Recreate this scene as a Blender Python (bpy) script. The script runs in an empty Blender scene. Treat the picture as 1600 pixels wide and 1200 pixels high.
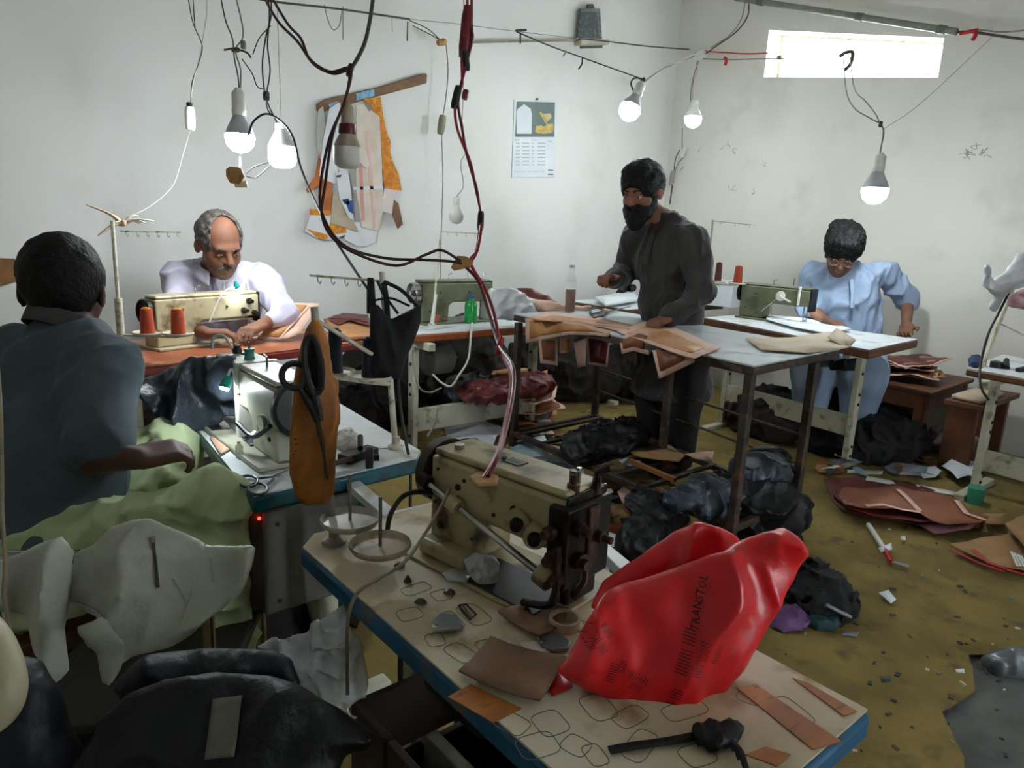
import bpy, bmesh, math, random
import numpy as np
from mathutils import Vector, Matrix, Euler

# ------------------------------------------------------------------ camera
SC = bpy.context.scene
COL = SC.collection
FPX = 1100.0; PITCH = math.radians(12.5); ROLL = math.radians(2.6); EYE = 1.28; YAW = math.radians(40.17)
_F0 = np.array([math.sin(YAW), math.cos(YAW), 0.]); _R0 = np.array([math.cos(YAW), -math.sin(YAW), 0.]); _Z = np.array([0, 0, 1.])
CF = _F0 * math.cos(PITCH) - _Z * math.sin(PITCH)
_U = _Z * math.cos(PITCH) + _F0 * math.sin(PITCH)
CU = _U * math.cos(ROLL) - _R0 * math.sin(ROLL)
CR = _R0 * math.cos(ROLL) + _U * math.sin(ROLL)
CC = np.array([0, 0, EYE])
cam = bpy.data.cameras.new('camera'); cam.sensor_width = 36; cam.lens = 36 * FPX / 1600; cam.clip_start = .02
camo = bpy.data.objects.new('camera', cam); COL.objects.link(camo)
M = Matrix.Identity(4)
for i in range(3):
    M[i][0] = CR[i]; M[i][1] = CU[i]; M[i][2] = -CF[i]; M[i][3] = CC[i]
camo.matrix_world = M; SC.camera = camo
SC.view_settings.view_transform = 'Standard'; SC.view_settings.look = 'None'; SC.view_settings.gamma = 1
SC.view_settings.exposure = 0.4; SC.view_settings.use_curve_mapping = False

def ray(x, y): return CF + CR * (x - 800) / FPX - CU * (y - 600) / FPX
def PZ(x, y, h):
    d = ray(x, y); return Vector(CC + d * ((h - CC[2]) / d[2]))
def PY(x, y, v):
    d = ray(x, y); return Vector(CC + d * (v / d[1]))
def PX(x, y, v):
    d = ray(x, y); return Vector(CC + d * (v / d[0]))
def PD(x, y, d): return Vector(CC + ray(x, y) * d)
def depth(p): return float((np.array(p) - CC) @ CF)

# ------------------------------------------------------------------ world: overcast daylight, reaches the room through the openings only
W = bpy.data.worlds.new('world'); SC.world = W; W.use_nodes = True
_bg = W.node_tree.nodes['Background']; _bg.inputs[0].default_value = (.86, .94, 1, 1); _bg.inputs[1].default_value = 27.0
BULB_POWER = 114.0        # emission strength of the lit lamps
WX, WY = 5.25, 4.2       # right wall and back wall planes
RX0, RY0, RH = -2.2, -1.9, 3.3

rng = random.Random(7)
# ------------------------------------------------------------------ materials
MATS = {}
def rgb(c):
    if isinstance(c, str):
        c = [int(c[i:i+2], 16) / 255 for i in (0, 2, 4)]
        c = [v / 12.92 if v <= .04045 else ((v + .055) / 1.055) ** 2.4 for v in c]
    return (c[0], c[1], c[2], 1)
def mat(name, c1, c2=None, rough=.6, scale=8., metal=0, bump=0, bscale=None, detail=4, lo=.35, hi=.65, alpha=1, trans=0, spec=.5, coat=0, emit=None, es=0, sub=0, stretch=None, sheen=0, c3=None, s3=30, ior=1.45, dist=0):
    if name in MATS: return MATS[name]
    m = bpy.data.materials.new(name); m.use_nodes = True; nt = m.node_tree; N = nt.nodes; L = nt.links
    b = N['Principled BSDF']; b.inputs['Roughness'].default_value = rough; b.inputs['Metallic'].default_value = metal
    b.inputs['Specular IOR Level'].default_value = spec; b.inputs['Coat Weight'].default_value = coat; b.inputs['IOR'].default_value = ior
    b.inputs['Alpha'].default_value = alpha; b.inputs['Transmission Weight'].default_value = trans
    b.inputs['Sheen Weight'].default_value = sheen
    if sub: b.inputs['Subsurface Weight'].default_value = sub; b.inputs['Subsurface Radius'].default_value = (.02, .008, .004)
    if emit is not None: b.inputs['Emission Color'].default_value = rgb(emit); b.inputs['Emission Strength'].default_value = es
    co = N.new('ShaderNodeTexCoord'); src = co.outputs['Object']
    if stretch:
        mp = N.new('ShaderNodeMapping'); mp.inputs['Scale'].default_value = stretch; L.new(src, mp.inputs['Vector']); src = mp.outputs['Vector']
    if c2 is not None:
        n = N.new('ShaderNodeTexNoise'); n.inputs['Scale'].default_value = scale; n.inputs['Detail'].default_value = detail; n.inputs['Distortion'].default_value = dist
        L.new(src, n.inputs['Vector'])
        r = N.new('ShaderNodeValToRGB'); r.color_ramp.elements[0].position = lo; r.color_ramp.elements[1].position = hi
        r.color_ramp.elements[0].color = rgb(c1); r.color_ramp.elements[1].color = rgb(c2)
        L.new(n.outputs['Fac'], r.inputs['Fac']); out = r.outputs['Color']
        if c3 is not None:
            n2 = N.new('ShaderNodeTexNoise'); n2.inputs['Scale'].default_value = s3; n2.inputs['Detail'].default_value = 6; L.new(src, n2.inputs['Vector'])
            r2 = N.new('ShaderNodeValToRGB'); r2.color_ramp.elements[0].position = .56; r2.color_ramp.elements[1].position = .7
            r2.color_ramp.elements[0].color = (0, 0, 0, 1); r2.color_ramp.elements[1].color = (1, 1, 1, 1); L.new(n2.outputs['Fac'], r2.inputs['Fac'])
            mx = N.new('ShaderNodeMix'); mx.data_type = 'RGBA'; L.new(r2.outputs['Color'], mx.inputs[0]); L.new(out, mx.inputs[6]); mx.inputs[7].default_value = rgb(c3); out = mx.outputs[2]
        L.new(out, b.inputs['Base Color'])
    else: b.inputs['Base Color'].default_value = rgb(c1)
    if bump:
        nb = N.new('ShaderNodeTexNoise'); nb.inputs['Scale'].default_value = bscale or scale * 3; nb.inputs['Detail'].default_value = 5; L.new(src, nb.inputs['Vector'])
        bp = N.new('ShaderNodeBump'); bp.inputs['Strength'].default_value = bump; bp.inputs['Distance'].default_value = .01
        L.new(nb.outputs['Fac'], bp.inputs['Height']); L.new(bp.outputs['Normal'], b.inputs['Normal'])
    MATS[name] = m; return m

# ------------------------------------------------------------------ object helpers
def setp(o, label=None, cat=None, group=None, kind=None):
    if label: o['label'] = label
    if cat: o['category'] = cat
    if group: o['group'] = group
    if kind: o['kind'] = kind
    return o
def link(name, me, m=None, parent=None):
    o = bpy.data.objects.new(name, me); COL.objects.link(o)
    if m is not None and me is not None: me.materials.append(m)
    if parent is not None:
        o.parent = parent
        bpy.context.view_layer.update() if False else None
        o.matrix_parent_inverse = PINV.get(parent.name, Matrix.Identity(4))
    return o
PINV = {}
def thing(name, label, cat, loc=(0, 0, 0), rz=0, group=None, local=False):
    """an Empty at the thing's base. Parts are given in world coordinates unless local."""
    o = bpy.data.objects.new(name, None); COL.objects.link(o); o.empty_display_size = .05
    o.location = loc; o.rotation_euler = (0, 0, rz)
    setp(o, label, cat, group)
    if not local: PINV[o.name] = (Matrix.Translation(loc) @ Matrix.Rotation(rz, 4, 'Z')).inverted()
    return o
def basis(d, up=(0, 0, 1)):
    d = Vector(d).normalized(); up = Vector(up)
    if abs(d.dot(up)) > .98: up = Vector((1, 0, 0))
    s = d.cross(up).normalized(); u = s.cross(d)
    return s, u, d

class MB:
    def __init__(s): s.v = []; s.f = []; s.sm = []
    def raw(s, v, f, smooth=False):
        n = len(s.v); s.v += [tuple(p) for p in v]; s.f += [tuple(i + n for i in q) for q in f]; s.sm += [smooth] * len(f); return s
    def box(s, c, size, M=None, rz=0, taper=1):
        x, y, z = [k / 2 for k in size]; R = M if M is not None else Matrix.Rotation(rz, 3, 'Z')
        vs = [Vector((a * x * (taper if e > 0 else 1), b * y * (taper if e > 0 else 1), e * z)) for a in (-1, 1) for b in (-1, 1) for e in (-1, 1)]
        vs = [R @ p + Vector(c) for p in vs]
        return s.raw(vs, [(0, 1, 3, 2), (4, 6, 7, 5), (0, 4, 5, 1), (2, 3, 7, 6), (0, 2, 6, 4), (1, 5, 7, 3)])
    def bb(s, lo, hi):
        return s.box([(a + b) / 2 for a, b in zip(lo, hi)], [abs(b - a) for a, b in zip(lo, hi)])
    def bar(s, a, b, w, h=None, up=(0, 0, 1)):
        a = Vector(a); b = Vector(b); h = h or w; sd, u, d = basis(b - a, up)
        R = Matrix((sd, d, u)).transposed(); return s.box((a + b) / 2, (w, (b - a).length, h), R)
    def tube(s, pts, r, n=8, cap=True, flat=1.0):
        pts = [Vector(p) for p in pts]; k = len(pts); rs = r if isinstance(r, (list, tuple)) else [r] * k
        vs = []; pu = None
        for i, p in enumerate(pts):
            d = (pts[min(i + 1, k - 1)] - pts[max(i - 1, 0)])
            if d.length < 1e-9: d = Vector((0, 0, 1))
            d.normalize()
            if pu is None: sd, u, _ = basis(d)
            else:
                sd = d.cross(pu); sd = sd.normalized() if sd.length > 1e-6 else basis(d)[0]; u = sd.cross(d)
            pu = u
            for j in range(n):
                a = 2 * math.pi * j / n; vs.append(p + sd * (math.cos(a) * rs[i]) + u * (math.sin(a) * rs[i] * flat))
        fs = [(i * n + j, i * n + (j + 1) % n, (i + 1) * n + (j + 1) % n, (i + 1) * n + j) for i in range(k - 1) for j in range(n)]
        if cap: fs += [tuple(range(n - 1, -1, -1)), tuple(range((k - 1) * n, k * n))]
        return s.raw(vs, fs, True)
    def lathe(s, prof, o=(0, 0, 0), ax=(0, 0, 1), n=20):
        sd, u, d = basis(ax); o = Vector(o); vs = []; k = len(prof)
        for r, z in prof:
            r = max(r, 1e-4)
            for j in range(n):
                a = 2 * math.pi * j / n; vs.append(o + sd * (math.cos(a) * r) + u * (math.sin(a) * r) + d * z)
        fs = [(i * n + j, i * n + (j + 1) % n, (i + 1) * n + (j + 1) % n, (i + 1) * n + j) for i in range(k - 1) for j in range(n)]
        fs += [tuple(range(n - 1, -1, -1)), tuple(range((k - 1) * n, k * n))]
        return s.raw(vs, fs, True)
    def prism(s, poly, t, o=(0, 0, 0), X=(1, 0, 0), Y=(0, 1, 0)):
        """flat outline poly (in X,Y) extruded by t along X x Y"""
        X = Vector(X); Y = Vector(Y); Zv = X.cross(Y).normalized(); o = Vector(o); n = len(poly)
        vs = [o + X * a + Y * b for a, b in poly] + [o + X * a + Y * b + Zv * t for a, b in poly]
        fs = [tuple(range(n - 1, -1, -1)), tuple(range(n, 2 * n))] + [(i, (i + 1) % n, n + (i + 1) % n, n + i) for i in range(n)]
        return s.raw(vs, fs)
    def sphere(s, c, r, n=12, sc=(1, 1, 1)):
        c = Vector(c); vs = []; m = n // 2 + 1
        for i in range(m):
            t = math.pi * i / (m - 1)
            for j in range(n):
                a = 2 * math.pi * j / n; vs.append(c + Vector((math.sin(t) * math.cos(a) * r * sc[0], math.sin(t) * math.sin(a) * r * sc[1], math.cos(t) * r * sc[2])))
        fs = [(i * n + j, i * n + (j + 1) % n, (i + 1) * n + (j + 1) % n, (i + 1) * n + j) for i in range(m - 1) for j in range(n)]
        return s.raw(vs, fs, True)
    def grid(s, fn, nu, nv):
        vs = [fn(i / nu, j / nv) for i in range(nu + 1) for j in range(nv + 1)]
        fs = [(i * (nv + 1) + j, (i + 1) * (nv + 1) + j, (i + 1) * (nv + 1) + j + 1, i * (nv + 1) + j + 1) for i in range(nu) for j in range(nv)]
        return s.raw(vs, fs, True)
    def build(s, name, m, parent=None, bevel=0, solid=0, sub=0, seg=2, ang=40, off=0):
        me = bpy.data.meshes.new(name); me.from_pydata(s.v, [], s.f)
        me.polygons.foreach_set('use_smooth', [bool(bevel) or x for x in s.sm]); me.update()
        bm = bmesh.new(); bm.from_mesh(me); bmesh.ops.remove_doubles(bm, verts=bm.verts, dist=1e-5); bmesh.ops.recalc_face_normals(bm, faces=bm.faces); bm.to_mesh(me); bm.free()
        me.set_sharp_from_angle(angle=math.radians(ang))
        o = link(name, me, m, parent)
        if solid: md = o.modifiers.new('solid', 'SOLIDIFY'); md.thickness = solid; md.offset = off
        if bevel: md = o.modifiers.new('bevel', 'BEVEL'); md.width = bevel; md.segments = seg; md.limit_method = 'ANGLE'
        if sub: md = o.modifiers.new('sub', 'SUBSURF'); md.levels = sub; md.render_levels = sub
        return o
def spline(pts, n=8):
    """Catmull-Rom through points"""
    P = [Vector(p) for p in pts]; P = [P[0] * 2 - P[1]] + P + [P[-1] * 2 - P[-2]]; out = []
    for i in range(1, len(P) - 2):
        a, b, c, d = P[i-1:i+3]
        for k in range(n):
            t = k / n; out.append(.5 * ((2 * b) + (c - a) * t + (2 * a - 5 * b + 4 * c - d) * t * t + (3 * b - a - 3 * c + d) * t ** 3))
    out.append(P[-2]); return out
def copy_tree(o, parent=None):
    c = o.copy(); COL.objects.link(c)
    if parent is not None: c.parent = parent
    for ch in o.children: copy_tree(ch, c)
    return c
# ------------------------------------------------------------------ numpy noise + signed distance surfaces
_perm = np.random.RandomState(3).permutation(256); _perm = np.concatenate([_perm, _perm, _perm])
_grad = np.random.RandomState(5).normal(size=(256, 3)).astype(np.float32); _grad /= np.linalg.norm(_grad, axis=1)[:, None]
def noise(P, s=1.0, seed=0):
    P = np.asarray(P, np.float32) * s + seed * 17.31; i = np.floor(P).astype(np.int64); f = P - i; u = f * f * f * (f * (f * 6 - 15) + 10); i &= 255; r = 0
    for dx in (0, 1):
        for dy in (0, 1):
            for dz in (0, 1):
                h = _perm[_perm[_perm[i[:, 0] + dx] + i[:, 1] + dy] + i[:, 2] + dz]
                g = _grad[h]; w = (u[:, 0] if dx else 1 - u[:, 0]) * (u[:, 1] if dy else 1 - u[:, 1]) * (u[:, 2] if dz else 1 - u[:, 2])
                r = r + w * ((g * (f - np.array([dx, dy, dz], np.float32))).sum(1))
    return r
def ridge(P, s, seed=0): return 1 - np.abs(noise(P, s, seed)) * 2.2
def n1(p, s=1., seed=0): return float(noise(np.array([p]), s, seed)[0])
def cone(a, b, ra, rb):
    a = np.array(a, np.float32); b = np.array(b, np.float32)
    def f(P):
        ab = b - a; l2 = max(float(ab @ ab), 1e-9); t = np.clip(((P - a) @ ab) / l2, 0, 1)
        return np.linalg.norm(P - a - t[:, None] * ab, axis=1) - (ra + (rb - ra) * t)
    return f
def ell(c, r, R=None):
    c = np.array(c, np.float32); r = np.array(r, np.float32); Rm = None if R is None else np.array(R, np.float32)
    def f(P):
        q = P - c
        if Rm is not None: q = q @ Rm
        k0 = np.linalg.norm(q / r, axis=1); k1 = np.linalg.norm(q / (r * r), axis=1)
        return k0 * (k0 - 1) / np.maximum(k1, 1e-6)
    return f
def rbox(c, h, rad, R=None):
    c = np.array(c, np.float32); h = np.array(h, np.float32) - rad; Rm = None if R is None else np.array(R, np.float32)
    def f(P):
        q = P - c
        if Rm is not None: q = q @ Rm
        q = np.abs(q) - h
        return np.linalg.norm(np.maximum(q, 0), axis=1) + np.minimum(q.max(1), 0) - rad
    return f
def plane(p, n):
    p = np.array(p, np.float32); n = np.array(Vector(n).normalized(), np.float32)
    return lambda P: (P - p) @ n
class SDF:
    def __init__(s): s.ops = []; s.disp = []
    def add(s, f, k=.02): s.ops.append(('u', f, k)); return s
    def cut(s, f, k=.004): s.ops.append(('i', f, k)); return s       # keep where f < 0
    def sub(s, f, k=.01): s.ops.append(('s', f, k)); return s
    def fold(s, f): s.ops.append(('d', f, 0)); return s
    def ev(s, P):
        d = None
        for t, f, k in s.ops:
            v = f(P)
            if t == 'd': d = d - v; continue
            if d is None: d = v; continue
            if t == 'u': h = np.clip(.5 + .5 * (d - v) / k, 0, 1); d = d * (1 - h) + v * h - k * h * (1 - h)
            else:
                if t == 's': v = -v
                h = np.clip(.5 - .5 * (d - v) / k, 0, 1); d = d * (1 - h) + v * h + k * h * (1 - h)
        return d
    def mesh(s, lo, hi, res):
        lo = np.array(lo, np.float32); hi = np.array(hi, np.float32); B = 4
        nb = np.ceil((hi - lo) / (res * B)).astype(int); n = nb * B + 1
        cs = [lo[i] + (np.arange(nb[i]) + .5) * res * B for i in range(3)]
        g = np.stack(np.meshgrid(*cs, indexing='ij'), -1).reshape(-1, 3).astype(np.float32)
        dc = s.ev(g).reshape(nb); D = np.repeat(np.repeat(np.repeat(dc, B, 0), B, 1), B, 2)
        D = np.pad(D, ((0, 1),) * 3, mode='edge').astype(np.float32)
        near = np.abs(dc) < res * B * 1.35
        near = np.pad(np.repeat(np.repeat(np.repeat(near, B, 0), B, 1), B, 2), ((0, 1),) * 3)
        nn = near.copy()
        for ax in range(3): nn |= np.roll(near, 1, ax)
        idx = np.argwhere(nn); pts = (lo + idx * res).astype(np.float32)
        val = np.concatenate([s.ev(pts[i:i + 200000]) for i in range(0, len(pts), 200000)]) if len(pts) else np.zeros(0)
        D[idx[:, 0], idx[:, 1], idx[:, 2]] = val
        for ax in range(3):      # close the box
            sl = [slice(None)] * 3; sl[ax] = 0; D[tuple(sl)] = np.maximum(D[tuple(sl)], res * .01); sl[ax] = -1; D[tuple(sl)] = np.maximum(D[tuple(sl)], res * .01)
        S = D < 0; c = [S[a:n[0]-1+a, b:n[1]-1+b, e:n[2]-1+e] for a in (0, 1) for b in (0, 1) for e in (0, 1)]
        cnt = sum(x.astype(np.int8) for x in c); act = np.argwhere((cnt > 0) & (cnt < 8))
        vid = -np.ones(n - 1, np.int64); vid[act[:, 0], act[:, 1], act[:, 2]] = np.arange(len(act))
        acc = np.zeros((len(act), 3)); m = np.zeros(len(act))
        cor = [(a, b, e) for a in (0, 1) for b in (0, 1) for e in (0, 1)]
        for p in range(8):
            for q in range(p + 1, 8):
                a, b = np.array(cor[p]), np.array(cor[q])
                if abs(a - b).sum() != 1: continue
                da = D[tuple((act + a).T)]; db = D[tuple((act + b).T)]; k = (da < 0) != (db < 0)
                t = np.where(k, da / np.where(k, da - db, 1), 0)
                acc[k] += (a + t[:, None] * (b - a))[k]; m[k] += 1
        V = lo + (act + acc / m[:, None]) * res; Fs = []
        for ax in range(3):
            u, v = (ax + 1) % 3, (ax + 2) % 3; sl0 = [slice(None)] * 3; sl1 = [slice(None)] * 3; sl0[ax] = slice(0, -1); sl1[ax] = slice(1, None)
            A = S[tuple(sl0)]; Bq = S[tuple(sl1)]; e = np.argwhere(A != Bq); e = e[(e[:, u] > 0) & (e[:, v] > 0) & (e[:, u] < n[u] - 1) & (e[:, v] < n[v] - 1)]
            if not len(e): continue
            flip = A[tuple(e.T)]; du = np.zeros(3, int); dv = np.zeros(3, int); du[u] = 1; dv[v] = 1
            q = np.stack([vid[tuple((e - du - dv).T)], vid[tuple((e - dv).T)], vid[tuple(e.T)], vid[tuple((e - du).T)]], 1)
            q[~flip] = q[~flip][:, ::-1]; Fs.append(q)
        Fs = np.concatenate(Fs); Fs = Fs[(Fs >= 0).all(1)]
        return V, Fs
    def build(s, name, m, parent, lo, hi, res, smooth=2):
        V, Fq = s.mesh(lo, hi, res); V = V.astype(np.float64)
        for _ in range(smooth):
            A = np.zeros_like(V); c = np.zeros(len(V))
            for i in range(4):
                a, b = Fq[:, i], Fq[:, (i + 1) % 4]; np.add.at(A, a, V[b]); np.add.at(c, a, 1); np.add.at(A, b, V[a]); np.add.at(c, b, 1)
            V = V * .45 + .55 * A / np.maximum(c, 1)[:, None]
        me = bpy.data.meshes.new(name); me.vertices.add(len(V)); me.vertices.foreach_set('co', V.astype(np.float32).ravel())
        me.loops.add(len(Fq) * 4); me.loops.foreach_set('vertex_index', Fq.astype(np.int32).ravel()); me.polygons.add(len(Fq))
        me.polygons.foreach_set('loop_start', np.arange(0, len(Fq) * 4, 4, dtype=np.int32)); me.polygons.foreach_set('use_smooth', np.ones(len(Fq), bool)); me.update(); me.validate()
        return link(name, me, m, parent)
# ------------------------------------------------------------------ materials used widely
plaster = mat('plaster', 'e4e4de', 'dededa', .85, 1.6, bump=.08, bscale=30, lo=.3, hi=.7, c3='dadad4', s3=2.2)
plaster2 = mat('plaster_right', 'e2e0d6', 'dad8cc', .85, 1.4, bump=.08, bscale=30, lo=.3, hi=.7, c3='d3d2c8', s3=3)
concrete = mat('concrete', '4a4c48', '636561', .9, 6, bump=.4, bscale=40)
steelpaint = mat('cream_steel', 'c9c9b4', 'b3b29c', .45, 5, c3='8a8168', s3=14)
laminate = mat('white_laminate', 'dfe4e6', 'cfd5d6', .35, 6, c3='b3b0a4', s3=9)
rust = mat('dark_rusty_steel', '4b4038', '2e2824', .6, 12, metal=.3, bump=.2, c3='6a4a36', s3=22)
woodbr = mat('brown_wood', '6b4128', '4e2d1b', .55, 6, stretch=(3, 3, .6), bump=.15)
black = mat('black_plastic', '141416', '1d1d20', .45, 10)
chrome = mat('bright_metal', 'b8b8b4', '8f8f8a', .25, 20, metal=1)
darkmetal = mat('oily_dark_metal', '2a211b', '15110e', .4, 25, metal=.5, bump=.2)
bolt_m = mat('bolt_black', '22201c')
white_pl = mat('white_plastic', 'e4e4de', 'd2d1c8', .4, 14)
cream_m = mat('machine_cream', 'c2b694', 'ab9f7d', .4, 7, c3='6d5a3c', s3=12)
green_m = mat('machine_green_grey', '6f7259', '5b5e47', .4, 7, c3='45442f', s3=10)

# ------------------------------------------------------------------ shell
def struct(o): return setp(o, kind='structure')
struct(MB().bb((RX0, RY0, -.1), (WX, WY, 0)).build('floor', concrete))
struct(MB().bb((RX0, RY0, RH), (WX, WY, RH + .1)).build('ceiling', plaster))
struct(MB().bb((RX0 - .15, WY, 0), (WX + .25, WY + .15, RH)).build('wall_back', plaster))
struct(MB().bb((RX0 - .15, RY0, 0), (RX0, WY, RH)).build('wall_left', plaster))
# wall behind the photographer; its unseen doorway is added, the gap sized for fill light
D0, D1, DH = 1.2, 2.35, 2.05
struct(MB().bb((RX0, RY0 - .15, 0), (D0, RY0, RH)).bb((D1, RY0 - .15, 0), (WX, RY0, RH)).bb((D0, RY0 - .15, DH), (D1, RY0, RH)).build('wall_front', plaster))
struct(MB().bb((D0, RY0 - .10, 0), (D1 - .23, RY0 - .05, DH)).build('door_unseen_1', woodbr))
# right wall with the ventilator opening; its lintel has sunk to one side
o1 = (3.33, 2.86); o2 = (2.05, 2.60); b1 = (3.33, 2.52); b2 = (2.05, 2.36); T = .25
w = MB()
def wallpiece(poly): w.prism(poly, T, (WX, 0, 0), (0, 1, 0), (0, 0, 1))
wallpiece([(RY0, 0), (b2[0], 0), (b2[0], RH), (RY0, RH)])
wallpiece([(b1[0], 0), (WY, 0), (WY, RH), (b1[0], RH)])
wallpiece([(b2[0], 0), (b1[0], 0), b1, b2])
wallpiece([o2, o1, (o1[0], RH), (o2[0], RH)])
struct(w.build('wall_right', plaster2))
# ventilator: a thin frame and glass set at the outer face
win = thing('window_1', None, None, (WX + .2, 2.7, 2.36)); win['kind'] = 'structure'
fm = MB()
for a, b in ((o1, o2), (o2, b2), (b2, b1), (b1, o1)):
    fm.bar((WX + .2, a[0], a[1]), (WX + .2, b[0], b[1]), .04, .03)
fm.build('window_frame', steelpaint, win)
glass = mat('clear_glass', 'ffffff', None, .02, trans=1, ior=1.05, spec=.2)
MB().prism([b2, b1, o1, o2], .003, (WX + .21, 0, 0), (0, 1, 0), (0, 0, 1)).build('pane', glass, win)
# scribbles on the right wall
pen = mat('pencil', '8a8a88')
def scribble(px, py, n, sz, seed, wx):
    r = random.Random(seed); m = MB()
    for k in range(n):
        c = PX(px + r.uniform(-1, 1) * sz * 2.2, py + r.uniform(-1, 1) * sz, wx); p = [c + Vector((-.002, r.uniform(-.03, .03), r.uniform(-.025, .025))) for _ in range(4)]
        m.tube(spline(p, 4), .0012, 4)
    return m
wr = bpy.data.objects['wall_right']
setp(scribble(1525, 238, 9, 9, 1, WX).build('pencil_scribble', pen, wr), kind='stuff'); setp(scribble(1110, 260, 10, 40, 3, WX).build('pencil_scribble', pen, wr), kind='stuff')
# jute matting over the concrete; its torn edge runs at the lower right
jute = mat('jute_matting', '86723a', '6f5e31', .95, 5, bump=.5, bscale=160, c3='5e5030', s3=9)
cp = [(RX0 + .1, -1.5), (.9, -1.2), (1.5, .2), (1.72, .36), (1.92, .42), (2.05, .52), (2.25, .5), (2.45, .58), (2.9, .3), (3.4, .5), (4.3, .3), (5.2, .35), (5.2, 4.15), (RX0 + .1, 4.15)]
bm = bmesh.new(); vv = [bm.verts.new((x, y, .012)) for x, y in cp]; fc = bm.faces.new(vv)
r = bmesh.ops.triangulate(bm, faces=[fc]); 
for _ in range(6): bmesh.ops.subdivide_edges(bm, edges=[e for e in bm.edges if e.calc_length() > .09], cuts=1)
bmesh.ops.triangulate(bm, faces=bm.faces)
P_ = np.array([v.co[:] for v in bm.verts]); nz = noise(P_ * [1, 1, 0], 1.7, 2) * .012 + np.clip(ridge(P_ * [1, .5, 0], 2.2, 4) - .72, 0, 1) * .055 + np.clip(ridge(P_ * [.6, 1.2, 0], 2.6, 9) - .8, 0, 1) * .05
for v, k in zip(bm.verts, nz): v.co.z = .014 + max(k, -.008)
me = bpy.data.meshes.new('jute_mat'); bm.to_mesh(me); bm.free()
for p in me.polygons: p.use_smooth = True
setp(link('jute_mat', me, jute), 'wrinkled mustard brown jute matting covering the workshop floor', 'floor mat')

# ------------------------------------------------------------------ bulbs (lamps)
bulb_on = mat('lit_bulb', 'ffffff', emit=(.88, .96, 1), es=BULB_POWER)
bulb_off = mat('milky_bulb', 'd8d6cf', 'cbc8c0', .3, 9)
def bulb(p, rad, lit, label, tilt=(0, 0, 0), cap=None, holder_m=None, hl=.05, shape=0, collar=None):
    p = Vector(p); t = thing('light_bulb', label, 'light bulb', p, group='bare bulbs hanging on wires'); t.rotation_euler = tilt; PINV.pop(t.name)
    R = rad
    if shape == 0: pr = [(.001, -R), (R * .5, -R * .87), (R * .87, -R * .5), (R, 0), (R * .97, R * .25)]
    else: pr = [(.001, -R * 1.05), (R * .6, -R * 1.0), (R * .92, -R * .75), (R, -R * .4), (R, R * .5)]
    MB().lathe(pr, n=16).build('globe', bulb_on if lit else bulb_off, t)
    cz = pr[-1][1]; h = R * 1.25
    MB().lathe([(pr[-1][0], cz), (R * .85, cz + h * .3), (R * .55, cz + h * .75), (R * .42, cz + h), (.001, cz + h)], n=16).build('heat_sink', cap or white_pl, t)
    MB().lathe([(R * .46, cz + h), (R * .5, cz + h + hl * .25), (R * .46, cz + h + hl * .3), (R * .46, cz + h + hl), (R * .2, cz + h + hl * 1.25), (.001, cz + h + hl * 1.25)], n=14).build('lamp_holder', holder_m or white_pl, t)
    if collar: MB().lathe([(R * .62, cz + h * .7), (R * .66, cz + h * .8), (R * .6, cz + h * 1.25), (R * .5, cz + h * 1.3)], n=14).build('collar', collar, t)
    t['top'] = cz + h + hl * 1.2
    return t
def topof(t): return Vector(t.location) + (Euler(t.rotation_euler).to_matrix() @ Vector((0, 0, t['top'])))
grey_cap = mat('bulb_grey_cap', 'b9bcbf', 'a5a8ab', .4, 10)
B1 = bulb(PD(375, 216, 2.75), .056, True, 'lit bulb with ribbed holder, left one of the pair over the moustached tailor', cap=grey_cap, hl=.08)
B2 = bulb(PD(441, 240, 2.85), .054, True, 'lit drum-shaped bulb, right one of the pair over the moustached tailor', shape=1, hl=.02)
B3 = bulb(PD(984, 172, 4.3), .066, True, 'lit bulb tilted in a silvery holder left of the wall corner', tilt=(.0, .5, 0), hl=.08, cap=grey_cap)
B4 = bulb(PD(1083, 186, 4.8), .058, True, 'small lit bulb just right of the wall corner', hl=.03)
B5 = bulb(PD(1367, 299, 3.9), .07, True, 'lit bulb hanging above the tailor in light blue', hl=.08, cap=grey_cap)
beige_cap = mat('bulb_beige_cap', 'a89b86', '8f836f', .5, 9); maroon = mat('maroon_plastic', '5a1218', '430c11', .4, 9)
B6 = bulb(PD(543, 241, 1.75), .034, False, 'large unlit bulb with maroon collar in front of the hanging templates', shape=1, cap=beige_cap, holder_m=beige_cap, hl=.05, collar=maroon)
B7 = bulb(PD(713, 338, 3.6), .04, False, 'pale unlit bulb hanging against the wall over the green machine', hl=.03)
for t in (B1, B2, B3, B4, B5, B6, B7): del t['group']

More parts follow.
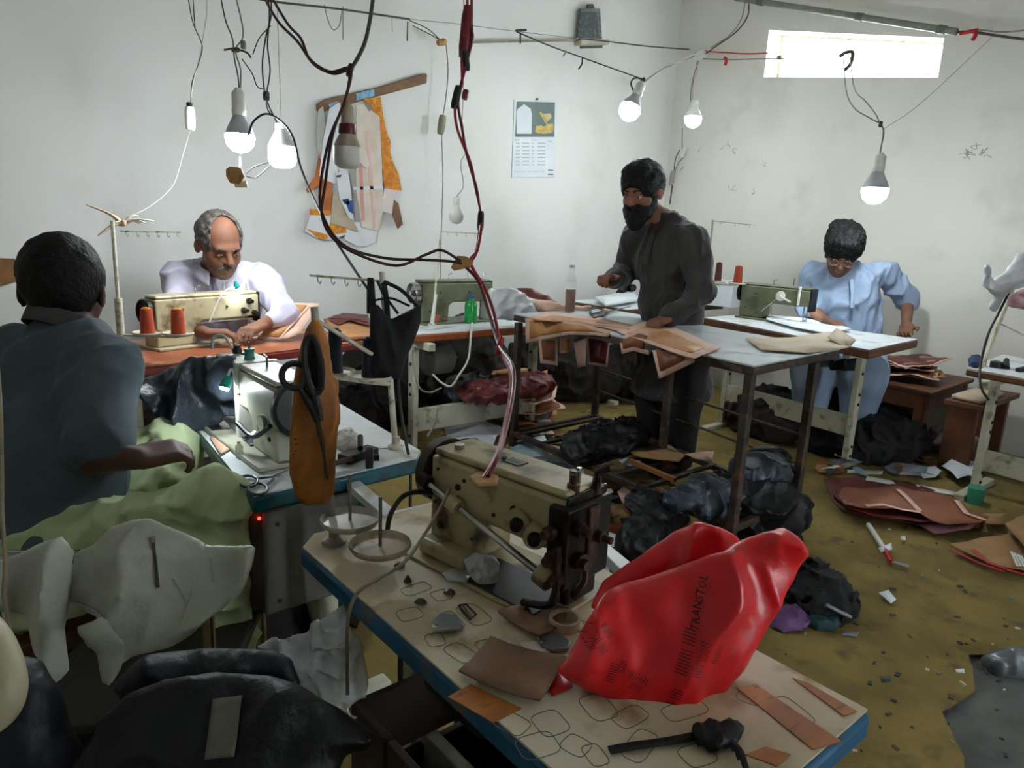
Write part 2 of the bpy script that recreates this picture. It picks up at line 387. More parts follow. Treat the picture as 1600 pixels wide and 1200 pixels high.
# ------------------------------------------------------------------ sewing tables
def quadtop(name, pts, z0, th, m, parent, bev=.006):
    return MB().prism([(p[0], p[1]) for p in pts], th, (0, 0, z0)).build(name, m, parent, bevel=bev)
def leg_side(t, c, wdir, w, h, m, bolts=True, foot=True, lw=.055):
    """one end of a steel sewing stand: slotted upright, foot bar and top bar; wdir along the foot"""
    c = Vector(c); wd = Vector(wdir).normalized(); nd = Vector((-wd.y, wd.x, 0))
    L = MB().box(c + Vector((0, 0, h / 2)), (.035, lw, h), rz=math.atan2(nd.y, nd.x)).build('leg', m, t, bevel=.004)
    if bolts:
        b = MB()
        for z in (.12, .2, .55, .63, .8):
            for s in (-1, 1): b.lathe([(.009, 0), (.009, .006), (.001, .006)], c + nd * (s * .0175) + Vector((0, 0, z * h)), nd * s, 8)
        setp(b.build('bolts', bolt_m, L), kind='stuff')
    if foot: MB().box(c + Vector((0, 0, .025)), (w, .05, .05), rz=math.atan2(wd.y, wd.x)).build('foot_bar', m, t, bevel=.006)
    MB().box(c + Vector((0, 0, h - .02)), (w * .85, .04, .04), rz=math.atan2(wd.y, wd.x)).build('top_bar', m, t, bevel=.004)
def sew_table(name, label, P, h, th, top_m, edge_m, legs, beam=None, cat='table', leg_m=steelpaint, beams=(.28,), beam_h=.1):
    c = sum((Vector((p[0], p[1], 0)) for p in P), Vector()) / len(P)
    t = thing(name, label, cat, c)
    quadtop('edge_band', P, h - th, th - .003, edge_m, t, .008)
    cc = c; Q = [Vector((p[0], p[1], 0)) for p in P]; Q = [q + (cc - q).normalized() * .006 for q in Q]
    quadtop('tabletop', Q, h - .0031, .0031, top_m, t, 0)
    for (x, y, wd, w) in legs: leg_side(t, (x, y, 0), wd, w, h - th, leg_m)
    if len(legs) == 2:
        a = Vector((legs[0][0], legs[0][1], 0)); b = Vector((legs[1][0], legs[1][1], 0))
        for z in beams: MB().bar(a + Vector((0, 0, z)), b + Vector((0, 0, z)), .03, beam_h).build('cross_beam', leg_m, t, bevel=.004)
    return t
blue_edge = mat('blue_edge', '15597f', '0e4666', .45, 9, c3='5f5140', s3=11)
teal_edge = mat('teal_edge', '1c6472', '134c58', .4, 9, c3='3a3a34', s3=16)
orange_edge = mat('orange_edge', '9a4f22', '7d3d19', .5, 7)
brown_edge = mat('brown_edge', '6a4226', '53321c', .5, 7)
red_edge = mat('red_edge', '8c2f22', '6f241a', .5, 7)
dirty_top = mat('stained_white_top', 'dad2ba', 'b8a783', .5, 3.2, lo=.36, hi=.62, c3='97805a', s3=11)
red_top = mat('worn_red_top', 'a9613f', '8c452b', .4, 5, c3='c98a66', s3=7)

TF = sew_table('sewing_table', 'stained white sewing table with blue edge in the foreground', [(.46, .285), (.845, .285), (.845, 1.10), (.80, 1.14), (.50, 1.14), (.46, 1.10)], .72, .04, dirty_top, blue_edge,
               [(.66, .42, (1, 0), .36), (.66, 1.02, (1, 0), .36)])
# bare wood strips and pen outlines on the worn top
wst = mat('bare_orange_wood', 'b8742a', '96581a', .55, 5, c3='6a3a16', s3=18, stretch=(1, 4, 1))
def strip(a, b, c, d, z=.7203): MB().prism([tuple(PZ(*q, .72)[:2]) for q in (a, b, c, d)], .0012, (0, 0, z)).build('bare_wood_strip', wst, TF)
strip((1150, 1075), (1180, 1070), (1315, 1160), (1270, 1172)); strip((1238, 1060), (1262, 1068), (1338, 1112), (1318, 1120))
strip((700, 1090), (735, 1070), (815, 1108), (770, 1130)); strip((1165, 1180), (1195, 1168), (1235, 1180), (1215, 1199))
m = MB(); r = random.Random(11)
def outline(px, py, wx, wy, rot, z=.7205):
    c = PZ(px, py, .72); pts = []; R = min(wx, wy) * .35
    for k in range(24):
        a = 2 * math.pi * k / 24; x = math.copysign(abs(math.cos(a)) ** .5, math.cos(a)) * wx; y = math.copysign(abs(math.sin(a)) ** .5, math.sin(a)) * wy
        pts.append((c.x + x * math.cos(rot) - y * math.sin(rot), c.y + x * math.sin(rot) + y * math.cos(rot)))
    for k in range(24):
        a = Vector((*pts[k], z)); b = Vector((*pts[(k + 1) % 24], z)); m.bar(a, b, .0009, .0004)
for px, py in [(800, 1130), (860, 1130), (935, 1105), (900, 1165), (985, 1120), (840, 1165), (680, 1000), (640, 960), (720, 1020), (650, 920), (705, 970), (760, 1010), (1000, 1165), (1090, 1180), (1070, 1110), (1240, 1110), (1170, 1090), (930, 1180), (690, 930), (740, 960)]:
    outline(px, py, r.uniform(.012, .03), r.uniform(.01, .02), r.uniform(-.3, .3) + r.choice((0, 1.57)))
setp(m.build('pen_outlines', mat('pen_line', '6f675c'), TF), kind='stuff')

T2 = sew_table('sewing_table', 'white sewing table with teal edge beside the man in the polo shirt', [(.475, 1.365), (.89, 1.395), (.93, 1.44), (.98, 2.12), (.54, 2.12), (.475, 1.40)], .72, .04, laminate, teal_edge,
               [(.70, 1.52, (1, 0), .36), (.72, 1.98, (1, 0), .36)])
TR = sew_table('sewing_table', 'worn red-topped sewing table of the moustached tailor', [(.468, 2.79), (1.60, 2.99), (1.56, 3.47), (.50, 3.40)], .72, .04, red_top, red_edge,
               [(.62, 3.1, (0, 1), .4), (1.44, 3.2, (0, 1), .4)])
T4 = sew_table('sewing_table', 'white sewing table with orange edge and cream steel stand at the back wall', [(1.93, 3.07), (2.95, 3.09), (2.93, 3.60), (2.05, 3.60)], .72, .045, laminate, orange_edge,
               [(2.0, 3.2, (0, 1), .42), (2.86, 3.2, (0, 1), .42)], beams=(.22,), beam_h=.13)
T6 = sew_table('sewing_table', 'white sewing table with brown edge in front of the tailor in light blue', [(3.634, 1.53), (4.363, 1.577), (4.34, 2.75), (3.95, 2.75)], .76, .05, laminate, brown_edge,
               [(4.0, 1.72, (1, 0), .46), (4.1, 2.62, (1, 0), .4)], beams=(.26,), beam_h=.12, leg_m=steelpaint)
T7 = sew_table('sewing_table', 'sewing table with slotted cream legs cut off by the right edge of the picture', [(4.088, 1.229), (3.95, .36), (4.7, .36), (4.85, 1.29)], .68, .04, laminate, brown_edge,
               [(4.2, 1.12, (1, 0), .46), (4.15, .5, (1, 0), .46)], beams=(.2,), beam_h=.11)
T5 = sew_table('side_table', 'low white table in the room corner behind the standing man', [(3.75, 3.25), (5.0, 3.3), (5.0, 3.85), (3.75, 3.85)], .76, .05, laminate, brown_edge,
               [(3.9, 3.6, (0, 1), .4), (4.85, 3.6, (0, 1), .4)])
# long steel cutting table with an open rack near the floor
MT = thing('cutting_table', 'grey steel cutting table with thin rusty legs and a slatted rack near the floor', 'table', (2.7, 2.15, 0))
zinc = mat('grey_sheet_top', 'c6ced4', 'b0b8bd', .33, 4, metal=.0, c3='8f969a', s3=6)
mp = [(2.335, 1.385), (3.10, 1.43), (3.2, 2.95), (2.48, 2.95)]
quadtop('tabletop', mp, .815, .008, zinc, MT, .002); quadtop('top_frame', mp, .782, .033, rust, MT, .004)
lp = [(2.36, 1.41), (2.86, 1.42), (3.13, 2.90), (2.46, 2.88)]
for x, y in lp: MB().box((x, y, .391), (.034, .034, .782)).build('leg', rust, MT, bevel=.003)
MB().box((2.85, 2.15, .391), (.034, .034, .782)).build('leg', rust, MT, bevel=.003)
for i in range(4):
    a, b = lp[i], lp[(i + 1) % 4]; MB().bar((*a, .16), (*b, .16), .03, .03).build('rack_rail', rust, MT, bevel=.003)
for k in range(8):
    f = (k + .6) / 8; a = Vector((2.36 + .1 * f, 1.41 + 1.47 * f, .17)); b = Vector((2.86 + .27 * f, 1.42 + 1.48 * f, .17)); MB().bar(a, b, .026, .018).build('rack_slat', rust, MT, bevel=.002)
MB().tube([(2.86, 1.42, .33), (2.99, 2.15, .33), (3.13, 2.9, .33)], .006).build('brace_rod', rust, MT); MB().tube([(2.86, 1.42, .46), (2.99, 2.15, .46), (3.13, 2.9, .46)], .006).build('brace_rod', rust, MT)
# low wooden bench by the right wall
BE = thing('wooden_bench', 'low brown wooden bench piled with leather pieces at the right wall', 'bench', (4.85, 1.75, 0))
bp = [(4.47, 2.1), (4.40, 1.47), (5.18, 1.5), (5.2, 2.15)]
quadtop('bench_top', bp, .435, .025, woodbr, BE, .004)
MB().bar((4.46, 2.06, .39), (4.43, 1.5, .39), .03, .09).build('apron', woodbr, BE, bevel=.003); MB().bar((4.45, 1.51, .39), (5.14, 1.54, .39), .03, .09).build('apron', woodbr, BE, bevel=.003)
for x, y in ((4.45, 1.53), (4.5, 2.05), (5.12, 1.55), (5.14, 2.08)): MB().box((x, y, .217), (.06, .06, .435)).build('leg', woodbr, BE, bevel=.004)
# ------------------------------------------------------------------ sewing machines
belt_m = mat('rubber_belt', '1b1a18')
def machine(label, loc, rz, L, Hm, body_m, face_m, wheel_m=None, wr=.26, dial=True, cover_m=None, dp=.42, bed=True, bw=None, wd=.10, threadtop=True, taper_face=False):
    """lockstitch head. local frame: needle at x=0, pillar and handwheel at x=L, operator on -y, table plane z=0"""
    t = thing('sewing_machine', label, 'sewing machine', loc, rz, local=True)
    d = dp * Hm; bw = bw or d * 1.5
    if bed:
        MB().bb((-.07 * L, -bw * .75, .0005), (1.02 * L, bw * .55, .012)).build('bed_plate', body_m, t, bevel=.003)
        MB().bb((-.05 * L, -bw * .70, .0125), (.18 * L, bw * .3, .0145)).build('needle_plate', chrome, t, bevel=.001)
    z1 = .50 * Hm; prof = [(-.06 * L, Hm * .93), (-.06 * L, z1), (.12 * L, z1 * .96), (.55 * L, z1 * .98), (.61 * L, z1 * .80), (.62 * L, .012), (1.0 * L, .012), (1.0 * L, Hm * .93)]
    MB().prism([(x, z) for x, z in prof], d, (0, d / 2, 0), (1, 0, 0), (0, 0, 1)).build('body', body_m, t, bevel=.007, seg=3)
    MB().bb((-.05 * L, -d * .46, Hm * .935), (.99 * L, d * .46, Hm)).build('top_cover', cover_m or body_m, t, bevel=.008, seg=3)
    f = MB().bb((-.075 * L, -d * .5, z1 * .72), (-.055 * L, d * .5, Hm * .97)).build('face_plate', face_m, t, bevel=.003)
    MB().tube([(0, 0, z1), (0, 0, Hm * .10)], .0045).build('needle_bar', chrome, t)
    MB().tube([(.02, .006, z1), (.02, .006, Hm * .12)], .004).bb((-.004, -.012, .016), (.03, .016, .024)).bb((.008, -.002, .024), (.022, .012, Hm * .14)).build('presser_foot', chrome, t, bevel=.001)
    MB().tube([(.0, 0, Hm), (.0, 0, Hm * 1.13)], .004).build('needle_bar_tip', chrome, t)
    R = wr * Hm; wm = wheel_m or black; cz = Hm * .70
    W = MB().lathe([(.001, 0), (R * .35, 0), (R * .35, .012), (R * .8, .012), (R * .85, .004), (R, .004), (R, wd * Hm * .9), (R * .9, wd * Hm), (R * .82, wd * Hm * .6), (R * .3, wd * Hm * .55), (R * .25, wd * Hm * .9), (.001, wd * Hm * .9)], (L + .006, 0, cz), (1, 0, 0), 28).build('handwheel', wm, t)
    MB().lathe([(R * .2, wd * Hm * .9), (R * .2, wd * Hm * 1.15), (.001, wd * Hm * 1.15)], (L + .006, 0, cz), (1, 0, 0), 12).build('wheel_hub', chrome, W)
    bx = L + .006 + wd * Hm * .25
    pts = [(bx, -R * .8, cz)] + [(bx, -R * .86 * math.cos(a), cz + R * .86 * math.sin(a)) for a in (.5, 1.0, 1.57, 2.1, 2.6)] + [(bx, R * .8, cz), (bx, R * .5, 0), (bx, R * .45, -.12)]
    if dial:
        for s in (-1,):
            MB().lathe([(.012, 0), (.014, .006), (.006, .01), (.006, .022), (.012, .024), (.012, .03), (.001, .03)], (.10 * L, s * d / 2, Hm * .66), (0, s, 0), 14).build('tension_dial', chrome, t)
        MB().lathe([(.02, 0), (.022, .004), (.022, .01), (.001, .01)], (.82 * L, -d / 2, Hm * .45), (0, -1, 0), 16).build('stitch_dial', chrome, t)
        MB().bar((.72 * L, -d / 2 - .005, Hm * .3), (.72 * L, -d / 2 - .035, Hm * .22), .012, .006).build('feed_lever', chrome, t)
    for k, (x, z, s) in enumerate([(.3, .72, 1), (.75, .72, 1), (.9, .3, 1), (.3, .72, -1), (.9, .3, -1)]):
        MB().lathe([(.006, 0), (.006, .003), (.001, .003)], (x * L, s * d / 2, z * Hm), (0, s, 0), 8).build('screw', bolt_m, t)
    if threadtop:
        MB().tube([(.25 * L, 0, Hm), (.25 * L, 0, Hm * 1.22)], .003).build('thread_post', chrome, t)
        MB().tube([(.55 * L, 0, Hm), (.55 * L, .0, Hm * 1.12), (.50 * L, 0, Hm * 1.14)], .003).build('thread_post', chrome, t)
    t['dims'] = [L, Hm, d]
    return t
def knob(name, t, m, c, ax, prof, n=16): return MB().lathe(prof, c, ax, n).build(name, m, t)

def xyz(p, z): return Vector((p[0], p[1], z))
# red table
n_ = PZ(388, 528, .72); w_ = PZ(232, 547, .72); rz = math.atan2(w_.y - n_.y, w_.x - n_.x)
MR = machine('long cream sewing machine on the worn red table', xyz(n_, .72), rz, .47, .225, cream_m, darkmetal, darkmetal, wr=.24)
for x, z, s in ((.06, .8, 1), (.12, .62, 1), (.0, .55, 1)):
    knob('thread_tensioner', MR, darkmetal, (x * .47, .048, z * .225), (0, 1, 0), [(.014, 0), (.014, .012), (.009, .014), (.009, .03), (.001, .03)], 10)
MB().tube([(.02, .06, .1), (.30, .062, .1)], .005).build('guide_rod', chrome, MR)
# green one on the back table
n_ = PZ(772, 497, .72); w_ = PZ(678, 503, .72); n_ = Vector((2.62, 3.42, 0)); w_ = Vector((2.16, 3.40, 0))
MG = machine('green-grey sewing machine on the orange-edged table at the back wall', xyz(n_, .72), math.pi, .46, .25, green_m, green_m, chrome, wr=.24, wd=.16)
# machine of the man in light blue
n_ = PZ(1256, 508, .76); MBl = machine('green-grey sewing machine with dark face plate before the tailor in light blue', xyz((n_.x + .02, n_.y, 0), .76), math.pi / 2 + .08, .44, .235, green_m, darkmetal, darkmetal, wr=.24)
knob('bobbin_winder', MBl, white_pl, (.36 * .44, .055, .72 * .235), (0, 1, 0), [(.001, 0), (.03, 0), (.032, .006), (.03, .014), (.012, .016), (.012, .024), (.001, .024)], 18)
MB().bar((.36 * .44, .075, .72 * .235), (.18 * .44, .085, .6 * .235), .012, .01).build('winder_arm', white_pl, MBl, bevel=.002)
MB().bb((.08 * .44, .04, .52 * .235), (.11 * .44, .062, 1.02 * .235)).build('thread_cover', white_pl, MBl, bevel=.003)
MB().tube([(.4 * .44, .06, .68 * .235), (.62 * .44, .06, .06)], .0015).build('thread', mat('cream_thread', 'd8cfae'), MBl)
# teal-edged table: handwheel end faces the camera
grey_m = mat('machine_pale_grey', 'b9b8a6', 'a3a28f', .35, 6, c3='77735f', s3=12)
p_ = PZ(452, 738, .72); L2 = .40
M2 = machine('pale grey sewing machine with a black handwheel on the teal-edged table', (.63, 1.50 + L2, .72), -math.pi / 2, L2, .20, grey_m, black, black, wr=.34, wd=.10, dp=.52, bw=.13)
MB().bb((.34 * L2, -.055, .0), (.40 * L2, .055, .203)).build('elastic_band', white_pl, M2, bevel=.003)
MB().lathe([(.001, 0), (.012, 0), (.012, .012), (.009, .016), (.009, .022), (.001, .022)], (.02 * L2, 0, .20), (0, 0, 1), 12).build('top_knob', black, M2)
MB().tube(spline([(-.02, 0, .2), (-.06, -.01, .235), (-.12, -.02, .225), (-.14, -.02, .19)], 5), .004).build('thread_guide', white_pl, M2)
MB().tube(spline([(L2 * .97, -.06, .10), (L2 * .8, -.075, .06), (L2 * .6, -.085, .075)], 5), .006).build('knee_cable', black, M2)
# foreground machine, seen from behind: drive shaft, rollers and grimy head
wv = PZ(700, 862, .72); nv = PZ(898, 958, .72); rz = math.atan2(wv.y - nv.y, wv.x - nv.x); Lf = .275; Hf = .19
cream_dirty = mat('machine_cream_greasy', 'b3a67e', '9a8d67', .42, 7, c3='4a3a22', s3=14)
MF = machine('greasy cream sewing machine with a long drive shaft and rollers on the foreground table', xyz(nv, .72) + Vector((.025, .035, 0)), rz, Lf, Hf, cream_dirty, darkmetal, mat('handwheel_brown', '4e4536', '37302a', .5, 12, metal=.3), wr=.31, dial=False, wd=.14, dp=.52, bed=False, threadtop=False)
dF = .52 * Hf
MB().bb((-.1 * Lf, -.07, .0005), (1.08 * Lf, dF / 2 + .045, .006)).build('bed_plate', cream_dirty, MF, bevel=.002)
MB().bb((.0, dF / 2 - .055, .0065), (.58 * Lf, dF / 2 + .04, .009)).build('slide_plate', mat('blued_steel', '3a3c3c', '2b2c2c', .35, 9, metal=.6), MF, bevel=.001)
MB().bb((.60 * Lf, dF / 2 - .01, .006), (1.0 * Lf, dF / 2 + .028, .035)).build('pillar_foot', cream_dirty, MF, bevel=.008)
MB().tube([(.98 * Lf, dF / 2 + .016, Hf * .70), (-.02 * Lf, dF / 2 + .016, Hf * .30)], .0055, 12).build('drive_shaft', chrome, MF)
ax = Vector((-1, 0, -.4 * Hf / Lf)).normalized()
def onshaft(f): return Vector((.98 * Lf, dF / 2 + .016, Hf * .70)).lerp(Vector((-.02 * Lf, dF / 2 + .016, Hf * .30)), f)
knob('shaft_end', MF, darkmetal, onshaft(.0), ax, [(.001, -.014), (.012, -.012), (.014, 0), (.012, .008), (.001, .01)])
knob('shaft_bearing', MF, cream_dirty, onshaft(.26), ax, [(.001, -.012), (.013, -.012), (.013, .012), (.001, .012)])
knob('roller', MF, cream_dirty, onshaft(.97), ax, [(.001, -.012), (.0165, -.012), (.0165, .012), (.008, .0125), (.001, .0125)], 18)
for x, z in ((.26, .66), (.13, .60)):
    rr = knob('roller', MF, cream_dirty, (x * Lf, dF / 2, z * Hf), (-.55, .83, 0), [(.016, -.004), (.018, 0), (.018, .022), (.011, .023), (.010, .014), (.001, .014)], 20)
    MB().lathe([(.001, .014), (.009, .014), (.009, .034), (.001, .036)], (x * Lf, dF / 2, z * Hf), (-.55, .83, 0), 12).build('roller_core', darkmetal, rr)
hd = MB().bb((-.105 * Lf, -dF * .55, Hf * .22), (.03 * Lf, dF * .62, Hf * .90)).build('head_block', darkmetal, MF, bevel=.006, seg=3)
MB().bb((-.09 * Lf, -dF * .3, .012), (.02 * Lf, dF * .45, Hf * .24)).build('foot_block', darkmetal, MF, bevel=.005)
MB().tube(spline([(-.06 * Lf, dF * .5, Hf * .5), (-.09 * Lf, dF * .75, Hf * .25), (-.02, dF * .85, .03), (.03, dF * .8, .012)], 5), .006).build('foot_arm', darkmetal, MF)
MB().tube([(0, .01, Hf), (0, .01, Hf * 1.12)], .008).build('needle_bar_cap', darkmetal, MF); MB().tube([(-.02, -.02, Hf * .95), (-.02, -.02, Hf * 1.1), (-.035, -.03, Hf * 1.14)], .006).build('thread_hook', darkmetal, MF)
MB().tube([(.55 * Lf, .0, Hf + .001), (.55 * Lf, .0, Hf + .003)], .005).build('oil_hole', bolt_m, MF); MB().bb((.40 * Lf, -.012, Hf), (.52 * Lf, .012, Hf + .0015)).build('worn_patch', darkmetal, MF)
MB().tube([(.86 * Lf, .02, Hf), (.86 * Lf, .02, Hf + .008)], .009, 12).build('thread_eyelet', chrome, MF)
for x, z in ((.93, .82), (.95, .5), (.75, .62), (.7, .8), (.45, .6), (.62, .3)): MB().lathe([(.0035, 0), (.0035, .002), (.001, .002)], (x * Lf, dF / 2, z * Hf), (0, 1, 0), 8).build('screw', bolt_m, MF)
rst = mat('rusty_part', '4a3020', '2e1e15', .5, 25, metal=.4, bump=.3)
for (x, y, z, r, l, axx) in ((-.11, .35, .72, .012, .02, (-1, 0, 0)), (-.11, -.1, .60, .010, .03, (-1, 0, 0)), (-.11, .30, .45, .014, .022, (-1, .2, 0)), (-.02, .66, .70, .011, .02, (0, 1, 0)), (-.05, .64, .50, .013, .024, (0, 1, 0)), (-.08, .62, .34, .010, .03, (0, 1, 0)), (-.02, .2, .95, .010, .03, (0, 0, 1)), (-.06, -.25, .92, .012, .022, (0, 0, 1))):
    knob('head_screw', MF, rst, (x * Lf, y * dF, z * Hf), axx, [(.001, 0), (r, 0), (r, l * .5), (r * .6, l * .55), (r * .6, l), (.001, l)], 10)
MB().bb((-.125 * Lf, -dF * .15, Hf * .40), (-.10 * Lf, dF * .12, Hf * .86)).build('face_cover', rst, MF, bevel=.003); MB().bar((-.08 * Lf, dF * .72, Hf * .62), (-.085 * Lf, dF * .70, Hf * .16), .012, .008).build('link_arm', rst, MF, bevel=.002)
MB().tube(spline([(-.10 * Lf, dF * .1, Hf * .4), (-.14 * Lf, dF * .2, Hf * .28), (-.10 * Lf, dF * .3, Hf * .12)], 5), .005).build('thread_lever', rst, MF)
# belt from the foreground handwheel down through the table
wl = MF.matrix_basis @ Vector((Lf + .016, 0, Hf * .7))
setp(MB().tube(spline([Vector(wl) + Vector((-.0, 0, -.048)), PZ(640, 770, .85), PZ(612, 800, .79), PZ(605, 832, .74), PZ(606, 842, .725)], 6), .0045, 8).build('drive_belt', belt_m), 'round black drive belt dropping from the foreground handwheel', 'belt')

# motor boxes / undergear
mg = mat('motor_grey', '6d6c64', '565650', .5, 8)
ctl = thing('motor_control_box', 'grey motor control box with a red light under the teal-edged table', 'control box', (.62, 1.36, .5))
MB().bb((.50, 1.385, .43), (.73, 1.50, .675)).build('case', mg, ctl, bevel=.006); MB().bb((.475, 1.39, .45), (.50, 1.47, .68)).build('bracket', rust, ctl, bevel=.002)
led = MB().lathe([(.004, 0), (.003, .003), (.001, .003)], PY(405, 810, 1.384), (0, -1, 0), 8).build('indicator_lamp', mat('red_led', 'ff2010', emit=(1, .03, .02), es=6), ctl); led['label'] = 'small glowing red lamp'
for i in range(4): MB().lathe([(.005, 0), (.005, .003), (.001, .003)], (.53 + .17 * (i % 2), 1.384, .46 + .18 * (i // 2)), (0, -1, 0), 8).build('screw', bolt_m, ctl)
def motor(name, label, c, m, ax=(1, 0, 0), r=.09, l=.2):
    t = thing(name, label, 'motor', c); MB().lathe([(.001, -l / 2), (r * .6, -l / 2), (r, -l / 2 + .03), (r, l / 2 - .03), (r * .6, l / 2), (.001, l / 2)], c, ax, 20).build('casing', m, t)
    a = Vector(ax).normalized(); MB().lathe([(.001, 0), (.035, 0), (.03, .01), (.035, .02), (.001, .02)], Vector(c) + a * (l / 2), ax, 14).build('pulley', chrome, t)
    MB().bb((c[0] - .04, c[1] - .04, c[2] + r * .8), (c[0] + .04, c[1] + .04, .685)).build('hanger', rust, t); return t
motor('clutch_motor', 'dark round motor hanging under the orange-edged table', (2.25, 3.35, .52), mg)
motor('clutch_motor', 'dark round motor hanging under the right-hand cropped table', (4.3, .85, .47), mg, (0, 1, 0), .08)

# ------------------------------------------------------------------ thread stands, spools
def spool(p, r, h, m, label, tipm=None):
    t = thing('thread_spool', label, 'thread spool', p)
    MB().lathe([(.001, 0), (r, 0), (r, .004), (r * .97, .008), (r * .8, h * .93), (r * .72, h * .96), (.001, h * .96)], p, n=18).build('thread_winding', m, t)
    MB().lathe([(r * .55, h * .9), (r * .5, h), (.001, h)], p, n=14).build('cone_tip', tipm or m, t); return t
def plate(t, c, r, m, pin=.09):
    a = MB().lathe([(.001, .002), (r * .15, .002), (r * .9, .0), (r, .008), (r * .97, .012), (r * .88, .004), (r * .15, .006), (.001, .006)], c, n=28).build('spool_plate', m, t)
    if pin: MB().tube([Vector(c), Vector(c) + Vector((0, 0, pin))], .003).build('spool_pin', chrome, a)
    return a
def stand(label, base, top, arm_a, arm_b, m, r=.007, hooks=0):
    t = thing('thread_stand', label, 'thread stand', base); base = Vector(base); top = Vector(top)
    MB().tube([base, top], r, 10).build('pole', m, t); MB().lathe([(.001, 0), (.022, 0), (.02, .006), (r * 1.3, .012), (r * 1.3, .03), (.001, .03)], base, n=16).build('base_clamp', m, t)
    if arm_a is not None:
        a = MB().bar(arm_a, arm_b, .012, .006).build('cross_arm', m, t)
        A, B = Vector(arm_a), Vector(arm_b)
        for k in range(hooks):
            q = A.lerp(B, (k + .6) / hooks); MB().tube(spline([q, q + Vector((0, 0, -.012)), q + Vector((.005, 0, -.02)), q + Vector((.009, 0, -.012))], 3), .0015, 5).build('thread_hook', m, a)
    return t
ivory = mat('ivory_paint', 'd5d0bd', 'c2bba4', .45, 10, c3='7c6c50', s3=30)
orange_t = mat('orange_thread', 'b8481c', 'a33c14', .8, 60, stretch=(1, 1, 14), bump=.4, bscale=60); yellow_t = mat('yellow_cone', 'd9a21e')
# at the red table
bs = PZ(192, 565, .72); tp = PD(187, 345, depth(bs)); S1 = stand('ivory thread stand with scraps tied on top beside the red table', bs, (bs.x, bs.y, tp.z), PD(187, 361, depth(bs)), PD(283, 363, depth(bs) + .1), ivory, hooks=6)
MB().tube([(bs.x, bs.y, bs.z), (bs.x, bs.y, bs.z + .24)], .014, 10).build('sleeve', ivory, S1)
q1 = PD(231, 523, depth(bs) - .02); q2 = PD(279, 524, depth(bs) - .02)
plate(S1, q1, .055, ivory); plate(S1, q2, .055, ivory); MB().bar(Vector((bs.x, bs.y, q1.z - .006)), q2 - Vector((0, 0, .006)), .014, .008).build('plate_arm', ivory, S1)
spool(q1 + Vector((0, 0, .007)), .026, .095, orange_t, 'left orange thread spool with yellow tip on the ivory stand', yellow_t); spool(q2 + Vector((0, 0, .007)), .026, .095, orange_t, 'right orange thread spool with yellow tip on the ivory stand', yellow_t)
knot = MB()
r_ = random.Random(4); kc = PD(192, 352, depth(bs))
for k in range(9):
    a = Vector((r_.uniform(-1, 1), r_.uniform(-.5, .5), r_.uniform(-.5, .6))); MB().tube(spline([kc, kc + a * .05 + Vector((0, 0, .015)), kc + a * r_.uniform(.08, .15)], 4), [.011, .013, .013, .012, .011, .010, .009, .007, .004], 6, flat=.45).build('tied_scrap', mat('buff_scrap', 'c0a284', 'a98b70', .8, 20) if k % 2 else ivory, S1)
# stand at T4
bs = PZ(679, 506, .72); bs = Vector((2.08, 3.2, .72)); d4 = depth(bs); tp = PD(693, 362, d4); S4 = stand('slim ivory thread stand on the orange-edged table with a dark wire', PD(675, 508, d4), PD(689, 362, d4), PD(690, 362, d4), PD(748, 365, d4 + .1), ivory, .006, 4)
MB().tube([PD(675, 507, d4), PD(681, 460, d4)], [.012, .008], 10).build('sleeve', white_pl, S4)
# T6 stand behind the standing man + spools
d6 = 4.75; S6 = stand('thread stand with a bent arm between the standing man and the machine on the right', PD(1100, 470, d6), PD(1114, 344, d6), PD(1112, 345, d6), PD(1180, 352, d6), mat('dull_steel', '8d8c80', '77766b', .5, 12, metal=.3), .007, 3)
q1 = PD(1121, 441, 4.7); q2 = PD(1152, 444, 4.7); plate(S6, q1, .06, ivory); plate(S6, q2, .06, ivory); MB().bar(PD(1100, 445, 4.75), q2 - Vector((0, 0, .006)), .015, .008).build('plate_arm', ivory, S6)
spool(q1 + Vector((0, 0, .007)), .024, .125, mat('brown_thread', '4d241a', '3c1a13', .8, 60, stretch=(1, 1, 14)), 'dark brown thread spool by the standing man'); spool(q2 + Vector((0, 0, .007)), .03, .115, mat('rust_thread', '8f3418', '7c2a12', .8, 60, stretch=(1, 1, 14)), 'rust red thread spool next to the dark brown one')
# T2 stand: ivory post with two spool plates and navy spools
bs = PZ(618, 700, .72); d2 = depth(bs); S2 = stand('ivory thread stand with two dark spools at the corner of the teal-edged table', bs, PD(597, 425, d2), PD(484, 430, d2 - .05), PD(608, 440, d2 + .02), ivory, .008, 6)
q1 = PD(578, 592, d2 - .02); q2 = PD(524, 585, d2 + .12); plate(S2, q1, .058, ivory); plate(S2, q2, .055, ivory); MB().tube(spline([PD(612, 600, d2), q1 - Vector((0, 0, .008)), q2 - Vector((0, 0, .008))], 6), .006).build('plate_arm', ivory, S2)
navy_t = mat('navy_thread', '171c2b', '10131e', .8, 60, stretch=(1, 1, 14))
spool(q1 + Vector((0, 0, .007)), .021, .10, navy_t, 'navy thread spool on the near plate of the corner stand'); spool(q2 + Vector((0, 0, .007)), .021, .12, navy_t, 'navy thread spool half hidden behind the orange pouch')
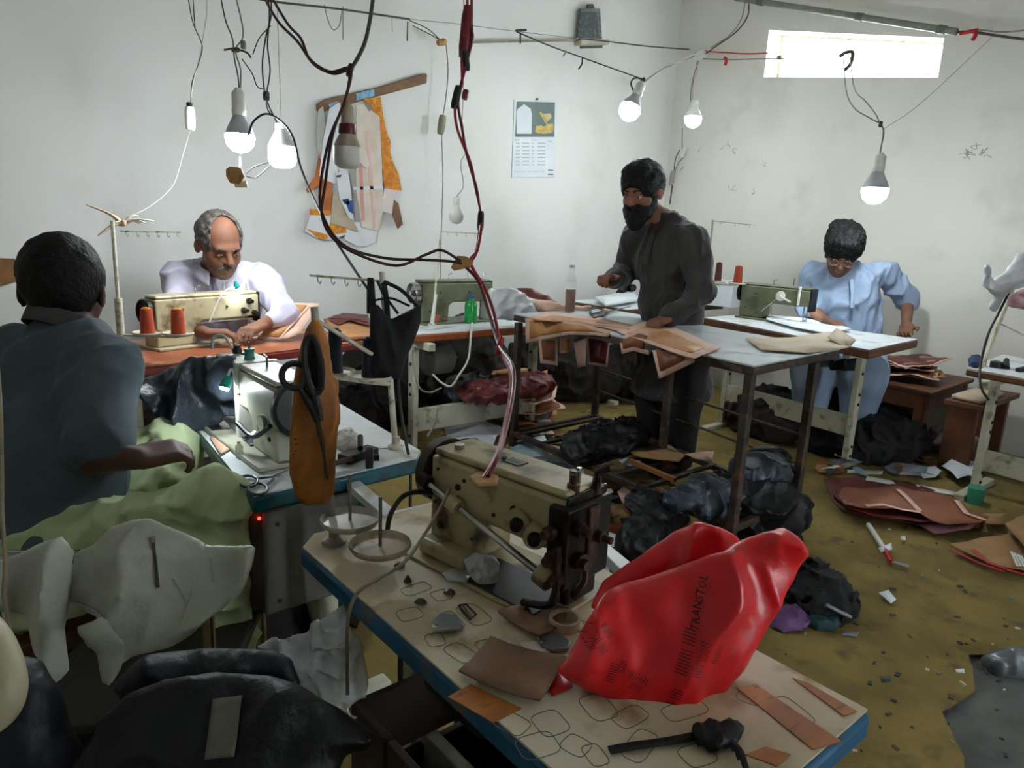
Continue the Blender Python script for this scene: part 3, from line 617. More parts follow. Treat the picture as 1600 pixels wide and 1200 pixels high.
# foreground plates: stand with an oblique arm, orange pouch hangs on it
bs = PZ(522, 848, .72); dF_ = depth(bs); pole_m = mat('steel_pole', '9b9788', '857f70', .5, 14, metal=.3)
SF = stand('grey steel thread stand at the far corner of the foreground table', bs, PD(491, 480, dF_), PD(494, 500, dF_), PD(580, 553, dF_ + .1), pole_m, .007, 0)
pz = mat('worn_beige_plate', 'b5a68d', '9c8c74', .5, 9, c3='5f5140', s3=20)
q1 = PD(547, 818, dF_ - .02); q2 = PD(594, 858, dF_ - .12); plate(SF, q1, .052, mat('grey_white_plate', 'b0ada2', '94907f', .4, 8, c3='6b6455', s3=16)); plate(SF, q2, .05, pz)
MB().tube(spline([PD(517, 825, dF_), q1 - Vector((0, 0, .007)), q2 - Vector((0, 0, .007))], 6), .005).build('plate_arm', pole_m, SF)
# T7 stand with slanted pole wrapped in a plastic bag
S7 = stand('slanting thread stand wrapped in clear plastic on the right-hand table', PZ(1535, 572, .68), PD(1592, 425, 3.6), PD(1562, 505, 3.55), PD(1600, 524, 3.5), ivory, .012, 0)
# ------------------------------------------------------------------ people
def rotm(fwd, nod=0, tilt=0):
    """columns side(right hand), forward, up. nod > 0 looks down"""
    f = Vector((fwd[0], fwd[1], 0)).normalized(); up = Vector((0, 0, 1)); s = f.cross(up)
    R = Matrix((s, f, up)).transposed(); return R @ Matrix.Rotation(-nod, 3, 'X') @ Matrix.Rotation(tilt, 3, 'Y')
def tf(f, c, R, s=1.):
    c = np.array(c, np.float32); Rm = np.array(R, np.float32)
    return lambda P: f(((P - c) @ Rm) / s) * s
def head_sdf(S, c, R, s, ears=True):
    A = lambda f, k=.015: S.add(tf(f, c, R, s), k * s)
    A(ell((0, -.014, .032), (.076, .097, .090))); A(ell((0, .028, -.040), (.060, .066, .078)), .03); A(ell((0, .062, -.094), (.026, .024, .020)), .03)
    A(ell((.036, .048, -.030), (.028, .034, .030)), .02); A(ell((-.036, .048, -.030), (.028, .034, .030)), .02)
    A(ell((0, .074, .024), (.050, .018, .012)), .02)
    for q in (-1, 1): S.sub(tf(ell((q * .031, .098, .003), (.019, .014, .011)), c, R, s), .008 * s)
    A(cone((0, .086, .014), (0, .112, -.026), .008, .0125), .012); A(ell((.011, .098, -.030), (.008, .010, .007)), .008); A(ell((-.011, .098, -.030), (.008, .010, .007)), .008)
    A(ell((0, .086, -.060), (.024, .014, .0055)), .006); A(ell((0, .084, -.071), (.020, .013, .006)), .006)
    if ears:
        for q in (-1, 1): A(ell((q * .080, -.014, -.006), (.009, .020, .033), Matrix.Rotation(q * .35, 3, 'Z')), .008); S.sub(tf(ell((q * .089, -.008, -.004), (.006, .010, .018)), c, R, s), .005 * s)
def hand_sdf(S, w, d, nrm, s=1., curl=.6, thumb=1, spread=.05, pinch=0):
    """palm from wrist w along d, nrm out of the back of the hand, thumb on side d x nrm * thumb"""
    w = Vector(w); d = Vector(d).normalized(); nrm = Vector(nrm); nrm = (nrm - d * nrm.dot(d)).normalized(); sd = d.cross(nrm) * thumb
    R = Matrix((sd, d, nrm)).transposed()
    S.add(rbox(w + d * .045 * s, (.040 * s, .048 * s, .014 * s), .012 * s, R), .012)
    for k, (o, l) in enumerate(((.029, .072), (.010, .080), (-.010, .074), (-.028, .058))):
        p = w + d * .086 * s + sd * (o * s); a = .15; dirn = d + sd * (o * spread * 30)
        cu = curl * (1 + .12 * k)
        for j, f in enumerate((.45, .32, .26)):
            a += cu * (.75 if j == 0 else 1.); v = (dirn * math.cos(a) - nrm * math.sin(a)).normalized(); q = p + v * (l * f * s)
            S.add(cone(p, q, (.0092 - .0008 * j) * s, (.0085 - .0009 * j) * s), .004 if j else .008); p = q
    p = w + d * .028 * s + sd * .034 * s; v = (d * .62 + sd * .75 - nrm * (.25 + pinch)).normalized(); q = p + v * .038 * s
    S.add(cone(p - sd * .012 * s, q, .0125 * s, .0105 * s), .010); v2 = (d * .92 + sd * .1 - nrm * (.35 + pinch)).normalized(); S.add(cone(q, q + v2 * .032 * s, .0105 * s, .0085 * s), .005)
def folds(amp, s=14, st=(1, 1, .45), seed=1, fine=.3):
    st = np.array(st, np.float32)
    def f(P):
        Q = P * st; wv = np.stack([noise(Q, s * .5, seed + 5)] * 3, 1) * .06
        return amp * (ridge(Q + wv, s, seed) - .55) + amp * fine * noise(P, s * 3.1, seed + 2)
    return f
def crumple(amp, s=9., seed=1, st=(1, 1, 1)):
    st = np.array(st, np.float32)
    def f(P):
        Q = P * st; w = np.stack([noise(Q, s * .45, seed + k) for k in (5, 6, 7)], 1) * (.9 / s); Q = Q + w
        a = np.clip(1 - np.abs(noise(Q, s, seed)) * 2.6, 0, 1); b = np.clip(1 - np.abs(noise(Q, s * 2.1, seed + 1)) * 2.6, 0, 1)
        return amp * (a * a - .35) + amp * .45 * (b * b - .35)
    return f
skin1 = mat('skin_brown', '81553f', '714936', .65, 14, sub=.06); skin2 = mat('skin_dark', '543629', '472c22', .65, 14, sub=.05); skin3 = mat('skin_tan', '835a45', '754e3b', .65, 14, sub=.06)
hair_b = mat('black_hair', '0c0b0d', '141314', .6, 60, spec=.22, stretch=(1, 1, .3), bump=.5, bscale=160); hair_g = mat('greying_hair', '3a3431', '6d645c', .6, 70, bump=.5, bscale=160, lo=.4, hi=.7)
eye_m = mat('eye_lid_dark', '2a1a14'); eyew = mat('eye_white', 'cfc8c0', None, .25)

def bbox(pts, pad):
    A = np.array([tuple(p) for p in pts]); return A.min(0) - pad, A.max(0) + pad
class Person: pass
def person(label, J, hd, skin, hands, s=1., legs=True):
    """J: joint points. builds one continuous body surface"""
    S = SDF(); p = Person(); p.J = J
    t = thing('person', label, 'person', (J['pelvis'].x, J['pelvis'].y, 0)); p.t = t
    c, R, hs = hd; p.hd = hd
    head_sdf(S, c, R, hs)
    nb = Vector(c) + R @ Vector((0, -.03, -.075)) * hs
    S.add(cone(nb, J['neck'], .052 * s, .058 * s), .03)
    side = (J['shR'] - J['shL']).normalized(); up = (J['neck'] - J['pelvis']).normalized(); fw = up.cross(side).normalized(); up2 = side.cross(fw)
    TR = Matrix((side, fw, up2)).transposed(); p.TR = TR
    S.add(ell(J['chest'], (.150 * s, .095 * s, .175 * s), TR), .05); S.add(ell(J['waist'], (.135 * s, .095 * s, .13 * s), TR), .05); S.add(ell(J['pelvis'], (.15 * s, .11 * s, .11 * s), TR), .05)
    for q in 'LR':
        S.add(cone(J['neck'], J['sh' + q], .05 * s, .055 * s), .04); S.add(cone(J['sh' + q], J['el' + q], .050 * s, .040 * s), .03); S.add(cone(J['el' + q], J['wr' + q], .038 * s, .026 * s), .012)
        w, d, n, cu, th = hands[q]; hand_sdf(S, w, d, n, s * .98, cu, th)
        S.add(cone(J['hip' + q], J['kn' + q], .08 * s, .058 * s), .04); S.add(cone(J['kn' + q], J['an' + q], .055 * s, .036 * s), .02); f = J['toe' + q]; S.add(cone(J['an' + q] - Vector((0, 0, .03)), f, .036 * s, .028 * s), .02)
    lo, hi = bbox([*J.values(), Vector(c) + Vector((0, 0, .14 * hs)), Vector(c) - Vector((.12, .12, .12))] + [h[0] + Vector(h[1]).normalized() * .18 for h in hands.values()], .11)
    p.body = S.build('body', skin, t, lo, hi, .0065, 1)
    return p
def garment(p, name, m, parts, cuts=(), fold=None, res=.0085, extra=(), k=.04, label=None, smooth=2):
    S = SDF()
    for f in parts: S.add(f, k)
    for f in extra: S.add(f, .01)
    if fold: S.fold(fold)
    for f in cuts: S.cut(f, .006)
    lo, hi = p.gb; o = S.build(name, m, p.t, lo, hi, res, smooth)
    if label: o['label'] = label
    return o
def hair(p, m, infl, cuts, subs=(), name='hair', adds=(), nz=.006, seed=1, ns=40, base=True, kk=.01):
    c, R, s = p.hd; S = SDF()
    if base: S.add(tf(ell((0, -.016, .034), (.076 + infl, .098 + infl, .091 + infl)), c, R, s), .01)
    for f in adds: S.add(tf(f, c, R, s), .02 * s)
    S.fold(lambda P: nz * noise((P - np.array(c, np.float32)) @ np.array(R, np.float32) * np.array([1, .5, 1], np.float32), ns, seed) + nz * .6 * noise(P, ns * 2.3, seed + 3))
    for f in cuts: S.cut(tf(f, c, R, s), kk)
    for f in subs: S.sub(tf(f, c, R, s), kk)
    C_ = np.array(c); return S.build(name, m, p.t, C_ - .17 * s, C_ + .17 * s, .0042 * s, 1)
def eyes(p, brow_m, w=.0, glasses=None):
    c, R, s = p.hd; c = Vector(c)
    for q in (-1, 1):
        e = MB().sphere((0, 0, 0), .0115 * s, 10).build('eye', eyew, p.t); e.location = Vector((0, 0, 0)); 
        for v in e.data.vertices: v.co = c + R @ (Vector((q * .031, .080, .002)) * s) + v.co
        MB().sphere(c + R @ (Vector((q * .031, .0885, -.001)) * s), .0052 * s, 8).build('iris', eye_m, e)
        MB().sphere(c + R @ (Vector((q * .031, .081, .0045)) * s), .0118 * s, 10, (1, 1, .75)).build('eyelid', p.body.data.materials[0], e)
        MB().tube(spline([c + R @ (Vector((q * x, y, z)) * s) for x, y, z in ((.012, .094, .022), (.03, .094, .028), (.05, .08, .021))], 4), .0042 * s, 6, flat=.8).build('eyebrow', brow_m, p.t)
        if glasses:
            g = p.t; ring = [c + R @ (Vector((q * .033 + .021 * math.cos(a), .108, -.002 + .015 * math.sin(a))) * s) for a in np.linspace(0, 2 * math.pi, 17)]
            MB().tube(ring, .0014 * s, 6, cap=False).build('glasses_rim', glasses, g); MB().tube([c + R @ (Vector((q * .054, .106, .002)) * s), c + R @ (Vector((q * .083, -.005, .008)) * s)], .0014 * s, 5).build('glasses_temple', glasses, g)
    if glasses: MB().tube([c + R @ (Vector((x, .113, .002)) * s) for x in (-.012, 0, .012)], .0014 * s, 5).build('glasses_bridge', glasses, p.t)
def add_legs(J, fw, side, sp=.1, knee_h=.47, sit=True, s=1., foot=.2, kneeout=.0):
    pv = J['pelvis']; fw = Vector(fw).normalized(); side = Vector(side).normalized()
    for q, g in (('L', -1), ('R', 1)):
        J['hip' + q] = pv + side * (g * .09 * s) + Vector((0, 0, -.03))
        if sit:
            k = J['hip' + q] + fw * .40 * s + side * (g * (.05 + kneeout)); k.z = knee_h; J['kn' + q] = k; J['an' + q] = Vector((k.x, k.y, .09)) - fw * .03; J['toe' + q] = J['an' + q] + fw * .16 * s + Vector((0, 0, -.055))
        else:
            J['kn' + q] = Vector((pv.x, pv.y, .48)) + side * (g * .10) + fw * .03; J['an' + q] = Vector((pv.x, pv.y, .09)) + side * (g * .11); J['toe' + q] = J['an' + q] + fw * .16 * s + Vector((0, 0, -.055))

# ---- standing bearded man in charcoal
J = dict(neck=PD(1038, 348, 3.72), chest=PD(1046, 405, 3.76), waist=PD(1050, 475, 3.80), pelvis=PD(1055, 545, 3.84), shL=PD(1080, 374, 3.60), shR=PD(994, 374, 3.84),
         elL=PD(1100, 456, 3.56), wrL=PD(1044, 497, 3.50), elR=PD(976, 428, 3.95), wrR=PD(958, 436, 3.74))
fw = Vector((-.97, .12, 0)); sd = fw.cross(Vector((0, 0, 1)))
add_legs(J, fw, sd, sit=False)
P3 = person('standing bearded man in a charcoal long shirt, hands over the cutting table', J, (PD(1003, 300, 3.62), rotm((-.93, -.20), .30, 0), 1.16), skin1,
            {'L': (J['wrL'], PD(1015, 508, 3.42) - J['wrL'], (0, 0, 1), .35, 1), 'R': (J['wrR'], PD(932, 430, 3.62) - J['wrR'], (-.3, .2, .9), .95, -1)}, 1.06)
P3.gb = bbox(list(J.values()), .2)
char = mat('charcoal_cotton', '34312f', '292726', .85, 12, bump=.2, bscale=300, sheen=.2)
side, up = P3.TR.col[0], P3.TR.col[2]
sh = [ell(J['chest'], (.190, .150, .20), P3.TR), ell(J['waist'], (.185, .158, .19), P3.TR), ell(J['pelvis'], (.20, .175, .17), P3.TR), cone(J['pelvis'], Vector((J['pelvis'].x, J['pelvis'].y, .45)), .17, .22)]
for q in 'LR': sh += [cone(J['neck'], J['sh' + q], .062, .075), cone(J['sh' + q], J['el' + q], .074, .062), cone(J['el' + q], J['wr' + q], .060, .046)]
garment(P3, 'kameez', char, sh, [plane((0, 0, .42), (0, 0, -1)), plane(J['wrR'], J['wrR'] - J['elR']), plane(J['wrL'], J['wrL'] - J['elL'])][:1], crumple(.020, 7, 3, (1, 1, .5)), res=.008, smooth=1,
        label='charcoal long-sleeved long shirt')
fwd = P3.TR.col[1]
c_ = J['neck']; col = MB()
pts = [c_ + side * (.068 * math.cos(a)) + Vector(fwd) * (.064 * math.sin(a)) + up * (.02 - .012 * math.sin(a)) for a in np.linspace(1.9, 7.5, 22)]
MB().tube(pts, .015, 8, flat=2.1).build('collar', char, P3.t)
pl = [J['neck'] + Vector(fwd) * y - Vector((0, 0, z)) for y, z in ((.085, .03), (.125, .12), (.145, .2))]
MB().tube(pl, .016, 6, flat=.4).build('placket', mat('charcoal_placket', '242221'), P3.t)
leg = []
for q in 'LR': leg += [cone(J['hip' + q], J['kn' + q], .14, .12), cone(J['kn' + q], J['an' + q], .12, .075)]
garment(P3, 'shalwar', mat('black_cotton', '1b1a1a', '242323', .9, 10), leg, [], folds(.014, 8, (1, 1, .4), 8), res=.012)
for q in 'LR': MB().tube([J['an' + q] + Vector((0, 0, -.045)) - fw * .06, J['toe' + q] + fw * .04 + Vector((0, 0, -.004))], [.042, .036], 10, flat=.55).build('shoe', black, P3.t)
hair(P3, hair_b, .017, [], [ell((0, .135, -.035), (.1, .075, .095)), ell((0, -.02, -.13), (.12, .16, .105)), ell((.08, .0, -.03), (.03, .035, .045)), ell((-.08, .0, -.03), (.03, .035, .045))], adds=[ell((0, .04, .10), (.064, .062, .034))], nz=.009, seed=4)
hair(P3, hair_b, 0, [], [ell((0, .12, -.048), (.022, .03, .0065)), ell((0, .07, .03), (.1, .2, .055))], name='beard', base=False, adds=[ell((0, .040, -.068), (.070, .066, .062)), ell((0, .078, -.105), (.040, .042, .048)), ell((0, .092, -.046), (.036, .018, .010)), ell((.058, .01, -.035), (.018, .03, .045)), ell((-.058, .01, -.035), (.018, .03, .045))], nz=.007, seed=6, ns=55)
eyes(P3, hair_b)

# ---- moustached tailor at the red table
J = dict(neck=PD(338, 425, 3.34), chest=PD(345, 470, 3.40), waist=PD(347, 530, 3.48), pelvis=PD(350, 590, 3.54), shL=PD(412, 440, 3.40), shR=PD(280, 436, 3.30),
         elL=PD(448, 490, 3.32), wrL=PD(408, 508, 3.20), elR=PD(268, 500, 3.18), wrR=PD(320, 520, 3.02))
fw = Vector((-.12, -1, 0)); sd = fw.cross(Vector((0, 0, 1))); J['pelvis'].z = .52; J['waist'].z = min(J['waist'].z, .68)
add_legs(J, fw, sd, knee_h=.5)
PM = person('moustached balding man in a pale lavender shirt bent over the red table', J, (PD(343, 383, 3.20), rotm((.10, -1), .42, .05), 1.14), skin1,
            {'L': (J['wrL'], PD(388, 517, 3.12) - J['wrL'], (0, 0, 1), .35, 1), 'R': (J['wrR'], PD(356, 520, 3.05) - J['wrR'], (0, 0, 1), .4, -1)}, 1.05)
PM.gb = bbox(list(J.values()), .2)
lav = mat('lavender_cotton', 'cdc8d8', 'bdb8cb', .85, 9, bump=.15, bscale=300)
sh = [ell(J['chest'], (.185, .125, .20), PM.TR), ell(J['waist'], (.175, .14, .19), PM.TR), ell(J['pelvis'], (.19, .15, .15), PM.TR)]
for q in 'LR': sh += [cone(J['neck'], J['sh' + q], .060, .068), cone(J['sh' + q], J['el' + q], .070, .056), cone(J['el' + q], J['el' + q].lerp(J['wr' + q], .55), .055, .044)]
garment(PM, 'shirt', lav, sh, [], crumple(.020, 7, 12, (1, 1, .55)), smooth=1, res=.0075, label='pale lavender long-sleeved shirt')
c_ = J['neck']; side, fwd, up = PM.TR.col[0], PM.TR.col[1], PM.TR.col[2]
for g in (-1, 1):
    MB().grid(lambda u, v: c_ + side * (g * (.012 + .085 * u)) + fwd * (.125 - .085 * u * u + .03 * v) + up * (.035 + .03 * u - .06 * v), 8, 4).build('collar', lav, PM.t, solid=.006)
MB().tube([c_ + fwd * .10 - up * .0, c_ + fwd * .135 - up * .09, c_ + fwd * .145 - up * .18], .012, 6, flat=.4).build('placket', lav, PM.t)
leg = []
for q in 'LR': leg += [cone(J['hip' + q], J['kn' + q], .12, .10), cone(J['kn' + q], J['an' + q], .10, .07)]
garment(PM, 'trousers', mat('grey_trousers', '55534f', '46443f', .9, 9), leg, [], folds(.012, 8, (1, 1, .4), 8), res=.012)
hair(PM, hair_g, .010, [], [ell((0, .09, .055), (.062, .13, .10)), ell((0, .13, -.03), (.1, .085, .11)), ell((0, -.02, -.14), (.12, .16, .105)), ell((.08, .0, -.03), (.03, .032, .04)), ell((-.08, .0, -.03), (.03, .032, .04))], nz=.008, seed=14)
hair(PM, hair_g, 0, [], [], name='moustache', base=False, adds=[cone((0, .100, -.046), (.032, .082, -.060), .011, .007), cone((0, .100, -.046), (-.032, .082, -.060), .011, .007)], nz=.003, seed=16, ns=80)
hair(PM, mat('stubble', '6f5547', '54402f', .8, 90), 0, [], [ell((0, .07, .028), (.1, .2, .06)), ell((0, .13, -.05), (.03, .05, .022))], name='beard_stubble', base=False, adds=[ell((0, .032, -.048), (.0615, .067, .076)), ell((0, .062, -.095), (.028, .026, .022))], nz=.001, seed=17)
eyes(PM, hair_g)

# ---- tailor in light blue
J = dict(neck=PD(1322, 428, 4.52), chest=PD(1326, 466, 4.58), waist=PD(1328, 512, 4.64), pelvis=PD(1330, 565, 4.68), shL=PD(1384, 428, 4.56), shR=PD(1272, 430, 4.60),
         elL=PD(1418, 468, 4.62), wrL=PD(1416, 508, 4.50), elR=PD(1264, 480, 4.74), wrR=PD(1290, 501, 4.46))
fw = Vector((-.95, -.25, 0)); sd = fw.cross(Vector((0, 0, 1)))
add_legs(J, fw, sd, knee_h=.5)
PB = person('bespectacled man in a light blue shirt reaching down to the bench', J, (PD(1317, 391, 4.40), rotm((-.90, -.45), .62, -.10), 1.24), skin3,
            {'L': (J['wrL'], PD(1414, 532, 4.42) - J['wrL'], (.6, .2, .3), .5, 1), 'R': (J['wrR'], PD(1320, 508, 4.30) - J['wrR'], (0, 0, 1), .15, -1)}, 1.12)
PB.gb = bbox(list(J.values()), .22)
lb = mat('light_blue_cotton', '9fb2cc', '8ea2be', .85, 9, bump=.15, bscale=300)
sh = [ell(J['chest'], (.200, .135, .215), PB.TR), ell(J['waist'], (.195, .15, .20), PB.TR), ell(J['pelvis'], (.21, .17, .17), PB.TR)]
for q in 'LR': sh += [cone(J['neck'], J['sh' + q], .064, .074), cone(J['sh' + q], J['el' + q], .076, .070)]
sh.append(cone(J['elR'], J['elR'].lerp(J['wrR'], .3), .066, .055))
garment(PB, 'kameez', lb, sh, [], crumple(.024, 6.5, 22, (1, 1, .6)), smooth=1, res=.008, label='light blue shirt with sleeves rolled to the elbow')
c_ = J['neck']; side, fwd, up = PB.TR.col[0], PB.TR.col[1], PB.TR.col[2]
MB().tube([c_ + side * (.078 * math.cos(a)) + Vector(fwd) * (.074 * math.sin(a)) + up * (.02 - .014 * math.sin(a)) for a in np.linspace(1.9, 7.5, 22)], .014, 8, flat=2).build('collar', lb, PB.t)
MB().tube([c_ + fwd * .10 - up * .02, c_ + fwd * .145 - up * .10, c_ + fwd * .16 - up * .19], .013, 6, flat=.4).build('placket', lb, PB.t)
leg = []
for q in 'LR': leg += [cone(J['hip' + q], J['kn' + q], .15, .14), cone(J['kn' + q], J['an' + q], .13, .09)]
garment(PB, 'shalwar', lb, leg, [], folds(.014, 8, (1, 1, .4), 28), res=.012)
hair(PB, hair_b, .020, [], [ell((0, .15, -.04), (.1, .075, .085)), ell((0, -.02, -.14), (.12, .16, .105)), ell((.085, .0, -.035), (.03, .03, .04)), ell((-.085, .0, -.035), (.03, .03, .04))], adds=[ell((0, .06, .085), (.070, .055, .045)), ell((.04, -.02, .11), (.05, .06, .03)), ell((-.03, .03, .115), (.05, .05, .03))], nz=.016, seed=24, ns=32)
hair(PB, mat('stubble_dark', '6d4b3a', '573a2c', .8, 90), 0, [], [ell((0, .07, .028), (.1, .2, .055)), ell((0, .13, -.05), (.03, .05, .02))], name='beard_stubble', base=False, adds=[ell((0, .032, -.048), (.0615, .067, .076)), ell((0, .062, -.095), (.028, .026, .022))], nz=.001, seed=27)
eyes(PB, hair_b, glasses=chrome)

# ---- man in the dark polo shirt, seen from behind
J = dict(neck=PD(104, 528, 1.73), chest=PD(88, 630, 1.68), waist=PD(82, 745, 1.62), pelvis=PD(80, 850, 1.58), shL=PD(18, 566, 1.80), shR=PD(160, 580, 1.62),
         elR=PD(150, 712, 1.50), wrR=PD(212, 716, 1.52), elL=PD(40, 720, 1.85), wrL=PD(170, 720, 1.86))
fw = Vector((.70, -.35, 0)).normalized(); sd = fw.cross(Vector((0, 0, 1)))
add_legs(J, fw, sd, knee_h=.5)
J['knR'] = PD(340, 792, 1.50); J['knL'] = PD(255, 712, 1.80); J['anR'] = Vector((J['knR'].x + .0, J['knR'].y, .1)); J['toeR'] = J['anR'] + Vector((.13, -.08, -.055)); J['anL'] = Vector((J['knL'].x, J['knL'].y, .1)); J['toeL'] = J['anL'] + Vector((.13, -.08, -.055))
PL = person('balding man in a dark grey polo shirt seen from behind at the left', J, (PD(101, 455, 1.75), rotm((.42, 1), .12, 0), 1.06), skin2,
            {'L': (J['wrL'], PD(215, 715, 1.86) - J['wrL'], (0, 0, 1), .4, 1), 'R': (J['wrR'], PD(250, 708, 1.55) - J['wrR'], (0, -.3, 1), .55, -1)}, .98)
PL.gb = bbox(list(J.values()), .2)
polo = mat('slate_polo', '46525a', '3c474e', .85, 8, bump=.2, bscale=400)
sh = [ell(J['chest'], (.185, .122, .20), PL.TR), ell(J['waist'], (.178, .14, .17), PL.TR), ell(J['pelvis'], (.19, .15, .13), PL.TR)]
for q in 'LR': sh += [cone(J['neck'], J['sh' + q], .064, .076), cone(J['sh' + q], J['sh' + q].lerp(J['el' + q], .85), .078, .072)]
garment(PL, 'polo_shirt', polo, sh, [], crumple(.015, 6, 32, (1, 1, .6)), res=.007, label='slate grey short-sleeved polo shirt')
c_ = J['neck']; side, fwd, up = PL.TR.col[0], PL.TR.col[1], PL.TR.col[2]; uw = (Vector(PL.hd[0]) - c_).normalized()
ring = lambda r, h: [c_ + side * (r * math.cos(a)) + fwd * (r * math.sin(a)) + uw * (h - .012 * math.sin(a)) for a in np.linspace(0, 2 * math.pi, 33)]
A_, B_, C_ = ring(.066, .055), ring(.078, .05), ring(.092, .008)
MB().raw([*A_, *B_, *C_], [(i + k * 33, i + 1 + k * 33, i + 34 + k * 33, i + 33 + k * 33) for k in range(2) for i in range(32)], True).build('collar', mat('brown_grey_collar', '4b4846', '403d3b', .85, 20), PL.t, solid=.006)
leg = []
for q in 'LR': leg += [cone(J['hip' + q], J['kn' + q], .11, .074), cone(J['kn' + q], J['an' + q], .074, .06)]
garment(PL, 'trousers', mat('pale_green_cotton', 'b9c49a', 'a4b286', .9, 7), leg, [], crumple(.022, 8, 38, (1, 1, 1.)), res=.007, label='loose pale green trousers')
hair(PL, mat('dark_hair_thin', '0f0d0c', '1a1614', .65, 60, spec=.2, bump=.5, bscale=160), .012, [], [ell((0, .14, -.02), (.1, .085, .13)), ell((0, -.03, -.135), (.12, .16, .085)), ell((0, .035, .125), (.040, .06, .030)), ell((.085, .0, -.03), (.03, .025, .04)), ell((-.085, .0, -.03), (.03, .025, .04))], nz=.005, seed=34)
# his stool
st = thing('stool', 'low dark wooden stool under the man in the polo shirt', 'stool', (J['pelvis'].x, J['pelvis'].y, 0)); x, y = J['pelvis'].x, J['pelvis'].y; sz = J['pelvis'].z - .13
MB().box((x, y, sz - .02), (.36, .36, .04)).build('seat', woodbr, st, bevel=.006)
for a in (-1, 1):
    for b in (-1, 1): MB().box((x + a * .15, y + b * .15, sz / 2 - .02), (.04, .04, sz - .04)).build('leg', woodbr, st, bevel=.003)
for nm, jj, lab in (('stool', PM.J, 'low stool under the moustached tailor'), ('stool', PB.J, 'low stool under the tailor in light blue')):
    x, y = jj['pelvis'].x, jj['pelvis'].y; sz = jj['pelvis'].z - .14; st = thing(nm, lab, 'stool', (x, y, 0)); MB().box((x, y, sz - .02), (.34, .34, .04)).build('seat', woodbr, st, bevel=.006)
    for a in (-1, 1):
        for b in (-1, 1): MB().box((x + a * .14, y + b * .14, sz / 2 - .02), (.04, .04, sz - .04)).build('leg', woodbr, st, bevel=.003)
# ------------------------------------------------------------------ cables and things on the walls
w_blk = mat('black_flex', '1c1a1a', '262322', .5, 30); w_red = mat('red_flex', 'a3182a', '86101f', .45, 30); w_crim = mat('crimson_flex', '74141e', '5c0f17', .45, 30); w_mar = mat('maroon_flex', '431b18', '331413', .5, 30); w_olive = mat('olive_flex', '4c4632', '3b3626', .6, 30)
w_wht = mat('white_flex', 'cfccc2', 'bcb8ac', .5, 30); w_grey = mat('grey_flex', '8e8b82', '7a776e', .6, 30); w_brn = mat('brown_flex', '5c4a3c', '4a3b30', .6, 30); tape_b = mat('black_tape', '161515'); tape_r = mat('red_tape', 'b01320')
buff = mat('buff_card', 'b48a55', '9d7443', .8, 14, c3='7d5a33', s3=20)
def W(pts, n=7): return spline([PD(*p) for p in pts], n)
def cable(name, label, strands, cat='cable', extras=()):
    """strands: (points (px,py,depth), radius, material)"""
    p0 = PD(*strands[0][0][0]); t = thing(name, label, cat, p0)
    for i, (pts, r, m) in enumerate(strands): MB().tube(W(pts), r, 7).build('strand', m, t)
    for nm, c, r, l, m, ax in extras:
        c = PD(*c); MB().lathe([(.001, -l / 2), (r * .8, -l / 2), (r, -l * .3), (r, l * .3), (r * .8, l / 2), (.001, l / 2)], c, ax, 10).build(nm, m, t)
    return t
U = (0, 0, 1)
d = 1.9
ED = depth(PZ(757, 750, .916))
cable('power_cable', 'red twin cable falling from above, tied with black tape, down to the foreground machine', [
    ([(731, -40, 2.0), (729, 40, d), (722, 90, d), (722, 130, d), (712, 160, d), (714, 200, d), (735, 255, d), (744, 300, d), (752, 345, 1.85), (746, 390, 1.8), (735, 410, 1.78), (757, 450, 1.75), (772, 490, 1.7), (784, 550, 1.6), (797, 580, 1.45), (797, 620, 1.35), (785, 680, 1.2), (775, 715, ED + .04), (756, 748, ED)], .0042, w_red),
    ([(737, -40, 2.0), (737, 40, d), (738, 60, d), (730, 95, d), (716, 155, d), (722, 200, d), (728, 235, d), (736, 265, d), (746, 300, d), (750, 350, 1.85), (742, 400, 1.8), (725, 412, 1.78), (748, 440, 1.75), (764, 490, 1.7), (780, 540, 1.6), (800, 570, 1.45), (802, 610, 1.37), (788, 680, 1.2), (778, 712, ED + .04), (762, 745, ED)], .0042, w_crim)],
    extras=[('tape_wrap', (728, 50, d), .016, .13, w_crim, (.1, 0, 1)), ('tape_wrap', (713, 152, d), .011, .06, tape_b, (.25, 0, 1)), ('tape_wrap', (751, 345, 1.85), .009, .05, tape_b, (0, 0, 1)), ('tape_wrap', (781, 540, 1.6), .007, .04, w_red, (.3, 0, 1)), ('tape_wrap', (728, 95, d), .010, .05, tape_b, (-.2, 0, 1))])
_c = PZ(757, 752, .914); _pt = thing('tape_patch', 'buff tape patch holding the red cable on the foreground machine', 'tape', _c); MB().prism([(-.02, -.022), (.012, -.024), (.022, .0), (.02, .022), (-.004, .026), (-.02, .012)], .006, _c, (.94, -.34, 0), (.34, .94, 0)).build('patch', buff, _pt, bevel=.002)
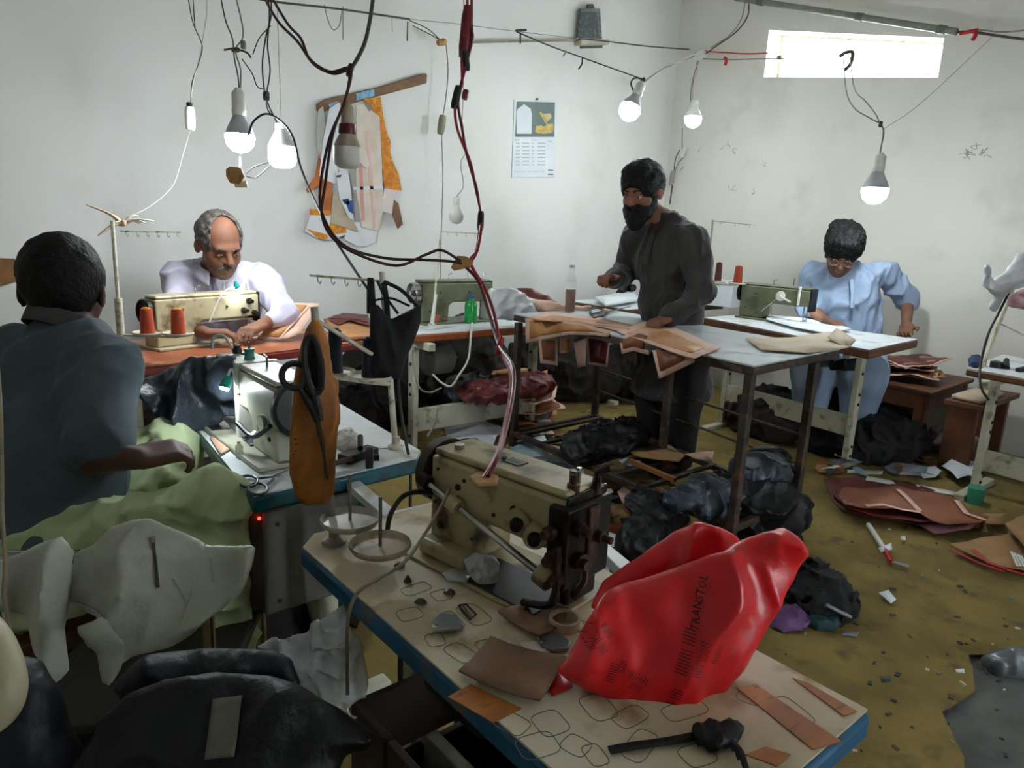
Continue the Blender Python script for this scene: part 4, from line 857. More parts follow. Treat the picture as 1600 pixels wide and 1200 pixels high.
cable('power_cable', 'maroon twisted cable sagging from upper left past the unlit bulb to the taped joint', [
    ([(400, -30, 1.9), (432, 30, 1.85), (465, 65, 1.8), (490, 100, 1.78), (520, 115, 1.75), (545, 112, 1.72), (541, 150, 1.7), (520, 210, 1.7), (508, 290, 1.7), (503, 335, 1.7), (520, 372, 1.7), (560, 398, 1.72), (620, 415, 1.75), (665, 398, 1.76), (690, 391, 1.76), (720, 408, 1.77)], .0036, w_mar),
    ([(410, -30, 1.9), (448, 35, 1.85), (470, 60, 1.8), (484, 92, 1.78), (515, 112, 1.75), (548, 108, 1.72), (538, 160, 1.7), (514, 220, 1.7), (500, 300, 1.7), (508, 345, 1.7), (540, 385, 1.72), (600, 403, 1.75), (660, 406, 1.76), (700, 408, 1.77), (722, 412, 1.77)], .0036, w_mar),
    ([(546, 112, 1.72), (562, 85, 1.72), (572, 60, 1.72), (580, 20, 1.75), (586, -30, 1.8)], .005, w_olive)],
    extras=[('knot', (547, 110, 1.72), .008, .03, w_mar, (.3, 0, 1))])
tg = MB().prism([(-.028, -.012), (-.02, -.02), (.02, -.012), (.03, .002), (.012, .016), (-.012, .018)], .006, PD(722, 411, 1.775), tuple(CR), tuple(CU)); setp(tg.build('tape_joint', buff, bevel=.002), 'crumpled buff tape around the cable joint over the orange-edged table', 'tape')
cable('power_cable', 'thin black cable arching over the pair of lit bulbs and down behind the pouch', [
    ([(388, 212, 2.6), (396, 190, 2.6), (416, 178, 2.6), (440, 190, 2.6), (458, 215, 2.55), (470, 262, 2.5), (490, 310, 2.4), (515, 360, 2.2), (540, 400, 2.1), (560, 430, 2.0), (575, 452, 1.95)], .004, w_blk)])
cable('lamp_wire', 'bundle of brown wires dropping to the left lit bulb', [
    ([(340, -30, 2.75), (352, 30, 2.75), (363, 60, 2.75), (366, 90, 2.75), (372, 120, 2.75), tuple((374, 150, 2.75))], .0028, w_brn), ([(362, -30, 2.75), (380, 50, 2.75), (368, 78, 2.75), (376, 110, 2.75), (375, 150, 2.75)], .0028, w_grey),
    ([(300, -30, 2.7), (303, 20, 2.7), (305, 45, 2.7)], .002, w_brn), ([(350, 78, 2.75), (366, 76, 2.75), (385, 82, 2.75), (392, 90, 2.75)], .004, w_olive), ([(375, 245, 2.75), (376, 258, 2.75), (372, 268, 2.75)], .0025, w_grey)],
    extras=[('knot', (368, 78, 2.75), .010, .03, w_olive, (1, 0, .2)), ('joint', (380, 70, 2.75), .010, .03, w_grey, (0, 0, 1))])
cable('lamp_wire', 'pair of dark wires with a taped knot above the drum-shaped lit bulb', [
    ([(420, -30, 2.7), (424, 20, 2.7), (415, 60, 2.72), (410, 100, 2.75), (413, 140, 2.8), (420, 165, 2.85), (432, 190, 2.85), (441, 212, 2.85)], .003, w_blk), ([(415, -30, 2.7), (421, 20, 2.7), (418, 70, 2.72), (422, 110, 2.75), (417, 145, 2.8), (418, 170, 2.85), (430, 186, 2.85), (443, 212, 2.85)], .003, w_blk),
    ([(432, -30, 2.9), (434, 40, 2.9), (437, 120, 2.9), (440, 205, 2.87)], .0012, w_grey), ([(378, 92, 2.75), (394, 115, 2.75), (402, 135, 2.75), (414, 140, 2.78)], .0022, w_blk), ([(423, 40, 2.7), (405, 60, 2.72), (395, 85, 2.74)], .0022, w_olive)],
    extras=[('tape_wrap', (416, 150, 2.82), .013, .035, tape_b, U)])
tag_ = thing('card_tag', 'small brown card wired below the pair of lit bulbs', 'card tag', PD(371, 278, 2.6))
MB().prism([(-.035, .025), (-.02, .035), (.02, .032), (.032, .0), (.015, -.028), (-.02, -.025), (-.034, 0)], .01, PD(369, 276, 2.6), tuple(CR), tuple(CU)).build('card', buff, tag_, bevel=.002)
MB().prism([(-.012, -.018), (.036, -.012), (.04, -.036), (-.006, -.036)], .008, PD(371, 278, 2.61), tuple(CR), tuple(CU)).build('tape_end', mat('cream_tape', 'd8c79a'), tag_)
MB().tube(W([(384, 272, 2.6), (395, 262, 2.62), (412, 256, 2.65), (425, 252, 2.7)]), .0022, 6).build('wire', w_grey, tag_); MB().tube(W([(384, 275, 2.6), (398, 278, 2.62), (412, 268, 2.65), (424, 256, 2.7)]), .0022, 6).build('wire', w_grey, tag_); MB().tube(W([(375, 245, 2.74), (374, 262, 2.65)]), .0022, 6).build('wire', w_grey, tag_)
cable('lamp_wire', 'wire with a white plug connector hanging at far left near the top', [([(290, -30, 2.9), (300, 30, 2.9), (312, 60, 2.9), (316, 76, 2.9), (310, 100, 2.9), (300, 130, 2.9), (298, 163, 2.9)], .0022, w_brn), ([(322, -30, 2.9), (323, 20, 2.9), (317, 60, 2.9), (313, 85, 2.9), (302, 128, 2.9), (297, 163, 2.9)], .0022, w_wht),
    ([(297, 205, 2.9), (288, 235, 2.9), (275, 280, 2.85), (262, 300, 2.8), (235, 322, 2.7), (205, 338, 2.5)], .0007, w_wht)], extras=[('plug', (297, 185, 2.9), .020, .09, white_pl, U), ('plug_cap', (296, 164, 2.9), .012, .02, tape_b, U)])
# lines strung along the back wall
yb = depth(PY(700, 60, WY - .12))
def wy(px, py, off=.12): return (px, py, depth(PY(px, py, WY - off)))
cable('rope_line', 'long rope strung across the top of the back wall towards the corner', [([wy(380, -8), wy(425, 2), wy(530, 14), wy(640, 30)], .006, w_olive), ([wy(640, 30), wy(720, 38), wy(815, 50), wy(905, 60)], .0022, w_grey), ([wy(640, 32), wy(668, 45), wy(690, 64)], .003, w_olive), ([wy(905, 60), wy(960, 66), wy(1010, 72), wy(1060, 76), wy(1085, 78)], .005, w_olive), ([wy(645, 40), wy(680, 58), wy(695, 68)], .003, w_olive),
    ([wy(507, 8), wy(512, 30), wy(520, 46), wy(530, 40), wy(535, 14)], .003, w_grey), ([wy(536, 10), wy(536, 62)], .003, w_grey), ([wy(637, 34), wy(636, 64)], .004, w_olive), ([wy(612, 26), wy(613, 50)], .002, w_grey)], cat='rope', extras=[('knot', wy(690, 66), .022, .06, buff, (1, 0, .3))])
cable('hanging_wire', 'black wire with tied ends slanting down to the tilted lit bulb', [([wy(808, 50), wy(860, 72), wy(910, 90), wy(960, 108), wy(1005, 124)], .005, w_blk), ([wy(806, 48), wy(822, 47)], .008, w_blk), ([wy(813, 52), wy(813, 68)], .006, w_blk), ([wy(910, 90), wy(909, 100), wy(904, 108)], .006, w_blk), ([wy(885, 80), wy(880, 88)], .004, w_blk), ([wy(1005, 124), wy(992, 122), wy(986, 130), wy(990, 142)], .007, w_blk)], extras=[('tape_wrap', wy(1004, 126), .016, .05, tape_b, (.6, 0, .6))])
rodt = MB().bar(PY(738, 66, WY - .03), PY(940, 62, WY - .03), .02, .012); setp(rodt.build('wooden_batten', mat('pale_batten', '8f8b74', '7c7862', .7, 14)), 'thin pale batten fixed to the back wall under the framed picture', 'batten')
# small framed picture leaning on a little ledge
ft = thing('framed_picture', 'small dark framed picture on a ledge high on the back wall', 'picture', PY(920, 62, WY))
def onY(pts, y): return [tuple(PY(a, b, y)) for a, b in pts]
def panel(pts, y, th, name, m, parent, bevel=0):
    P = onY(pts, y); n = len(P); v = P + [(a, b - th, c) for a, b, c in P]
    return MB().raw(v, [tuple(range(n)), tuple(range(2 * n - 1, n - 1, -1))] + [(i, n + i, n + (i + 1) % n, (i + 1) % n) for i in range(n)]).build(name, m, parent, bevel=bevel)
panel([(899, 62), (904, 14), (935, 14), (938, 62)], WY - .03, .02, 'frame', mat('silver_frame', '777d7a', '4a504e', .4, 30, metal=.4), ft, .003)
panel([(902, 59), (907, 19), (932, 19), (935, 59)], WY - .052, .004, 'print', mat('dark_print', '27302f', '3f4a4a', .5, 45, c3='77807f', s3=40), ft)
panel([(915, 14), (917, 7), (924, 7), (926, 14)], WY - .03, .02, 'crest', mat('dark_crest', '3a403e'), ft)
panel([(897, 64), (897, 72), (940, 72), (940, 64)], WY - .002, .08, 'ledge', mat('pale_ledge', 'bdb9a8', 'a8a391', .7, 20), ft, .002)
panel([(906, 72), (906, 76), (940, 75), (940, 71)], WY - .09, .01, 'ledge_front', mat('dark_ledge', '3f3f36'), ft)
# calendar
ca = thing('paper_calendar', 'paper wall calendar with a dark green picture panel above the date table', 'calendar', PY(834, 277, WY))
paper = mat('paper_white', 'dfe5e8', 'd6dde1', .8, 6); 
panel([(803, 156), (868, 157), (866, 277), (799, 277)], WY - .001, .006, 'page', paper, ca)
panel([(807, 158.5), (867, 160), (866, 214), (805, 214)], WY - .0075, .0015, 'picture_panel', mat('calendar_green', '4a5c57', '62716c', .5, 5, lo=.3, hi=.7), ca)
panel([(807, 209), (806.5, 176), (809, 170), (819, 163), (829, 170), (831, 178), (830.5, 209)], WY - .0092, .001, 'arch_panel', paper, ca)
gold = mat('gold_print', 'b39a4a', '8d7733', .4, 30, metal=.2)
panel([(836, 205), (838, 197), (845, 196), (850, 198), (857, 194), (864, 193), (865, 200), (863, 207), (850, 209), (840, 208)], WY - .0092, .001, 'gold_ornament', gold, ca)
panel([(842, 176), (846, 175), (857, 195), (855, 197)], WY - .0094, .001, 'gold_ornament', gold, ca); panel([(848, 178), (860, 177), (862, 183), (855, 190)], WY - .0093, .001, 'gold_ornament', mat('pale_gold', 'c2b27e'), ca)
ink = mat('pale_ink', 'a9b1b5'); inkd = mat('dark_ink', '3f484c')
for k in range(7):
    y0 = 223 + k * 5.6
    for a, b in ((806, 812), (816, 827), (831, 834), (840, 852)): panel([(a, y0), (b, y0), (b, y0 + 1.6), (a, y0 + 1.6)], WY - .0075, .0006, 'date_row', ink, ca)
for a, b, y0 in ((804, 812, 218), (830, 840, 218), (856, 862, 220)): panel([(a, y0), (b, y0), (b, y0 + 1.5), (a, y0 + 1.5)], WY - .0075, .0006, 'heading', ink, ca)
for y0 in (265, 271.5): panel([(856, y0), (864.5, y0), (864.5, y0 + 1.8), (856, y0 + 1.8)], WY - .0075, .0006, 'stamp_line', inkd, ca)
for k in range(5): panel([(803 + k * 10, 268), (811 + k * 10, 268), (811 + k * 10, 269), (803 + k * 10, 269)], WY - .0075, .0006, 'footer_line', ink, ca)
MB().lathe([(.001, 0), (.008, 0), (.006, .02), (.001, .022)], PY(838, 155, WY), (0, -1, 0), 8).build('nail', bolt_m, ca)
# plank with hanging card templates
pk = thing('brown_plank', 'slanting brown plank on the back wall holding card templates', 'plank', PY(575, 150, WY))
panel([(493, 163), (505, 156), (585, 138), (661, 115), (664, 117), (663, 131), (600, 148), (500, 176), (494, 174)], WY - .001, .03, 'board', mat('plank_brown', '7a5b3f', '664a32', .7, 7, stretch=(.6, 1, 4)), pk, .004)
bt = mat('blue_tape', '5f8fae', '86b0c8', .5, 30)
panel([(556, 146), (584, 139), (585, 150), (557, 157)], WY - .033, .002, 'blue_tape', bt, pk); panel([(513, 163), (528, 158), (526, 170), (516, 172)], WY - .033, .002, 'blue_tape', bt, pk)
orng = mat('orange_print', 'd08a1e', 'b5661a', .7, 35, c3='e0b040', s3=60); pinkc = mat('pink_stripe_card', 'd9bcb0', 'cfa9a0', .8, 9, stretch=(9, 1, .3), lo=.42, hi=.58); bone = mat('bone_card', 'd4cabb', 'c6baa8', .8, 9); whitec = mat('white_card', 'd8dbdc', 'cdd0d2', .8, 9); rustc = mat('rust_card', 'b46a3a', '9d5528', .8, 16); bluec = mat('blue_card', '234a8c'); navyc = mat('navy_card', '22304a')
def hangcard(label, pts, off, m, cat='template', th=.006, parts=()):
    t = thing('card_template', label, cat, PY(pts[0][0], pts[0][1], WY - off), group='card templates hanging on the plank')
    panel(pts, WY - off, th, 'sheet', m, t)
    for nm, pp, mm in parts: panel(pp, WY - off - th - .0004, .001, nm, mm, t)
hangcard('yellow and orange printed strip hanging right under the plank', [(566, 154), (594, 152), (598, 180), (603, 205), (610, 222), (609, 238), (614, 255), (622, 272), (627, 298), (612, 296), (600, 292), (596, 260), (590, 200), (580, 165)], .034, orng)
hangcard('long pale template with pink stripes in the middle of the hanging bunch', [(572, 180), (578, 172), (592, 182), (596, 250), (598, 330), (590, 360), (565, 355), (556, 300), (555, 240), (566, 200)], .045, bone, parts=[('pink_stripe', [(571, 205), (576, 203), (588, 355), (583, 357)], pinkc), ('pink_stripe', [(560, 240), (565, 240), (570, 345), (565, 345)], mat('pink_ink', 'c98f8a')), ('tie_band', [(552, 292), (598, 290), (598, 295), (552, 297)], whitec)])
hangcard('narrow bone white pocket template beside the unlit bulb', [(556, 165), (568, 162), (576, 175), (570, 195), (571, 235), (577, 258), (572, 264), (565, 258), (558, 230), (556, 195)], .055, bone)
hangcard('tall white template at the left of the hanging bunch', [(514, 170), (530, 160), (535, 180), (530, 240), (524, 288), (510, 282), (498, 275), (505, 215)], .04, whitec)
hangcard('grey template hanging from a thin strip at the far left of the bunch', [(497, 172), (504, 166), (508, 190), (504, 240), (496, 240), (494, 205)], .036, mat('grey_card', 'a9aaa0', '97988e', .8, 10))
hangcard('rust orange template with pointed tip at the left', [(498, 240), (504, 270), (518, 285), (519, 340), (500, 330), (497, 290), (480, 302), (478, 296), (492, 275)], .037, rustc)
hangcard('white and blue crinkled piece low in the middle', [(524, 270), (543, 268), (548, 300), (552, 345), (544, 340), (530, 310)], .05, whitec, parts=[('blue_patch', [(540, 315), (550, 313), (553, 335), (545, 330)], bluec), ('navy_patch', [(525, 274), (534, 273), (532, 277), (526, 277)], navyc), ('navy_patch', [(534, 312), (545, 310), (546, 320), (538, 318)], navyc)])
hangcard('beige cone shaped template low in the bunch', [(520, 300), (528, 300), (552, 345), (560, 362), (545, 358), (516, 348)], .043, mat('beige_card', 'b6aa92', 'a49880', .8, 10))
hangcard('yellow trimmed white cloth at the lower left of the bunch', [(485, 335), (515, 332), (520, 350), (540, 352), (542, 366), (515, 375), (490, 370), (476, 361)], .038, whitec, parts=[('yellow_trim', [(484, 326), (516, 329), (515, 337), (484, 336)], orng), ('yellow_trim', [(478, 357), (512, 367), (512, 373), (500, 374)], orng), ('yellow_trim', [(515, 348), (541, 350), (541, 364), (515, 366)], orng)])
hangcard('pale pocket piece hanging under the orange strip', [(600, 294), (626, 299), (616, 312), (612, 335), (597, 330), (596, 316)], .042, mat('pale_pink_card', 'd6c8c4'))
hangcard('brown card tab at the right end of the bunch', [(615, 312), (622, 318), (629, 350), (621, 358), (612, 335)], .044, mat('brown_tab', '7d5d48', '6a4d3a', .8, 10))
hangcard('white round-ended piece at the bottom of the bunch', [(540, 348), (580, 345), (588, 360), (586, 378), (560, 386), (538, 374)], .036, whitec)
# cardboard scrap on the left wall stretch
sc = thing('cardboard_scrap', 'brown cardboard scrap on the wall at the left edge', 'cardboard', PY(10, 440, WY)); panel([(-6, 403), (22, 404), (33, 425), (33, 436), (-6, 447)], WY - .001, .03, 'sheet', mat('wall_cardboard', '8a6138', '74502c', .8, 12), sc, .003)
# pipe and red-taped wires near the ventilator
dp = depth(PX(1350, 25, WX - .12)); pp = thing('conduit_pipe', 'grey conduit pipe slanting past the ventilator', 'pipe', PX(1350, 25, WX))
A_, B_ = PX(1150, -3, WX - .1), PX(1495, 50, WX - .1); MB().tube([A_, A_.lerp(B_, .5), B_], .022, 12).build('tube', mat('grey_conduit', '7f8078', '6b6c64', .5, 10), pp)
for f in (.12, .6, .93): q = A_.lerp(B_, f); MB().tube([q, q + (B_ - A_).normalized() * .05], .027, 12).build('coupling', mat('grey_coupling', '5f605a'), pp)
def wx(px, py, off=.08): return (px, py, depth(PX(px, py, WX - off)))
cable('red_taped_wire', 'wires with red tape tails running from the pipe end to the right edge', [([wx(1490, 50), wx(1520, 50), wx(1560, 56), wx(1620, 64)], .008, w_brn), ([wx(1490, 52), wx(1530, 47), wx(1565, 50), wx(1620, 46)], .005, w_grey), ([wx(1522, 46), wx(1524, 55), wx(1519, 63)], .012, tape_r), ([wx(1500, 52), wx(1528, 47)], .012, tape_r)])
cable('red_taped_wire', 'wire with red tape tail running along the wall left of the ventilator', [([wx(1098, 80), wx(1130, 82), wx(1165, 84), wx(1200, 83)], .005, tape_r), ([wx(1098, 92), wx(1140, 93), wx(1190, 92), wx(1235, 92)], .005, w_grey), ([wx(1132, 90), wx(1135, 94), wx(1133, 102)], .012, tape_r), ([wx(1170, 0), wx(1168, 25), wx(1150, 50), wx(1115, 75), wx(1098, 88)], .005, w_olive), ([wx(1165, 0), wx(1158, 30), wx(1140, 55), wx(1110, 75)], .004, w_grey), ([wx(1215, 90), wx(1222, 89)], .014, w_grey)], extras=[('joint', wx(1095, 86), .035, .1, white_pl, (0, 1, -.2))])
cable('lamp_wire', 'thin wire from the corner joint to the small lit bulb', [([wx(1092, 95, .4), wx(1085, 115, .45), wx(1080, 140, .6), (1079, 160, 4.8)], .004, w_brn), ([wx(1088, 95, .4), wx(1089, 112, .45), wx(1083, 130, .6), (1082, 160, 4.8)], .003, w_grey)])
cable('lamp_wire', 'wires from the corner joint to the tilted lit bulb', [([wx(1085, 88, .3), (1060, 98, 4.8), (1040, 106, 4.6), (1020, 118, 4.4), (1004, 130, 4.3)], .004, w_brn), ([wx(1088, 82, .3), (1062, 96, 4.8), (1042, 103, 4.6), (1016, 122, 4.4), (1002, 132, 4.3)], .003, w_grey)])
cable('lamp_wire', 'looped wires below the ventilator holding the lit bulb over the tailor in blue', [([wx(1318, 88, .3), (1322, 140, 4.3), (1334, 168, 4.0), (1360, 185, 3.9), (1376, 194, 3.9), (1380, 205, 3.9), (1377, 230, 3.9), (1371, 262, 3.9)], .0035, w_grey), ([wx(1328, 88, .3), (1335, 138, 4.3), (1352, 158, 4.0), (1368, 178, 3.9), (1374, 192, 3.9), (1381, 206, 3.9), (1376, 232, 3.9), (1370, 262, 3.9)], .0035, w_grey), ([wx(1312, 88, .3), wx(1322, 82, .3), wx(1332, 82, .3), wx(1330, 98, .3), wx(1320, 110, .3)], .012, w_olive), ([(1380, 202, 3.9), (1440, 160, 4.2), (1550, 58, 4.3)], .0015, w_grey)], extras=[('knot', (1376, 194, 3.9), .010, .03, w_olive, (.3, 0, 1))])
cable('hanging_flex', 'grey flex with a switch hanging on the wall behind the standing man', [([wx(1066, 200, .03), wx(1066, 232, .03), wx(1068, 245, .03), wx(1058, 258, .03), wx(1050, 290, .03), wx(1046, 320, .03)], .004, w_grey), ([wx(1062, 234, .03), wx(1055, 250, .03), wx(1052, 280, .03), wx(1047, 318, .03)], .004, w_brn)], extras=[('switch', wx(1068, 238, .04), .022, .09, white_pl, (.2, -.2, 1)), ('connector', wx(1050, 278, .04), .022, .12, mat('dull_connector', '9a978a'), (.1, 0, 1))])
cable('hanging_flex', 'vertical grey wire with a connector running down the back wall to the table', [([wy(697, 70, .1), wy(700, 110, .1), wy(697, 150, .1), wy(692, 182, .1)], .004, w_grey), ([wy(690, 210, .1), wy(692, 280, .1), wy(690, 350, .2), wy(688, 420, .4), wy(688, 500, .62)], .0035, w_grey)], extras=[('connector', wy(690, 195, .1), .025, .12, mat('olive_connector', '7d7a62'), (.15, 0, 1))])
_v = np.array(topof(B7)) - CC; _z7 = _v @ CF; B7_px = (800 + FPX * (_v @ CR) / _z7, 600 - FPX * (_v @ CU) / _z7)
cable('lamp_wire', 'thin wire hanging to the pale unlit bulb', [([(724, -60, 3.7), (725, 60, 3.7), (724, 140, 3.7), (722, 200, 3.7), (728, 235, 3.7), (720, 255, 3.65), (724, 290, 3.6), (715, 305, 3.6), (*B7_px, 3.6)], .0022, w_grey)], extras=[('plug', (727, 148, 3.7), .018, .05, maroon, (.2, 0, 1))])
# ------------------------------------------------------------------ soft goods: garments, bags, leather
def poly_sd(Q, V):
    V = np.array(V, np.float32); n = len(V); d = np.full(len(Q), 1e9, np.float32); s = np.ones(len(Q), np.float32)
    for i in range(n):
        a, b = V[i], V[i - 1]; e = b - a; w = Q - a; t = np.clip((w @ e) / max(float(e @ e), 1e-12), 0, 1); r = w - t[:, None] * e; d = np.minimum(d, (r * r).sum(1))
        c1 = Q[:, 1] >= a[1]; c2 = Q[:, 1] < b[1]; c3 = e[0] * w[:, 1] > e[1] * w[:, 0]
        al = c1 & c2 & c3; no = ~c1 & ~c2 & ~c3; s = np.where(al | no, -s, s)
    return np.sqrt(d) * s
class Plane:
    def __init__(s, o, n, up=(0, 0, 1)):
        s.o = Vector(o); s.n = Vector(n).normalized(); u = Vector(up); s.X = u.cross(s.n).normalized() if abs(u.dot(s.n)) < .99 else Vector((1, 0, 0)); s.Y = s.n.cross(s.X)
    def px(s, x, y):
        d = Vector(ray(x, y)); c = Vector(CC); return c + d * ((s.o - c).dot(s.n) / d.dot(s.n))
    def uv(s, x, y): q = s.px(x, y) - s.o; return (q.dot(s.X), q.dot(s.Y))
def vplane(px, py, d, yaw=0, tilt=0):
    """upright plane facing the camera, turned by yaw and leaning by tilt"""
    n = Vector((-_F0[0], -_F0[1], 0)); n.rotate(Euler((0, 0, yaw))); n = (n + Vector((0, 0, tilt))).normalized(); return Plane(PD(px, py, d), n)
def zplane(z): return Plane((0, 0, z), (0, 0, 1))
def pillow(name, m, parent, px, pl, T, w, fold=(.01, 12, (1, 1), 1), res=.008, bend=None, hmin=.003, smooth=1, extra=None):
    V = [pl.uv(*q) for q in px]; A = np.array(V); lo2, hi2 = A.min(0), A.max(0)
    o = np.array(pl.o, np.float32); B = np.array([pl.X, pl.Y, pl.n], np.float32)
    amp, fs, st, seed = fold; st = np.array([*st, 0], np.float32)
    def f(P):
        q = (P - o) @ B.T; sd = poly_sd(q[:, :2], V); a = np.clip(-sd / w, 0, 1); h = T * np.sqrt(a * (2 - a)) + hmin
        Q = np.stack([q[:, 0], q[:, 1], 0 * q[:, 0]], 1) * st; wv = noise(Q, fs * .6, seed + 9)[:, None] * .05
        rg = ridge(Q + wv, fs, seed); rg2 = ridge(Q[:, [1, 0, 2]] + wv * 1.5, fs * 1.9, seed + 3)
        zc = amp * (np.sign(rg) * rg * rg - .35) * 1.7 + amp * .55 * (rg2 * np.abs(rg2) - .3) + amp * .5 * noise(Q, fs * 2.7, seed + 4)
        if bend: zc = zc + bend(q[:, 0], q[:, 1])
        k = np.abs(q[:, 2] - zc) - h
        return np.where(sd < 0, np.maximum(k, sd), np.sqrt(np.maximum(sd, 0) ** 2 + np.maximum(k, 0) ** 2) - .001)
    S = SDF(); S.add(f)
    cs = [pl.o + pl.X * x + pl.Y * y + pl.n * z for x in (lo2[0], hi2[0]) for y in (lo2[1], hi2[1]) for z in (-T - amp * 2 - .02, T + amp * 2 + .02)]
    if bend:
        bb = bend(A[:, 0], A[:, 1]); cs += [c + pl.n * float(bb.max()) for c in cs] + [c + pl.n * float(bb.min()) for c in cs]
    lo, hi = bbox(cs, .015); return S.build(name, m, parent, lo, hi, res, smooth)
def heap(name, m, parent, blobs, fold=None, res=.01, zmin=None, smooth=1, k=.05):
    S = SDF()
    for c, r in blobs: S.add(ell(c, r), k)
    if fold: S.fold(fold)
    if zmin is not None: S.cut(plane((0, 0, zmin), (0, 0, -1)), .01)
    lo, hi = bbox([Vector(c) + Vector(r) for c, r in blobs] + [Vector(c) - Vector(r) for c, r in blobs], .04); return S.build(name, m, parent, lo, hi, res, smooth)
def sheet(name, m, parent, pts3, th=.003, wav=.006, seed=0, step=.05, freq=5., curl=0):
    """thin wavy sheet through a planar outline of 3-D points"""
    bm = bmesh.new(); vs = [bm.verts.new(p) for p in pts3]; f = bm.faces.new(vs); f.normal_update(); nn = f.normal.copy()
    if nn.z < 0: nn = -nn
    bmesh.ops.triangulate(bm, faces=[f])
    for _ in range(5):
        e = [x for x in bm.edges if x.calc_length() > step]
        if not e: break
        bmesh.ops.subdivide_edges(bm, edges=e, cuts=1)
    bmesh.ops.triangulate(bm, faces=bm.faces)
    if wav:
        P = np.array([v.co[:] for v in bm.verts]); k = noise(P, freq, seed) * wav + noise(P, freq * 2.7, seed + 1) * wav * .35
        k = k + wav * .55; c = P.mean(0); rr = ((P - c) ** 2).sum(1); k = k + curl * rr / max(rr.max(), 1e-6)
        for v, x in zip(bm.verts, k): v.co += nn * float(x)
    bmesh.ops.recalc_face_normals(bm, faces=bm.faces)
    me = bpy.data.meshes.new(name); bm.to_mesh(me); bm.free()
    for p in me.polygons: p.use_smooth = True
    o = link(name, me, m, parent); md = o.modifiers.new('solid', 'SOLIDIFY'); md.thickness = th; md.offset = 1; return o
def shrink(px, f=.86):
    c = np.mean(np.array(px, float), 0); return [tuple(c + (np.array(q) - c) * f) for q in px]
lea_b = mat('brown_leather', '8a5134', '774329', .5, 8, bump=.2, bscale=120, c3='9c6342', s3=5); lea_r = mat('oxblood_leather', '6b2a24', '57201c', .45, 8, bump=.2, bscale=120); lea_p = mat('pale_pink_lining', 'd8b7a4', 'caa48f', .75, 9); lea_t = mat('tan_leather', 'c08a58', 'ad7746', .5, 8, bump=.2, bscale=120)
lea_k = mat('black_leather', '0d0e11', '15161a', .5, 8, spec=.35, bump=.3, bscale=60); denim = mat('slate_sheen_leather', '3c4550', '292f39', .40, 7, bump=.3, bscale=70, c3='66717d', s3=8)  # denim: slate tone with paler patches takes in the sheen of black leather
plastic = mat('clear_polythene', 'd9dde0', None, .22, alpha=.42, spec=.8, coat=.3); plastic_w = mat('white_polythene', 'd3d6da', 'c3c7cc', .3, 12, alpha=.8, spec=.8)

# red carrier bag on the foreground table
red_pl = mat('red_polythene', 'e0151c', 'cc1018', .34, 6, sub=.2, spec=.6, bump=.25, bscale=24)
rb = thing('carrier_bag', 'crumpled red plastic carrier bag with black print on the foreground table', 'plastic bag', PZ(1030, 1130, .72))
bpl = vplane(1050, 1000, .90, .12, .25)
bag = [(868, 1044), (884, 1025), (902, 995), (915, 965), (930, 940), (950, 922), (1000, 908), (1060, 886), (1110, 864), (1160, 846), (1190, 828), (1222, 824), (1244, 838), (1252, 862), (1240, 905), (1215, 955), (1185, 1010), (1160, 1055), (1122, 1090), (1095, 1140), (1070, 1152), (1040, 1138), (1020, 1108), (985, 1090), (940, 1085), (900, 1066), (880, 1055)]
bcore = pillow('bag_body', red_pl, rb, bag, bpl, .032, .07, (.013, 10, (1, .5), 2), .0042, smooth=2)
pillow('bag_fold', red_pl, rb, [(922, 950), (945, 908), (1000, 868), (1083, 813), (1122, 823), (1153, 838), (1160, 852), (1130, 900), (1070, 940), (980, 960)], vplane(1040, 870, .955, .12, .25), .016, .04, (.009, 14, (1, .6), 5), .0042, smooth=2)
# print on the bag
pr_m = mat('black_print', '2a0508'); bag_lines = [('TRANQTUIDI', 1078, 925, -75, .016), ('FOR RAMZI', 1065, 1010, -72, .020), ('HOME STORE', 1052, 1015, -72, .017), ('MADE TO LAST', 1092, 1010, -74, .013), ('CLOTH HOUSE', 925, 985, 55, .015), ('QUALITY', 938, 975, 55, .013), ('SHOP WELL', 912, 990, 55, .012), ('ALL COLOURS', 985, 1040, 25, .013), ('ALL SIZES', 985, 1055, 25, .012), ('BAZAAR', 945, 1040, -72, .016), ('ROAD', 960, 1030, -70, .014), ('TEL', 1060, 945, 25, .013)]
bag_lines = [('TRANSTOL', 1078, 930, -76, .0135), ('|||||||| |||||', 1052, 1000, -73, .0155), ('||||| |||||||', 1072, 1010, -73, .0135), ('|||||||||', 1100, 1005, -75, .011), ('||||||| ||||', 925, 985, 60, .012), ('||||||||', 940, 972, 60, .010), ('|||||||', 912, 990, 60, .010), ('|||||||||', 985, 1042, 28, .011), ('|||||||', 982, 1056, 28, .009), ('||||||||', 945, 1035, -72, .012), ('||||||', 960, 1025, -72, .010), ('|||||| ||||', 1035, 1080, -74, .014)]
